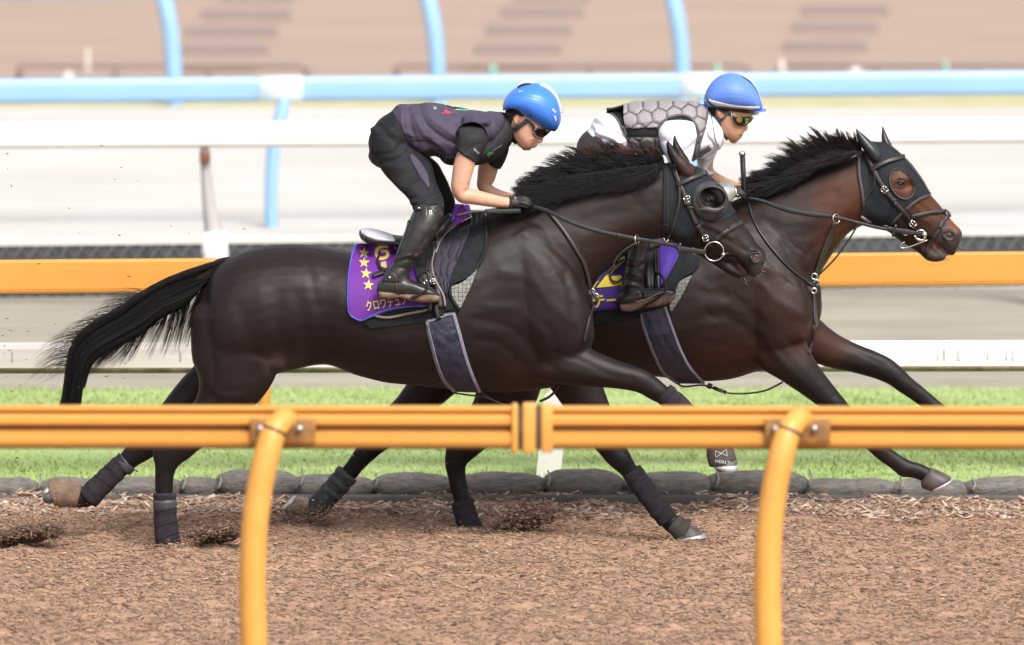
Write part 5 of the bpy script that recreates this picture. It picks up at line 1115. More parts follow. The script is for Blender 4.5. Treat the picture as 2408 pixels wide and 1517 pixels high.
put('breast_strap', strap(T1, zl(zG, 330, 600, 300, 680, 270, 780, 235, 930), 5.5, D1 - .12, .008, .003, 6), M_lea, bp1)
M_whp = mat('white_patch', (0.5, 0.5, 0.48), None, 5, .6)
# under-belly straps
for pts in (zl(zC, 900, 1445, 1000, 1460, 1100, 1470, 1180, 1500, 1250, 1530), zl(zC, 1080, 1435, 1120, 1465, 1180, 1500)):
    MB().tube([P(q[0], q[1], D1 - .05) for q in cat(pts, 4)], .004, 6).build('belly_strap', M_lea, bp1)
MB().tube([P(q[0], q[1], D1 - .04) for q in cat(zl(zC, 1500, 1505, 1570, 1470, 1620, 1420, 1640, 1385), 4)], .006, 6).build('belly_strap', M_lea, bp1)

# ---------- saddle and cloths, near horse
sd1 = thing('saddle', 'black racing saddle with white cantle over the purple starred cloth', 'saddle', (P(980, 560, D1).x, D1 - .1, P(980, 560, D1).z))
def ptc(name, T, left, right, z, m, parent, D=D1, nx=24, ny=24, off=.01, th=.004, sm=3, fn=None): return put(name, patch(T, zl(z, *left), zl(z, *right), D, nx, ny, off, th, sm, fn=fn), m, parent)
felt = ptc('felt_pad', T1, [225, 900, 250, 950, 300, 990], [735, 800, 742, 860, 740, 940], zC, M_felt, h1, off=.007)
ptc('neoprene_pad', T1, [960, 150, 930, 350, 870, 520, 800, 640, 790, 780, 800, 872], [1112, 150, 1122, 330, 1108, 440, 1062, 545, 880, 672, 858, 690, 872, 770, 935, 862], zC, M_felt, h1, nx=26, ny=36, off=.012, fn=lambda a, b: .004 * max(0, (a - .85) / .15))
cl1 = T1
pad = h1
fr = put('rolled_edge', strap(T1, zl(zC, 1110, 190, 1120, 340, 1108, 440, 1062, 540, 980, 620, 905, 655, 870, 682, 868, 750, 905, 820, 935, 855), 22 * kx(zC), D1, .020, .007, 5), M_felt, h1)
ptc('grip_lining', T1, [1058, 556, 960, 655, 875, 692, 872, 750, 937, 846], [1060, 557, 1040, 620, 1000, 720, 965, 790, 940, 847], zC, M_grip, h1, off=.016, th=.006, nx=12, ny=16)
pcl = ptc('saddle_cloth', T1, [192, 388, 165, 480, 146, 600, 138, 720, 140, 820, 150, 885, 180, 915, 236, 935], [760, 380, 755, 470, 745, 560, 730, 640, 715, 760, 705, 832, 640, 833, 500, 842], zC, M_purp, h1, nx=34, ny=34, off=.016, fn=lambda a, b: .003 * math.sin(a * 9 + b * 4) * b)
# lower border folds down to the right: cover corner with its own piping
TP = bvh((v1, f1), sgeo(pcl))
put('cloth_piping', strap(TP, zl(zC, 200, 385, 170, 470, 148, 590, 139, 720, 141, 830, 158, 893, 232, 934, 300, 905, 380, 868, 480, 842, 600, 832, 705, 830), 8 * kx(zC) * 1.2, D1, .004, .004, 5), M_pipe, pcl)
put('pad_piping', strap(T1, zl(zC, 325, 893, 380, 908, 450, 908, 560, 885, 650, 868, 712, 852), 18 * kx(zC), D1, .018, .005, 5), M_beige, h1)
for i, q in enumerate([(258, 452, .1), (257, 520, .05), (270, 598, .1), (288, 680, .1)]):
    pl = []
    for k in range(10):
        rr_ = (42 if k % 2 == 0 else 17); a = -math.pi / 2 + k * math.pi / 5 + q[2]; pl.append(zC(q[0] + rr_ * math.cos(a), q[1] + rr_ * math.sin(a)))
    polydecal(TP, [pl], D1 - .3, M_gold, 'star', pcl, .004)
decal(TP, 'クロワデュノ', zC(272, 862), 82 * kx(zC), -.17, D1 - .3, M_gold, 'lettering', pcl, .004, xs=.62, bold=.022)
put('numeral', strap(TP, zl(zC, 425, 408, 395, 403, 358, 420, 343, 450, 352, 482, 385, 492, 418, 478, 424, 455, 405, 438, 375, 445), 24 * kx(zC), D1, .004, .002, 3), M_gold, pcl)
put('numeral', strap(TP, zl(zC, 470, 400, 488, 420), 24 * kx(zC), D1, .004, .002, 3), M_gold, pcl)
polydecal(TP, [zl(zC, 375, 520, 412, 510, 418, 556, 380, 560)], D1 - .3, M_gold, 'numeral', pcl, .004)
# quilted pad with beige piping
qt = []
def quilt(a, b):
    x, y = a * 3.0, b * 5.0; best = []
    for i in range(-1, 2):
        for j in range(-1, 2):
            cx_, cy_ = round(x) + i, round(y) + j; ox = .5 if cy_ % 2 else 0; best.append(math.hypot(x - cx_ - ox, (y - cy_) * .95))
    best.sort(); return .009 * min(1, (best[1] - best[0]) * 2.6)
qp = ptc('quilted_pad', T1, [1010, 190, 900, 250, 805, 340, 760, 450, 745, 540, 768, 640, 822, 745, 836, 830], [1014, 196, 1000, 300, 950, 430, 892, 570, 862, 660, 848, 740, 840, 800, 838, 832], zC, M_quilt, h1, nx=60, ny=90, off=.024, fn=quilt)
put('pad_piping', strap(T1, zl(zC, 1016, 186, 900, 242, 800, 334, 752, 445, 738, 540, 760, 645, 815, 745, 832, 832), 16 * kx(zC), D1, .034, .010, 5), M_beige, qp)
put('white_cord', strap(T1, zl(zC, 1020, 196, 905, 258, 810, 346, 764, 450), 5 * kx(zC), D1, .040, .004, 5), M_white, qp)
# front of the purple cloth
put('saddle_cloth_front', patch(T1, zl(zC, 900, 160, 930, 125, 955, 105), zl(zC, 905, 262, 960, 225, 1010, 195), D1 - .1, 8, 8, .03, .004), M_purp, h1)
ptc('saddle_cloth_front', T1, [900, 105, 880, 180, 852, 262], [1000, 110, 1010, 150, 1000, 205], zC, M_purp, h1, off=.030, nx=8, ny=8)
put('cloth_piping', strap(T1, zl(zC, 975, 112, 930, 150, 912, 185), 10 * kx(zC), D1, .042, .004, 5), M_pipe, pcl); put('cloth_piping', strap(T1, zl(zC, 895, 200, 868, 235, 850, 268), 10 * kx(zC), D1, .042, .004, 5), M_pipe, pcl)
# saddle: seat, flap, leathers
put('seat', loft([(*zC(240, 290), *zC(262, 372), 0, .09), (*zC(262, 284), *zC(300, 392), 0, .13), (*zC(340, 296), *zC(360, 398), 0, .14), (*zC(430, 322), *zC(440, 400), 0, .12), (*zC(560, 330), *zC(560, 420), 0, .10), (*zC(700, 290), *zC(700, 400), 0, .09), (*zC(800, 215), *zC(820, 330), 0, .09), (*zC(850, 175), *zC(870, 260), 0, .06)], D1, n=24), M_lea, sd1)
put('cantle_cover', loft([(*zC(243, 286), *zC(262, 330), 0, .095), (*zC(268, 280), *zC(300, 352), 0, .132), (*zC(340, 291), *zC(360, 372), 0, .142), (*zC(430, 318), *zC(440, 374), 0, .122), (*zC(500, 340), *zC(505, 378), 0, .09)], D1, n=24), M_white, sd1)
ptc('flap', T1, [560, 330, 600, 480, 640, 640, 690, 680], [800, 200, 780, 350, 760, 520, 760, 650], zC, M_lea, sd1, off=.036, th=.006, nx=18, ny=18, fn=lambda a, b: .006 * noise.noise(Vector((a * 5, b * 5, 1))))
put('stirrup_leather', strap(T1, zl(zC, 745, 300, 720, 430, 695, 580), 16 * kx(zC), D1, .052, .003, 5), M_lea, sd1); put('stirrup_leather', strap(T1, zl(zC, 770, 300, 745, 430, 712, 580), 16 * kx(zC), D1, .056, .003, 5), M_lea, sd1)
put('surcingle_strap', strap(T1, zl(zC, 440, 425, 395, 440, 352, 490, 365, 545, 410, 568, 470, 560), 16 * kx(zC), D1, .036, .004, 5), M_lea, sd1)
put('strap_end', strap(T1, zl(zC, 318, 612, 350, 598, 400, 582), 28 * kx(zC), D1, .036, .004, 5), M_lea, sd1)
for q in ((725, 760, 722, 865), (770, 650, 800, 838), (762, 820, 785, 920)):
    put('girth_strap', strap(T1, zl(zC, *q), (30 if q[0] < 765 else 40) * kx(zC), D1, .030, .004, 5), M_lea, sd1)
for q in ((700, 668, -.3), (742, 655, -.3)): buckle(sd1, T1, zC(q[0], q[1]), 10, 12, q[2], D1, .05)
put('girth_web', strap(T1, zl(zC, 775, 780, 790, 930), 72 * kx(zC), D1, .020, .004, 5), M_felt, sd1)
gl = [690, 938, 712, 1010, 735, 1100, 760, 1200, 790, 1290, 830, 1370, 900, 1437]; gr = [888, 872, 905, 930, 928, 1010, 952, 1100, 980, 1200, 1022, 1320, 1078, 1442]
gi = ptc('girth', T1, gl, gr, zC, M_navy, sd1, off=.014, th=.008, nx=20, ny=44, fn=lambda a, b: .006 * math.sin(a * math.pi) + .004 * noise.noise(Vector((a * 4, b * 9, 3))) + .003 * noise.noise(Vector((a * 9, b * 22, 5))))
TG = bvh((v1, f1), sgeo(gi))
for k_, ln in ((0, [700, 945] + gl[2:]), (0, gr), (1, [694, 944, 790, 905, 885, 876])):
    put('girth_edge', strap(TG, zl(zC, *ln), 24 * kx(zC), D1, .003, .004, 5), M_gtrim, gi)

# ---------- far horse: hood, ear covers, bridle
hp2 = zl(zJ, 165, 296, 128, 380, 130, 560, 158, 700, 178, 880, 176, 962, 260, 1040, 430, 1085, 480, 1040, 560, 950, 640, 870, 740, 800, 865, 738, 900, 700, 700, 420, 560, 260, 420, 190, 300, 190)
hole = [zJ(572 + 122 * math.cos(a) + 20 * math.sin(a), 632 + 150 * math.sin(a) + 25 * math.cos(a)) for a in np.linspace(0, 2 * math.pi, 28, endpoint=False)]
hd2 = put('hood', shell(v2, f2, n2, hp2, 0.005, 0.004, holes=(hole,)), M_hood, h2)
TH2 = bvh((v2, f2), sgeo(hd2)); kJ = kx(zJ)
edge(TH2, zl(zJ, 168, 296, 140, 390, 146, 560, 172, 700, 190, 860), 34 * kJ, D2, M_trim, hd2); edge(TH2, zl(zJ, 862, 742, 760, 785, 680, 840, 610, 900), 34 * kJ, D2, M_trim, hd2); edge(TH2, zl(zJ, 590, 910, 530, 975, 470, 1040), 26 * kJ, D2, M_trim, hd2)
edge(TH2, hole + hole[:1], 12 * kJ, D2, M_trim, hd2); edge(TH2, zl(zJ, 440, 232, 560, 330, 680, 470, 780, 600, 850, 725), 12 * kJ, D2, M_trim, hd2)
M_ear = mat('ear_cover_black', (0.016, 0.018, 0.021), (0.022, 0.025, 0.028), 10, 0.38, 0.2, 20)
for yo, rows in ((-.06, [(110, 76, 124, 82, .005), (122, 150, 205, 150, .018), (150, 230, 290, 225, .030), (200, 310, 345, 285, .036), (262, 385, 368, 340, .034), (320, 440, 362, 400, .022)]), (.06, [(376, 52, 386, 56, .005), (368, 140, 420, 135, .016), (372, 210, 455, 205, .028), (410, 270, 490, 275, .032)])):
    put('ear_cover', loft([(*zJ(a, b), *zJ(c, d), yo, w_) for a, b, c, d, w_ in rows], D2, n=18, sub=4), M_ear, hd2)
br2 = put('bridle', strap(TH2, zl(zJ, 205, 345, 250, 430, 300, 520, 345, 600, 400, 690, 470, 780, 540, 860, 620, 945, 700, 1045), 42 * kJ, D2, .009, .003, 5), M_leb, h2)
st2 = lambda pts, wd, **k: st(pts, wd, T=TH2, z=zJ, D=D2, parent=br2, **k)
st2([258, 498, 340, 445, 450, 395, 605, 352], 44, off=.013, name='browband'); st2([215, 350, 255, 450, 280, 500], 50, off=.006)
st2([290, 510, 298, 600, 265, 700, 200, 800, 160, 960], 14, name='throat_lash'); st2([660, 968, 780, 935, 900, 912, 1018, 902], 36, off=.011, name='noseband'); st2([1000, 895, 1040, 920, 1055, 965], 30, off=.012, name='noseband_joint')
st2([1040, 945, 990, 1020, 940, 1100, 880, 1190, 840, 1260, 818, 1335], 32, off=.010, name='drop_strap'); st2([1000, 985, 950, 1080], 42, off=.013, name='keeper')
for q in ((398, 690), (683, 1035)): buckle(br2, TH2, zJ(*q), 14, 13, .75, D2, .014)
st2([395, 735, 440, 700], 20, off=.014, name='keeper'); st2([470, 810, 515, 790], 30, off=.014, name='keeper'); st2([500, 850, 515, 815], 30, off=.015, name='strap_tip')
yb2 = hit(T2, *zJ(760, 1140), D2)[0].y - .018
put('bit_ring', ring(P(*zJ(760, 1150), yb2), 55 * kJ / 555, .0030, 30), M_met, br2); MB().ball(P(*zJ(800, 1136), yb2 - .008), .0105, 14, 10).build('bit_end', mat('pale_bit_end', (.5, .52, .42), None, 5, .3, metal=.4), br2)
MB().tube([P(q[0], q[1], yb2 - .006) for q in cat(zl(zJ, 830, 1195, 740, 1230, 650, 1262, 580, 1275, 556, 1250, 575, 1225, 600, 1218), 4)], .0028, 7).build('bit_loop', M_met, br2)
MB().tube([P(q[0], q[1], yb2 - .006) for q in cat(zl(zJ, 700, 1150, 730, 1185, 790, 1195, 800, 1160), 4)], .0045, 7).build('bit_shank', M_met, br2)
MB().ball(P(*zJ(745, 1130), yb2 + .006), (.018, .006, .016), 12, 8).build('bit_guard', M_lea, br2)
put('jaw_plate', strap(T2, zl(zJ, 165, 960, 230, 1005, 330, 1045, 430, 1062), 26 * kJ, D2 - .02, .008, .004, 5), mat('pale_grey_pad', (.3, .28, .27), None, 5, .7), br2)
rp2 = zl(zB, 805, 630, 900, 650, 1050, 705, 1200, 735, 1370, 755); rq2 = zl(zB, 1370, 755, 1460, 775, 1560, 800, 1680, 830, 1780, 848) + zl(zJ, 470, 1095, 600, 1115, 715, 1130)
rA = put('rein', strap(None, rp2, 10, [D2 - .13, D2 - .18, D2 - .16], 0, .006, 5, free=True, taper=[.6, .9, 1.2, 1.2, 1]), M_rub, br2); rB = put('rein', strap(None, rq2, 7.5, [D2 - .16, D2 - .12, yb2 - .004], 0, .004, 5, free=True), M_lea, br2)
put('rein_loop', strap(None, zl(zJ, 430, 1085, 560, 1105, 712, 1132), 52 * kJ, [D2 - .125, yb2 - .004], .004, .004, 5, free=True), M_lea, rB)
put('keeper', strap(None, zl(zJ, 515, 1040, 480, 1160), 24 * kJ, D2 - .13, .012, .004, 5, free=True), M_lea, rB)
c = zJ(606, 1118); yy = yb2 - .02; q = [P(c[0] + a, c[1] + b, yy) for a, b in ((-4, -7), (5, -6), (4, 7), (-5, 6))]
mb = MB(); [mb.tube([q[i], q[(i + 1) % 4]], .0024, 6) for i in range(4)]; mb.build('buckle', M_met, rB)
kB = kx(zB)
bp2 = put('breastplate', strap(T2, zl(zB, 800, 640, 835, 760, 900, 880, 1000, 1010, 1120, 1130, 1250, 1228), 14 * kB, D2, .010, .003, 6), M_lea, h2)
put('martingale_ring', ring(P(*zB(1405, 770), D2 - .155), .019, .0026, 26, ax=(.6, -.75, .1)), M_met, bp2)
put('martingale_strap', strap(T2, zl(zB, 1395, 800, 1350, 930, 1300, 1060, 1262, 1160), 34 * kB, D2 - .10, .010, .004, 6, taper=[.7, 1.3, 1, .6]), mat('olive_strap', (.03, .027, .018), None, 5, .6), bp2)
put('martingale_strap', strap(None, zl(zB, 1560, 800, 1480, 930, 1390, 1050, 1290, 1150), 12 * kB, D2 - .06, 0, .004, 6, free=True), M_lea, bp2)
for q, r_ in (((1255, 1165), .012), ((1270, 1205), .011), ((1252, 1262), .011)): put('ring', ring(P(*zB(*q), hit(T2, *zB(*q), D2 - .1)[0].y - .012), r_, .0035, 16), M_met, bp2)
put('breast_strap', strap(T2, zl(zB, 1252, 1270, 1262, 1380, 1268, 1514) + zl(zH, 703, 250, 690, 330, 672, 400), 22 * kB, D2 - .1, .008, .004, 6), M_leb, bp2)
MB().tube([P(q[0], q[1], D2 - .05) for q in cat(zl(zG, 985, 1258, 1040, 1282, 1190, 1270, 1300, 1305, 1400, 1335, 1560, 1335, 1700, 1310, 1830, 1245), 4)], .0045, 6).build('belly_strap', M_lea, bp2)
MB().tube([P(*zG(1225, 1270), D2 - .055), P(*zG(1260, 1285), D2 - .055)], .012, 8).build('strap_slider', M_lea, bp2); MB().tube([P(*zG(1270, 1290), D2 - .055), P(*zG(1370, 1330), D2 - .055)], .008, 8).build('strap_slider', M_lea, bp2)
put('strap_ring', ring(P(*zG(1360, 1325), D2 - .06), .010, .0025, 16), M_met, bp2)
# far horse saddle and cloth
sd2 = thing('saddle', 'black racing saddle with stirrup on the far horse, over violet cloth', 'saddle', (P(1560, 560, D2).x, D2 - .1, P(1560, 560, D2).z))
pz = lambda name, l, r_, m, parent, **k: ptc(name, T2, l, r_, zG, m, parent, D=D2, **k)
pz('felt_pad', [150, 700, 150, 790, 160, 810], [690, 600, 690, 690, 685, 735], M_felt, h2, off=.008)
pc2 = pz('saddle_cloth', [150, 100, 140, 400, 140, 700], [600, 100, 590, 400, 560, 652], M_purp2, h2, off=.018, nx=20, ny=20)
TP2 = bvh((v2, f2), sgeo(pc2))
put('cloth_piping', strap(TP2, zl(zG, 150, 700, 300, 688, 440, 672, 545, 655), 8 * kx(zG), D2, .003, .003, 5), mat('violet_edge', (.10, .05, .42), None, 5, .6), pc2)
polydecal(TP2, [zl(zG, 300, 492, 340, 440, 400, 405, 470, 395, 530, 388, 540, 405, 535, 468, 420, 482)], D2 - .3, M_yelt, 'numeral', pc2, .004); polydecal(TP2, [zl(zG, 360, 430, 440, 340, 520, 260, 560, 225, 562, 270, 500, 330, 420, 410)], D2 - .3, M_yelt, 'numeral', pc2, .004)
decal(TP2, 'ステー', zG(188, 652), 118 * kx(zG), -.07, D2 - .3, M_yelt, 'lettering', pc2, .004, xs=.95, bold=.03)
pz('neoprene_pad', [840, 60, 830, 300, 850, 450, 880, 600], [1020, 60, 1162, 250, 1130, 345, 1030, 410, 985, 470, 965, 520, 930, 610], M_felt, h2, off=.014, nx=24, ny=30)
pz('grip_lining', [1096, 390, 1010, 432, 972, 500, 965, 570, 918, 625, 932, 684], [1098, 391, 1065, 460, 1015, 560, 965, 640, 936, 685], M_grip, h2, off=.017, nx=12, ny=14)
pz('saddle_cloth_front', [838, 120, 836, 300, 842, 480], [1035, 140, 960, 300, 885, 440], M_purp2, h2, off=.026, nx=12, ny=16, fn=lambda a, b: .006 * math.sin(a * 5))
pz('flap', [700, 60, 720, 300, 740, 500], [835, 60, 838, 300, 845, 500], M_lea, sd2, off=.034, nx=12, ny=18, fn=lambda a, b: .008 * math.sin(a * 9))
for q in ([808, 140, 805, 260, 812, 370], [825, 140, 826, 260, 832, 370]): put('stirrup_leather', strap(T2, zl(zG, *q), 12 * kx(zG), D2, .05, .003, 5), M_lea, sd2)
put('surcingle_strap', strap(T2, zl(zG, 560, 262, 480, 305, 445, 360, 455, 425, 500, 442, 545, 415), 16 * kx(zG), D2, .034, .004, 5), M_lea, sd2)
put('seat', loft([(1290, 560, 1295, 600, 0, .10), (1330, 552, 1335, 605, 0, .13), (1400, 560, 1400, 600, 0, .10), (1480, 545, 1480, 590, 0, .09), (1560, 500, 1565, 560, 0, .07)], D2, n=20), M_lea, sd2)
gl = [680, 690, 705, 780, 740, 890, 800, 1040, 870, 1170, 985, 1258]; gr = [885, 640, 910, 720, 945, 820, 1010, 990, 1085, 1130, 1200, 1260]
gi2 = pz('girth', gl, gr, M_navy, sd2, off=.014, th=.008, nx=20, ny=44, fn=lambda a, b: .006 * math.sin(a * math.pi) + .005 * noise.noise(Vector((a * 4, b * 8, 7))))
TG2 = bvh((v2, f2), sgeo(gi2))
for ln in (gl, gr): put('girth_edge', strap(TG2, zl(zG, *ln), 22 * kx(zG), D2, .003, .004, 5), M_gtrim, gi2)
# ================================================================== RIDERS
M_skin = mat('skin', (0, 0, 0), (0.93, 0.88, 0.86), 30, 0.5, 0.12, 200, vcol=True, spec=0.35, bdist=0.001)
for _m in (M_skin,):
    _b = _m.node_tree.nodes['Principled BSDF']; _b.inputs['Subsurface Weight'].default_value = 0.08; _b.inputs['Subsurface Radius'].default_value = (0.012, 0.005, 0.003)
SK = (0.60, 0.36, 0.25); SKR = (0.55, 0.25, 0.18); LIP = (0.42, 0.17, 0.13)
M_hairs = mat('short_hair', (0.012, 0.010, 0.010), (0.02, 0.017, 0.016), 90, 0.6, 0.6, 300)
M_pant = mat('black_breeches', (0.011, 0.011, 0.013), (0.017, 0.017, 0.020), 12, 0.7, 0.4, 500, bdist=0.0008, spec=.2)
M_jer = mat('plum_jersey', (0.068, 0.056, 0.088), (0.052, 0.043, 0.068), 9, 0.75, 0.3, 600, bdist=0.0008, spec=.25)
M_tee = mat('black_tee', (0.020, 0.019, 0.022), (0.026, 0.025, 0.028), 9, 0.75, 0.3, 500, bdist=0.0008, spec=.25)
M_boot = mat('black_boot', (0.012, 0.012, 0.013), (0.022, 0.021, 0.021), 8, 0.34, 0.25, 30, c3=(0.06, 0.045, 0.035), s3=24, bdist=0.003)
M_sole = mat('muddy_sole', (0.24, 0.165, 0.11), (0.10, 0.065, 0.045), 30, 0.85, 0.5, 80)
M_glove = mat('black_glove', (0.013, 0.013, 0.015), (0.024, 0.024, 0.026), 40, 0.6, 0.4, 120, bdist=0.002)
M_hel = mat('blue_helmet', (0.04, 0.19, 0.74), None, 5, 0.38, coat=0.3, clearr=0.3)
M_vent = mat('helmet_vent', (0.55, 0.56, 0.57), (0.4, 0.4, 0.42), 20, 0.3)
M_blk = mat('black_plastic', (0.012, 0.012, 0.013), None, 5, 0.35)
M_strapn = mat('navy_chin_strap', (0.022, 0.032, 0.055), (0.015, 0.022, 0.04), 60, 0.8)
M_lens = mat('dark_lens', (0.012, 0.009, 0.010), (0.03, 0.02, 0.02), 14, 0.08, coat=0.5)
M_printw = mat('white_print', (0.6, 0.6, 0.62), None, 5, 0.6)
def person(name, label, cat_, loc): return thing(name, label, cat_, loc)
kA = kx(zA); kD = kx(zD); kC = kx(zC); kG = kx(zG)
def fist(z, D, yo, palm, fingers, thumb, k):
    g = [limb([(*z(a, b), r_ * k, yo_ + yo, w_) for a, b, r_, yo_, w_ in palm], D, n=14, sub=3)]
    for fg in fingers: g.append(limb([(*z(a, b), r_ * k, yo_ + yo, r_ * k / 565) for a, b, r_, yo_ in fg], D, n=10, sub=3))
    g.append(limb([(*z(a, b), r_ * k, yo_ + yo, r_ * k / 565) for a, b, r_, yo_ in thumb], D, n=10, sub=3)); return g
# ---------------- jockey one (near)
r1 = person('person', 'jockey crouching on the near horse, blue vented helmet, sunglasses, dark plum vest', 'person', (P(1080, 600, D1).x, D1, P(1080, 700, D1).z))
g = []
# skull, face, jaw
g.append(loft([(*zA(1945, 500), *zA(1560, 400), 0, .070), (*zA(1925, 560), *zA(1545, 450), 0, .076), (*zA(1868, 600), *zA(1550, 500), 0, .076), (*zA(1842, 640), *zA(1572, 560), 0, .073), (*zA(1826, 668), *zA(1590, 620), 0, .068), (*zA(1806, 696), *zA(1612, 668), 0, .062),
               (*zA(1786, 724), *zA(1640, 706), 0, .052), (*zA(1758, 744), *zA(1672, 734), 0, .038), (*zA(1725, 753), *zA(1690, 748), 0, .022)], D1, n=24, e=2.1))
g.append(limb(L2(zA, (1848, 600, 14, 0, .010), (1858, 640, 15, 0, .011), (1856, 668, 17, 0, .014), (1846, 682, 15, 0, .018), (1826, 684, 12, 0, .013)), D1, n=12))       # nose
for s in (-1, 1): g.append(limb(L2(zA, (1838, 676, 12, s * .012, .007), (1826, 682, 10, s * .014, .007)), D1, n=8))
g.append(limb(L2(zA, (1812, 706, 11, 0, .022), (1806, 716, 9, 0, .024)), D1, n=10)); g.append(limb(L2(zA, (1796, 728, 11, 0, .020), (1784, 734, 9, 0, .020)), D1, n=10))
g.append(limb(L2(zA, (1752, 740, 20, 0, .022), (1728, 744, 18, 0, .022)), D1, n=10))
for s in (-1, 1): g.append(limb(L2(zA, (1770, 640, 38, s * .048, .018), (1730, 660, 34, s * .052, .014)), D1, n=10))
# neck
g.append(limb(L2(zA, (1610, 560, 80, 0, .055), (1570, 600, 78, 0, .056), (1520, 640, 85, 0, .062), (1440, 650, 110, 0, .09)), D1, n=18))
# ear
for s in (-1, 1):
    g.append(limb(L2(zA, (1648, 468, 22, s * .078, .007), (1640, 495, 26, s * .080, .008), (1632, 525, 15, s * .077, .007)), D1, n=10))
# trunk core
g.append(limb(L2(zA, (1440, 640, 130, 0, .13), (1250, 640, 160, 0, .14), (1000, 620, 160, 0, .13), (750, 570, 130, 0, .13), (520, 640, 110, 0, .14)), D1, n=18))
# arms
g.append(limb(L2(zA, (1280, 640, 60, -.15, .045), (1220, 770, 82, -.185, .05), (1185, 880, 92, -.195, .046), (1160, 1000, 84, -.20, .042), (1148, 1090, 78, -.20, .040), (1170, 1150, 68, -.195, .040), (1270, 1165, 66, -.185, .038), (1400, 1190, 58, -.165, .034), (1500, 1208, 50, -.145, .030), (1600, 1215, 44, -.125, .026), (1660, 1215, 42, -.115, .022)), D1, n=18))
g.append(limb(L2(zA, (1130, 1150, 30, -.205, .02), (1110, 1120, 30, -.205, .02)), D1, n=10))
g.append(limb(L2(zA, (1450, 640, 90, .165, .06), (1430, 780, 88, .185, .05), (1395, 900, 88, .19, .045), (1372, 1010, 76, .19, .04), (1362, 1070, 66, .19, .038), (1400, 1110, 52, .18, .036), (1480, 1140, 42, .16, .032), (1580, 1170, 40, .12, .028), (1660, 1195, 36, .09, .024)), D1, n=18))
v, f, nn = remesh('p', g, 0.0042, 4)
fs = [(zl(zA, 1790, 700, 1812, 712)[0:2], 1.2, -3), (zl(zA, 1812, 722, 1780, 716, 1762, 712), 1.0, -3), (zl(zA, 1820, 696, 1796, 700, 1770, 712), 1.3, -1.5), (zl(zA, 1640, 480, 1650, 510), 2.2, -4), (zl(zA, 1656, 462, 1632, 462, 1618, 495, 1628, 530), 1.6, 2), (zl(zA, 1700, 640, 1740, 690), 8, 1.5), (zl(zA, 1610, 560, 1640, 640, 1690, 700), 5, -1.5),
      (zl(zA, 1220, 1060, 1235, 1100), 4, -4), (zl(zA, 1080, 1180, 1090, 1140), 6, 2), (zl(zA, 1250, 1180, 1400, 1200, 1560, 1210), 7, -1.5), (zl(zA, 1140, 900, 1130, 1050), 9, -1.5), (zl(zA, 1200, 1080, 1300, 1130), 6, 2)]
v = sculpt(v, nn, fs, 0, -1)
pb = mk('body', v, f, M_skin, r1)
setcol(pb, coatcol(v, SK, [(zl(zA, 1812, 714, 1790, 730), 3.2, LIP), (zl(zA, 1640, 480, 1650, 510), 4, SKR), (zl(zA, 1848, 680), 5, (0.58, .30, .21)), (zl(zA, 1110, 1130), 9, (0.62, 0.30, 0.22)), (zl(zA, 1722, 660), .9, (.12, .05, .04)), (zl(zA, 1180, 1030), .8, (.15, .07, .05)), (zl(zA, 1215, 985), .8, (.15, .07, .05)), (zl(zA, 1730, 700), 14, (.60, .34, .25))]))
TR = bvh((v, f))
# hair at nape
hr = shell(v, f, nn, zl(zA, 1525, 380, 1700, 380, 1700, 470, 1668, 462, 1640, 446, 1612, 466, 1600, 520, 1582, 530, 1560, 510, 1530, 470), 0.006, 0.004); put('hair', hr, M_hairs, r1)
# breeches
g = []
g.append(loft(J2(zA, (585, 395, 700, 560, 0, .12), (540, 430, 740, 640, 0, .15), (440, 500, 760, 740, 0, .17), (378, 590, 760, 800, 0, .172), (352, 680, 720, 850, 0, .168), (362, 760, 640, 880, 0, .15)), D1, n=26, e=2.2))
for s, dx, dy in ((-1, 0, 0), (1, 95, -10)):
    g.append(loft([(zA(a + dx * t_, b + dy)[0], zA(a + dx * t_, b + dy)[1], zA(c + dx * t_, d + dy)[0], zA(c + dx * t_, d + dy)[1], s * y_, w_) for a, b, c, d, y_, w_, t_ in
        [(372, 620, 740, 720, .09, .085, 0), (360, 760, 850, 810, .10, .090, .2), (430, 870, 905, 880, .12, .088, .5), (500, 975, 925, 960, .15, .082, .8), (575, 1060, 945, 1040, .19, .076, 1), (650, 1130, 975, 1110, .22, .072, 1), (705, 1195, 1005, 1180, .245, .070, 1), (728, 1245, 1012, 1235, .26, .068, 1), (745, 1290, 1000, 1290, .27, .060, 1)]], D1, n=22))
v, f, nn = remesh('pp', g, 0.0052, 4)
ws = [(zl(zA, 640, 700, 560, 780, 420, 800), 5, -3.5), (zl(zA, 700, 760, 600, 840, 460, 880), 5, -3), (zl(zA, 600, 580, 640, 700, 700, 760), 4, -3), (zl(zA, 380, 560, 372, 690, 400, 780), 2, -2), (zl(zA, 700, 800, 800, 950, 880, 1080), 2, -2.5), (zl(zA, 740, 790, 850, 950, 930, 1090), 5, 3),
      (zl(zA, 715, 1180, 800, 1160, 900, 1120), 5, -4), (zl(zA, 725, 1215, 850, 1205, 960, 1150), 5, 4), (zl(zA, 740, 1245, 850, 1190, 980, 1190), 4, -3), (zl(zA, 560, 1000, 700, 980, 850, 900), 9, -3), (zl(zA, 640, 1090, 760, 1060, 880, 980), 8, 3), (zl(zA, 500, 900, 640, 900, 780, 850), 10, 3),
      (zl(zA, 420, 820, 540, 850, 700, 820), 7, -2.5), (zl(zA, 480, 520, 560, 600, 660, 640), 7, 2), (zl(zA, 440, 620, 560, 660, 640, 760), 6, -2)]
v = sculpt(v, nn, [(a_, b_, c_ * 1.5) for a_, b_, c_ in ws], 0, -1); v = sculpt(v, nn, ws, 0, 1); v = vnoise(v, 16, .0016, nn, 5)
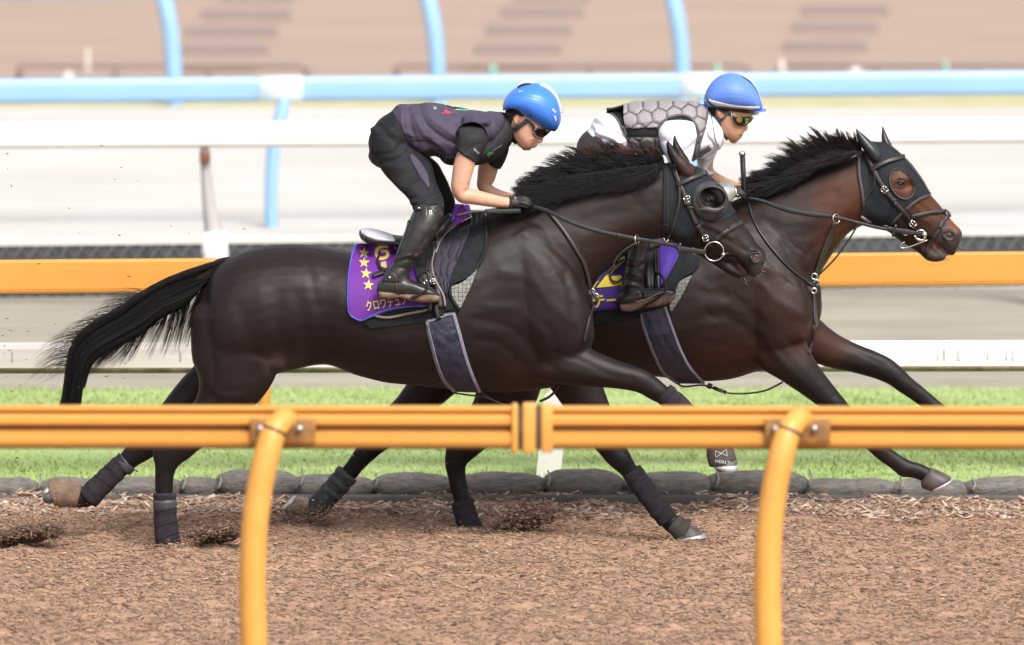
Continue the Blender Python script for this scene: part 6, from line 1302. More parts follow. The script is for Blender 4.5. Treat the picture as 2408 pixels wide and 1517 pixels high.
pt = mk('breeches', v, f, M_pant, r1); TPT = bvh((v, f))
put('seam', strap(TPT, zl(zA, 560, 430, 450, 520, 385, 620, 368, 700, 380, 780), 1.4, D1, .003, .002, 5), M_tee, pt)
put('side_stripe', strap(TPT, zl(zA, 720, 800, 790, 900, 850, 1010, 880, 1080), 20, D1, .003, .002, 5, taper=[.5, 1, 1, .2]), M_jer, pt)
# tee: sleeves, collar, under jersey
g = []
g.append(loft(J2(zA, (1500, 425, 1580, 705, 0, .075), (1545, 440, 1597, 690, 0, .066), (1565, 520, 1604, 660, 0, .058)), D1, n=20))
g.append(loft(J2(zA, (1000, 700, 1050, 885, 0, .15), (1150, 700, 1200, 890, 0, .16), (1300, 650, 1340, 880, 0, .16), (1430, 560, 1480, 820, 0, .14), (1510, 470, 1585, 715, 0, .09)), D1, n=22))
g.append(loft(J2(zA, (1165, 515, 1385, 565, -.10, .085), (1130, 580, 1390, 680, -.155, .080), (1118, 660, 1345, 770, -.18, .066), (1106, 738, 1296, 868, -.19, .060)), D1, n=22, cap=.12))
g.append(loft(J2(zA, (1360, 540, 1560, 640, .13, .075), (1350, 640, 1575, 740, .165, .070), (1358, 760, 1545, 840, .18, .064), (1372, 860, 1500, 922, .19, .060)), D1, n=22, cap=.12))
v, f, nn = remesh('tt', g, 0.0046, 3)
ws = [(zl(zA, 1120, 640, 1180, 600, 1260, 590), 5, -2.5), (zl(zA, 1160, 700, 1240, 660, 1330, 640), 6, 2.5), (zl(zA, 1190, 780, 1260, 730, 1340, 700), 5, -2.5), (zl(zA, 1130, 560, 1160, 680, 1140, 740), 5, 2), (zl(zA, 1420, 600, 1460, 700, 1440, 800), 6, 3), (zl(zA, 1490, 560, 1500, 680, 1460, 780), 5, -3), (zl(zA, 1112, 732, 1200, 800, 1290, 858), 1.6, 1.5)]
v = sculpt(v, nn, [(a_, b_, c_ * 1.5) for a_, b_, c_ in ws], 0, -1); v = vnoise(v, 18, .0014, nn, 6)
te = mk('tee_shirt', v, f, M_tee, r1); TTE = bvh((v, f))
# plum jersey vest
g = []
g.append(loft(J2(zA, (572, 402, 742, 742, 0, .150), (620, 366, 800, 792, 0, .160), (700, 356, 868, 815, 0, .168), (790, 356, 920, 800, 0, .172), (870, 346, 990, 830, 0, .176), (980, 362, 1050, 860, 0, .178), (1100, 394, 1150, 870, 0, .180), (1230, 412, 1270, 800, 0, .182), (1350, 422, 1400, 720, 0, .175),
     (1440, 424, 1480, 640, 0, .14), (1510, 428, 1535, 560, 0, .085)), D1, n=30, e=2.3, cap=.25))
for s, dx in ((-1, 0), (1, 120)): g.append(limb(L2(zA, (1200 + dx, 520, 60, s * .145, .05), (1290 + dx, 520, 55, s * .155, .05), (1400 + dx, 520, 50, s * .12, .05)), D1, n=14))
v, f, nn = remesh('jj', g, 0.0046, 4)
ws = [(zl(zA, 790, 370, 850, 520, 980, 640, 1100, 700), 5, -5), (zl(zA, 850, 350, 900, 480, 1050, 600, 1120, 640), 6, 4), (zl(zA, 700, 380, 720, 540, 760, 680), 5, -4), (zl(zA, 760, 470, 840, 620, 960, 700), 6, 4), (zl(zA, 640, 400, 640, 520, 690, 660, 740, 740), 3, 3), (zl(zA, 680, 600, 740, 640, 760, 740), 5, 4), (zl(zA, 760, 690, 880, 700, 1000, 780), 6, -4),
      (zl(zA, 800, 760, 900, 740, 980, 760), 5, 4), (zl(zA, 900, 640, 1000, 740, 1080, 840), 6, 4), (zl(zA, 980, 480, 1100, 540, 1140, 600), 6, -3), (zl(zA, 1100, 460, 1250, 470, 1380, 520), 6, 3), (zl(zA, 1360, 540, 1400, 620, 1400, 700), 5, -5), (zl(zA, 1420, 470, 1450, 560, 1440, 660), 5, 4), (zl(zA, 1300, 440, 1340, 500), 5, -3), (zl(zA, 1470, 450, 1490, 560), 4, -3), (zl(zA, 700, 650, 900, 655, 1050, 690), 1.5, -1.5)]
v = sculpt(v, nn, [(a_, b_, c_ * 1.5) for a_, b_, c_ in ws], 0, -1); v = sculpt(v, nn, ws, 0, 1); v = vnoise(v, 14, .0034, nn, 7, (1.6, 1, .8)); v = vnoise(v, 34, .0012, nn, 2)
# armhole: keep only cloth outside the sleeve opening on the near side
je_v, je_f = shell(v, f, nn, zl(zA, 500, 300, 1560, 380, 1545, 480, 1560, 560, 1500, 640, 1440, 730, 1400, 800, 1300, 900, 1000, 900, 700, 860, 540, 500), .001, .003,
      holes=(zl(zA, 1112, 600, 1140, 560, 1190, 528, 1265, 514, 1330, 540, 1375, 590, 1385, 640, 1350, 780, 1300, 870, 1180, 800, 1120, 700),))
je = mk('jersey', je_v, je_f, M_jer, r1); TJ = bvh((je_v, je_f), (v, f))
TJJ = bvh((v, f))
put('armhole_edge', strap(TJJ, zl(zA, 1100, 700, 1108, 620, 1135, 565, 1190, 526, 1265, 512, 1335, 540, 1380, 600, 1388, 660), 1.6, D1, .003, .003, 4), M_tee, je)
put('hem', strap(TJJ, zl(zA, 570, 405, 600, 520, 650, 640, 720, 715, 745, 750, 800, 805, 860, 830), 2.0, D1, .003, .003, 4), M_jer, je)
M_pr = mat('red_print', (0.62, 0.03, 0.10), None, 5, .6); M_pm = mat('mint_print', (0.22, 0.58, 0.42), None, 5, .6); M_pg = mat('green_print', (0.05, 0.25, 0.08), None, 5, .6)
polydecal(TJJ, [zl(zA, 985, 446, 1010, 425, 1022, 404, 1060, 404, 1120, 410, 1120, 432, 1085, 428, 1050, 440, 1020, 440)], D1, M_pr, 'print', je, .004)
polydecal(TJJ, [zl(zA, 985, 378, 1000, 366, 1040, 366, 1080, 380, 1150, 385, 1230, 402, 1220, 412, 1150, 412, 1090, 405, 1040, 402, 1020, 385), zl(zA, 1330, 420, 1370, 415, 1400, 425, 1370, 430)], D1, M_pm, 'print', je, .004)
decal(TJJ, 'RIDE', zA(916, 362), 34 * kA, 1.45, D1, M_printw, 'lettering', je, .004, xs=.6)
decal(TTE, 'VELOC', zA(1262, 752), 24 * kA, .72, D1, M_printw, 'lettering', te, .004, xs=.9)
polydecal(TTE, [zl(zA, 1380, 800, 1395, 775, 1425, 770, 1440, 785, 1420, 800, 1400, 825)], D1, M_pg, 'print', te, .004); put('print', strap(TTE, zl(zA, 1430, 770, 1470, 740, 1510, 715), 2.4, D1, .004, .002, 4), mat('grey_print', (.12, .13, .13), None, 5, .6), te)
r_ = random.Random(2)
# gloves
fg = [[(1640, 1172, 15, -.012), (1700, 1172, 16, -.02), (1745, 1190, 15, -.018), (1762, 1222, 14, .0), (1735, 1245, 13, .018)], [(1640, 1190, 15, -.022), (1705, 1192, 16, -.03), (1752, 1210, 15, -.028), (1768, 1240, 14, -.008), (1738, 1258, 13, .012)],
      [(1640, 1212, 15, -.026), (1705, 1218, 15, -.034), (1745, 1236, 14, -.03), (1755, 1258, 13, -.012), (1728, 1268, 12, .008)], [(1640, 1238, 13, -.022), (1700, 1244, 13, -.03), (1730, 1258, 12, -.026), (1732, 1272, 11, -.010), (1710, 1276, 11, .004)]]
for s, dx, dy in ((-1, 0, 0), (1, 60, -45)):
    g = fist(lambda a, b: zA(a + dx, b + dy), D1, 0, [(1592, 1214, 52, s * .125, .030), (1640, 1214, 54, s * .12, .034), (1690, 1210, 50, s * .112, .034), (1722, 1214, 42, s * .105, .030)], [], [(1660, 1180, 18, s * .11), (1740, 1190, 17, s * .10), (1785, 1205, 17, s * .095), (1806, 1226, 15, s * .092)], kA)
    for q in fg: g.append(limb([(*zA(a + dx, b + dy), rr * kA, s * (.118 - c), rr * kA / 565) for a, b, rr, c in q], D1, n=10, sub=3))
    v, f, nn = remesh('gl', g, 0.0026, 2)
    gl_ = mk('glove', v, f, M_glove, r1)
    if s < 0:
        TGL = bvh((v, f)); put('cuff', strap(TGL, zl(zA, 1590, 1160, 1584, 1214, 1588, 1268), 9, D1, .003, .003, 4), M_tee, gl_); put('patch', strap(TGL, zl(zA, 1625, 1162, 1632, 1182), 3.5, D1, .003, .002, 3), mat('skin_gap', (.5, .27, .19), None, 5, .6), gl_)
# rein bridge between hands and back to saddle, held by the near hand
hr_ = thing('rein_bight', 'loop of black rein hanging back from the near jockey\'s gloved hand towards the saddle', 'rein', tuple(P(1150, 495, D1 - .16)))
put('grip', strap(None, zl(zS, 1260, 175, 1150, 178, 1000, 182, 835, 182), 60 * kx(zS), [D1 - .14, D1 - .20], 0, .008, 5, free=True), M_rub, hr_); put('leather_end', strap(None, zl(zS, 835, 182, 720, 185, 600, 205, 480, 235), 36 * kx(zS), [D1 - .20, D1 - .21], 0, .004, 5, free=True), M_lea, hr_)
# helmet
g = [loft(J2(zA, (1522, 372, 1540, 420, 0, .045), (1545, 310, 1575, 425, 0, .085), (1600, 245, 1625, 432, 0, .108), (1680, 200, 1700, 462, 0, .122), (1770, 180, 1790, 520, 0, .128), (1860, 192, 1850, 558, 0, .124), (1930, 232, 1915, 578, 0, .112), (1985, 300, 1962, 590, 0, .092), (2012, 390, 1990, 580, 0, .07), (2018, 460, 2006, 545, 0, .04)), D1, n=30, e=2.15, cap=.3)]
v, f, nn = remesh('hh', g, 0.0034, 6)
v = sculpt(v, nn, [(zl(zA, 1540, 350, 1600, 290, 1700, 285, 1800, 300, 1900, 360, 1930, 450, 1960, 530), 1.4, -2.2), (zl(zA, 1700, 180, 1800, 175, 1900, 195), 8, 2)], 0, -1)
# trim bottom rim by outline
hv, hf = shell(v, f, nn, zl(zA, 1500, 415, 1555, 400, 1600, 400, 1650, 412, 1690, 440, 1730, 482, 1780, 522, 1850, 560, 1920, 580, 1970, 594, 1990, 575, 2060, 450, 2060, 250, 1900, 120, 1700, 120, 1540, 200, 1490, 350), .002, .006)
hl = mk('helmet', hv, hf, M_hel, r1); TH = bvh((v, f))
put('rim', strap(TH, zl(zA, 1520, 408, 1560, 400, 1605, 402, 1650, 414, 1690, 442, 1730, 484, 1780, 524, 1850, 562, 1920, 582, 1970, 592), 3.2, D1 - .05, .004, .004, 4), M_blk, hl)
put('inner_lining', loft(J2(zA, (1540, 385, 1560, 425, 0, .05), (1620, 300, 1640, 425, 0, .095), (1720, 250, 1730, 450, 0, .108), (1830, 260, 1825, 520, 0, .106), (1930, 330, 1915, 560, 0, .085), (1965, 450, 1955, 575, 0, .05)), D1, n=22, cap=.3), M_blk, hl)
def ctube(name, z, pts, yo, rad, m, parent, D=D1, flat=1.0): return put(name, (lambda q: (q.v, q.f))(MB().tube([P(*z(a, b), D + yo) for a, b in cat(fl(pts), 6)], rad, 12)), m, parent)
ctube('vent_strip', zA, [1838, 200, 1908, 228, 1968, 295, 2004, 370, 2018, 436], -.026, .0135, M_vent, hl); ctube('vent_edge', zA, [1824, 208, 1890, 240, 1944, 306, 1980, 376, 1998, 446], -.044, .006, M_blk, hl)
ctube('vent_strip', zA, [1838, 200, 1908, 228, 1968, 295, 2004, 370, 2018, 436], .026, .0135, M_vent, hl)
ctube('vent_strip', zA, [1650, 206, 1690, 182, 1740, 174, 1785, 182], -.024, .009, M_vent, hl); ctube('vent_edge', zA, [1648, 216, 1690, 192, 1742, 184, 1782, 190], -.034, .005, M_blk, hl)
for q in (zl(zA, 1632, 252, 1650, 228, 1698, 226, 1690, 246, 1655, 256), zl(zA, 1945, 395, 1965, 398, 1985, 430, 1972, 434, 1952, 420), zl(zA, 1962, 458, 1980, 460, 1990, 500, 1978, 508)): polydecal(TH, [q], D1 - .1, M_vent, 'air_vent', hl, .005)
polydecal(TH, [zl(zA, 1990, 470, 2018, 472, 2014, 520, 1990, 524)], D1 - .05, mat('badge_brown', (.10, .085, .07), None, 5, .4), 'badge', hl, .006)
for q in ((1763, 458), (1543, 366)): polydecal(TH, [[zA(q[0] + 9 * math.cos(a), q[1] + 9 * math.sin(a)) for a in np.linspace(0, 6.28, 9)[:-1]]], D1 - .1, M_blk, 'rivet', hl, .0045)
# chin straps, glasses
TF = bvh((np.array([tuple(q) for q in geo(pb)[0]]), geo(pb)[1]))
put('chin_strap', strap(TF, zl(zA, 1535, 450, 1555, 510, 1580, 560, 1610, 588), 10, D1 - .06, .008, .005, 4), M_strapn, hl); put('chin_strap', strap(TF, zl(zA, 1735, 498, 1690, 530, 1650, 560, 1612, 586), 10, D1 - .07, .010, .005, 4), M_strapn, hl)
put('chin_strap', strap(TF, zl(zA, 1600, 575, 1606, 620, 1612, 655, 1625, 690), 5, D1 - .07, .008, .004, 4), M_blk, hl); put('chin_cup', strap(TF, zl(zA, 1606, 672, 1625, 688, 1640, 700), 9, D1 - .06, .008, .006, 4), M_blk, hl)
gs = put('sunglasses', patch(TF, zl(zA, 1782, 560, 1784, 590, 1800, 625), zl(zA, 1938, 592, 1905, 625, 1868, 652), D1 - .05, 10, 8, .012, .003), M_lens, r1)
put('temple', strap(TF, zl(zA, 1735, 500, 1770, 530, 1800, 570), 5, D1 - .07, .012, .004, 4), M_blk, gs); put('hinge_ring', ring(P(*zA(1806, 568), hit(TF, *zA(1806, 568), D1 - .07)[0].y - .018), .0055, .0012, 18), M_met, gs)
put('lower_frame', strap(TF, zl(zA, 1786, 592, 1802, 626, 1835, 650, 1868, 652), 2.2, D1 - .05, .014, .003, 3), mat('lens_frame', (.2, .2, .2), None, 5, .2), gs)
# boots
def boots(z, k, D, r_, shaft, foot, sole, yn, T=None):
    out = None
    for s in (-1, 1):
        g = [loft([(*z(a, b), *z(c, d), s * y_, w_) for a, b, c, d, y_, w_ in shaft], D, n=22, cap=.15), loft([(*z(a, b), *z(c, d), s * y_, w_) for a, b, c, d, y_, w_ in foot], D, n=20, cap=.5, e=2.4)]
        v, f, nn = remesh('bt', g, 0.0042, 3)
        if s < 0: v = sculpt(v, nn, yn, 0, -1)
        v = vnoise(v, 30, .0009, nn, 4)
        b = mk('boot', v, f, M_boot, r_); so_ = put('sole', loft([(*z(a, b_), *z(c, d), s * y_, w_) for a, b_, c, d, y_, w_ in sole], D, n=20, cap=.2, e=2.8), M_sole, b)
        if s < 0: out = b; TB_ = bvh((v, f)); outT = TB_
    return out, outT
b1, TBT = boots(zC, kC, D1, r1, [(625, 112, 822, 108, .285, .058), (592, 185, 822, 190, .30, .062), (560, 260, 788, 275, .315, .062), (528, 340, 735, 365, .325, .058), (490, 440, 680, 450, .335, .050), (455, 530, 610, 530, .34, .042), (400, 600, 578, 600, .345, .042), (382, 650, 590, 648, .345, .042)],
    [(368, 650, 366, 750, .345, .035), (420, 618, 430, 748, .345, .042), (500, 622, 510, 762, .345, .044), (580, 640, 590, 772, .347, .046), (660, 668, 670, 775, .35, .047), (740, 700, 745, 780, .35, .042), (785, 735, 785, 785, .35, .028)],
    [(364, 712, 364, 768, .345, .038), (430, 720, 440, 775, .345, .042), (492, 722, 496, 776, .345, .042), (505, 735, 508, 768, .345, .040), (600, 728, 600, 792, .347, .048), (700, 728, 700, 802, .35, .050), (760, 738, 765, 800, .35, .044), (790, 750, 790, 788, .35, .030)],
    [(zl(zC, 480, 520, 560, 500, 640, 520), 4, -4), (zl(zC, 500, 490, 580, 470, 660, 490), 3, 3), (zl(zC, 470, 560, 540, 560, 590, 590), 4, -3), (zl(zC, 590, 180, 560, 300, 500, 440), 1.5, -2), (zl(zC, 620, 190, 600, 300, 540, 440), 7, 2), (zl(zC, 600, 480, 640, 450, 680, 430), 3, -4), (zl(zC, 700, 110, 705, 180), 1.5, -2), (zl(zC, 740, 140, 790, 180, 800, 230), 4, 3), (zl(zC, 640, 640, 720, 690), 3, -2)])
put('top_tab', strap(TBT, zl(zC, 608, 150, 635, 132, 665, 136), 34 * kC, D1 - .34, .005, .004, 4), M_lea, b1); put('top_edge', strap(TBT, zl(zC, 640, 120, 700, 96, 760, 96, 805, 120, 822, 160), 6 * kC, D1 - .34, .004, .004, 4), M_lea, b1)
MB().ball(P(*zC(645, 136), hit(TBT, *zC(645, 136), D1)[0].y - .006), .006, 10, 8).build('snap', M_met, b1)
mb = MB(); dd = hit(TBT, *zC(727, 165), D1)[0].y
for w_, m_, o_ in ((1, M_printw, .004), (.4, M_blk, .0065)): polydecal(TBT, [zl(zC, 727 - 10 * w_, 165 - 14 * w_, 727 + 11 * w_, 165 - 16 * w_, 727 + 10 * w_, 165 + 14 * w_, 727 - 11 * w_, 165 + 16 * w_)], D1 - .34, m_, 'badge', b1, o_)
put('ankle_guard', patch(TBT, zl(zC, 408, 590, 390, 625, 385, 652), zl(zC, 432, 570, 490, 620, 500, 665), D1 - .34, 8, 8, .005, .004), M_lea, b1); MB().ball(P(*zC(438, 628), hit(TBT, *zC(438, 628), D1)[0].y - .007), .006, 10, 8).build('snap', M_met, b1)
put('heel_band', strap(TBT, zl(zC, 484, 665, 486, 710, 500, 765), 22 * kC, D1 - .34, .006, .004, 4), M_lea, b1)
put('back_zip', strap(TBT, zl(zC, 572, 220, 545, 320, 508, 420, 468, 520), 10 * kC, D1 - .34, .004, .003, 4), M_lea, b1)
def stirrup(parent, z, D, yo, pts, w_): 
    return put('stirrup', (lambda q: (q.v, q.f))(MB().tube([P(*z(a, b), D + y_) for a, b, y_ in cat(pts, 5)], w_, 8)), M_blk, parent)
stirrup(sd1, zC, D1, 0, [(640, 655, -.37), (650, 610, -.385), (690, 585, -.39), (715, 610, -.40), (712, 660, -.405), (702, 710, -.41), (650, 745, -.405), (590, 775, -.40)], .0055)
stirrup(sd1, zC, D1, 0, [(690, 590, -.38), (655, 600, -.33), (640, 650, -.30), (650, 740, -.29), (600, 780, -.32)], .0055)

# ---------------- jockey two (far)
r2 = person('person', 'jockey in white shirt, grey armoured vest and blue cloth cap, on the far horse', 'person', (P(1560, 600, D2).x, D2, P(1560, 700, D2).z))
g = []
g.append(loft(J2(zD, (2010, 470, 1560, 400, 0, .078), (1985, 530, 1545, 470, 0, .082), (1940, 590, 1560, 540, 0, .082), (1912, 640, 1590, 600, 0, .078), (1900, 690, 1625, 650, 0, .072), (1882, 730, 1660, 700, 0, .064), (1858, 765, 1700, 745, 0, .052), (1825, 788, 1745, 775, 0, .034)), D2, n=24, e=2.1))
g.append(limb(L2(zD, (1915, 610, 20, 0, .011), (1920, 645, 20, 0, .012), (1918, 665, 20, 0, .016), (1900, 672, 18, 0, .018), (1885, 678, 12, 0, .014)), D2, n=12))
g.append(limb(L2(zD, (1880, 712, 14, 0, .020), (1866, 722, 12, 0, .024)), D2, n=10)); g.append(limb(L2(zD, (1872, 742, 13, 0, .019), (1852, 748, 12, 0, .020)), D2, n=10)); g.append(limb(L2(zD, (1822, 768, 22, 0, .024), (1795, 772, 18, 0, .022)), D2, n=10))
for s in (-1, 1): g.append(limb(L2(zD, (1800, 670, 46, s * .052, .018), (1760, 700, 42, s * .052, .014)), D2, n=10)); g.append(limb(L2(zD, (1655, 475, 26, s * .082, .008), (1655, 510, 32, s * .084, .009), (1668, 555, 18, s * .080, .007)), D2, n=10))
g.append(limb(L2(zD, (1690, 600, 105, 0, .062), (1640, 650, 100, 0, .062), (1590, 700, 100, 0, .066), (1500, 740, 130, 0, .09)), D2, n=18))
g.append(limb(L2(zD, (1480, 700, 170, 0, .13), (1250, 640, 190, 0, .14), (950, 620, 170, 0, .13), (700, 640, 140, 0, .13), (500, 720, 130, 0, .14)), D2, n=18))
g.append(limb(L2(zD, (1260, 680, 120, -.165, .055), (1270, 850, 105, -.185, .045), (1280, 1010, 90, -.19, .042), (1330, 1120, 75, -.185, .038), (1480, 1200, 62, -.165, .034), (1640, 1260, 52, -.13, .028), (1760, 1290, 46, -.11, .024)), D2, n=16))
g.append(limb(L2(zD, (1500, 760, 110, .165, .055), (1520, 900, 95, .185, .045), (1510, 1020, 80, .19, .04), (1560, 1130, 66, .18, .036), (1700, 1200, 54, .15, .03), (1850, 1250, 46, .10, .026)), D2, n=16))
v, f, nn = remesh('p', g, 0.0042, 4)
fs = [(zl(zD, 1895, 732, 1865, 732, 1842, 728), 1.2, -3), (zl(zD, 1885, 690, 1860, 700), 1.4, -1.5), (zl(zD, 1660, 480, 1672, 520, 1660, 545), 2.4, -4), (zl(zD, 1890, 655, 1900, 668), 1.2, 1.5), (zl(zD, 1640, 600, 1700, 690, 1740, 740), 5, -1.5)]
v = sculpt(v, nn, fs, 0, -1); pb2 = mk('body', v, f, M_skin, r2)
setcol(pb2, coatcol(v, (0.56, 0.32, 0.205), [(zl(zD, 1885, 720, 1855, 735), 3.2, LIP), (zl(zD, 1660, 480, 1672, 530), 4, SKR), (zl(zD, 1925, 670, 1895, 672), 4, (.54, .26, .17))])); TF2 = bvh((v, f))
put('hair', shell(v, f, nn, zl(zD, 1500, 380, 1760, 430, 1745, 500, 1700, 480, 1650, 445, 1615, 470, 1612, 530, 1590, 530, 1560, 480), .006, .004), M_hairs, r2)
# shirt
M_shirt = mat('white_shirt', (0.76, 0.76, 0.86), (0.72, 0.72, 0.82), 8, 0.7, 0.3, 200, bdist=0.001)
g = []
g.append(loft(J2(zD, (352, 645, 590, 885, 0, .165), (385, 575, 640, 900, 0, .172), (460, 502, 740, 895, 0, .174), (560, 488, 790, 880, 0, .168), (700, 500, 850, 880, 0, .165), (900, 480, 960, 870, 0, .16), (1200, 470, 1230, 900, 0, .165), (1400, 480, 1440, 960, 0, .155), (1520, 500, 1600, 900, 0, .12)), D2, n=26, e=2.2))
g.append(loft(J2(zD, (1512, 440, 1640, 845, 0, .085), (1545, 470, 1662, 800, 0, .075), (1572, 560, 1668, 760, 0, .068)), D2, n=20, cap=.2))
g.append(loft(J2(zD, (1060, 590, 1420, 600, -.14, .085), (1035, 700, 1425, 740, -.175, .08), (1060, 820, 1400, 880, -.19, .07), (1110, 930, 1370, 1000, -.195, .062), (1160, 1040, 1400, 1070, -.19, .055), (1260, 1130, 1480, 1110, -.18, .05), (1400, 1210, 1560, 1150, -.165, .045)), D2, n=20, cap=.2))
g.append(loft(J2(zD, (1420, 700, 1640, 760, .13, .085), (1400, 820, 1640, 860, .17, .08), (1420, 940, 1600, 960, .185, .068), (1440, 1050, 1540, 1060, .19, .056), (1480, 1140, 1620, 1090, .18, .05)), D2, n=20, cap=.2))
v, f, nn = remesh('ss', g, 0.0050, 3)
ws = [(zl(zD, 400, 600, 500, 650, 640, 720, 740, 760), 5, -6), (zl(zD, 430, 560, 560, 590, 680, 650), 6, 5), (zl(zD, 420, 700, 540, 740, 700, 830), 5, 5), (zl(zD, 460, 760, 580, 790, 700, 860), 5, -5), (zl(zD, 620, 600, 700, 700, 760, 800), 5, -4), (zl(zD, 370, 650, 430, 760, 520, 850), 5, -4), (zl(zD, 560, 860, 620, 800, 700, 780), 4, 4),
      (zl(zD, 1060, 700, 1150, 660, 1300, 620), 6, 2), (zl(zD, 1080, 780, 1180, 780, 1300, 740), 6, -3), (zl(zD, 1250, 850, 1330, 800, 1400, 740), 6, 4), (zl(zD, 1300, 900, 1360, 860, 1400, 820), 5, -4), (zl(zD, 1520, 560, 1560, 700, 1600, 830), 3, -4), (zl(zD, 1540, 940, 1580, 900, 1620, 860), 5, -4), (zl(zD, 1480, 1020, 1560, 990), 4, -3), (zl(zD, 1460, 960, 1540, 960), 4, 3), (zl(zD, 1050, 620, 1200, 600, 1330, 560), 2, -1.5)]
v = sculpt(v, nn, [(a_, b_, c_ * 1.5) for a_, b_, c_ in ws], 0, -1); v = vnoise(v, 16, .0022, nn, 9); sh = mk('shirt', v, f, M_shirt, r2); TSH = bvh((v, f))
put('collar', strap(TSH, zl(zD, 1535, 480, 1555, 600, 1590, 720, 1630, 835), 20, D2 - .08, .006, .005, 4, taper=[.6, 1, 1.2, .3]), M_shirt, sh); put('placket_edge', strap(TSH, zl(zD, 1568, 520, 1590, 640, 1610, 760, 1642, 845), 1.6, D2 - .08, .010, .003, 4), M_blk, sh)
# vest with hexagonal plates
M_vest = mat('grey_vest', (0, 0, 0), (0.85, 0.83, 0.83), 120, 0.6, 0.2, 300, vcol=True, bdist=0.001)
g = [loft(J2(zD, (640, 436, 760, 880, 0, .17), (720, 420, 820, 890, 0, .182), (850, 398, 930, 900, 0, .188), (1000, 390, 1060, 910, 0, .19), (1150, 392, 1200, 930, 0, .19), (1300, 398, 1360, 960, 0, .185), (1420, 408, 1500, 960, 0, .16), (1510, 440, 1560, 880, 0, .11)), D2, n=30, e=2.4, cap=.25)]
v, f, nn = remesh('vv', g, 0.0040, 4)
p = PX(v); u0, v0 = zD(900, 560); sz = 150 * kD
def hexd(x, y):
    a = x / sz; b = y / (sz * .98); best = np.full((2, len(x)), 9.0)
    for i in range(-1, 2):
        for j in range(-1, 2):
            cj = np.round(b / .866) + j; ci = np.round(a - (cj % 2) * .5) + i; d = np.hypot(a - ci - (cj % 2) * .5, b - cj * .866)
            m = d < best[0]; best[1] = np.where(m, best[0], np.minimum(best[1], d)); best[0] = np.where(m, d, best[0])
    return best[1] - best[0], best[0]
ang = -.12; x = (p[:, 0] - u0) * math.cos(ang) + (p[:, 1] - v0) * math.sin(ang); y = -(p[:, 0] - u0) * math.sin(ang) + (p[:, 1] - v0) * math.cos(ang)
hd_, hc = hexd(x, y); yt = zD(0, 655)[1]; ybm = zD(0, 750)[1]
band = (p[:, 1] > yt) & (p[:, 1] < ybm) & (p[:, 0] < zD(1040, 0)[0])
v = v + nn * (np.where(band, -.004, np.clip(hd_ * 3.2, 0, 1) * .007))[:, None]
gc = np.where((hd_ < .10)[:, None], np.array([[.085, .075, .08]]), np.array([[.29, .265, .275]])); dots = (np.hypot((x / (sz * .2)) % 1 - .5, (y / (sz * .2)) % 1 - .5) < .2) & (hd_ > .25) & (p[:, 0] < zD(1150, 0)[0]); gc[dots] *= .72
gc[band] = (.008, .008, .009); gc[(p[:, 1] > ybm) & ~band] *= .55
hol = zl(zD, 1030, 700, 1040, 640, 1080, 590, 1150, 545, 1250, 520, 1340, 535, 1400, 590, 1435, 660, 1440, 760, 1400, 900, 1350, 1000, 1150, 1000, 1060, 850)
vo = mk('vest', v, f, M_vest, None); bpy.data.objects.remove(vo)
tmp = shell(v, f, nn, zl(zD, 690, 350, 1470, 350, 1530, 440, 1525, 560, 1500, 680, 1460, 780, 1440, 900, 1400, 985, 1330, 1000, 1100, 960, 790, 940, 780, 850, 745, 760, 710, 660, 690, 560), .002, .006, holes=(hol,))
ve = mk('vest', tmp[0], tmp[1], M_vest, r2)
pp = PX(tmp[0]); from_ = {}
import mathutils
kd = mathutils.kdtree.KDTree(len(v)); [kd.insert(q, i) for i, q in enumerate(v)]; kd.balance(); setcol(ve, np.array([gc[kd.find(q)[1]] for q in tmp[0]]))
TV = bvh((v, f)); M_vedge = mat('vest_edge', (.085, .078, .09), None, 5, .7)
put('vest_edge', strap(TV, hol[:10], 5, D2 - .1, .004, .006, 4), M_vedge, ve); put('vest_edge', strap(TSH, zl(zD, 540, 492, 610, 540, 660, 620, 705, 710, 745, 790, 790, 860), 4.5, D2 - .1, .008, .006, 4), M_vedge, ve); put('vest_edge', strap(TV, zl(zD, 1530, 470, 1525, 560, 1498, 680, 1462, 790, 1440, 900, 1405, 975), 5, D2 - .1, .004, .006, 4), M_vedge, ve)
put('vest_lining', strap(TSH, zl(zD, 520, 478, 600, 470, 700, 440), 12, D2 - .05, .010, .008, 4), M_blk, ve); ptv = put('vest_lining', patch(TSH, zl(zD, 560, 480, 640, 560, 690, 680), zl(zD, 700, 435, 695, 520, 698, 640), D2 - .1, 8, 10, .010, .006), M_blk, ve)
put('front_panel', strap(TSH, zl(zD, 1420, 960, 1480, 900, 1560, 850), 14, D2 - .05, .012, .006, 4), M_vedge, ve)
# breeches, boots
M_pant2 = mat('dark_breeches', (0.020, 0.019, 0.022), (0.028, 0.026, 0.03), 12, 0.7)
g = [loft(J2(zD, (440, 600, 620, 740, 0, .12), (360, 650, 620, 800, 0, .155), (275, 720, 620, 880, 0, .165), (226, 800, 600, 960, 0, .168), (216, 900, 560, 1040, 0, .16), (215, 1020, 520, 1100, 0, .15)), D2, n=24)]
for s in (-1, 1): g.append(loft([(1300, 400, 1440, 400, s * .09, .085), (1292, 450, 1460, 480, s * .10, .085), (1300, 500, 1480, 530, s * .11, .088), (1330, 540, 1500, 540, s * .16, .082), (1370, 560, 1520, 530, s * .21, .074), (1420, 590, 1545, 535, s * .25, .066), (1455, 600, 1560, 560, s * .27, .06)], D2, n=20))
v, f, nn = remesh('pp', g, 0.0055, 4); v = vnoise(v, 16, .002, nn, 5); mk('breeches', v, f, M_pant2, r2)
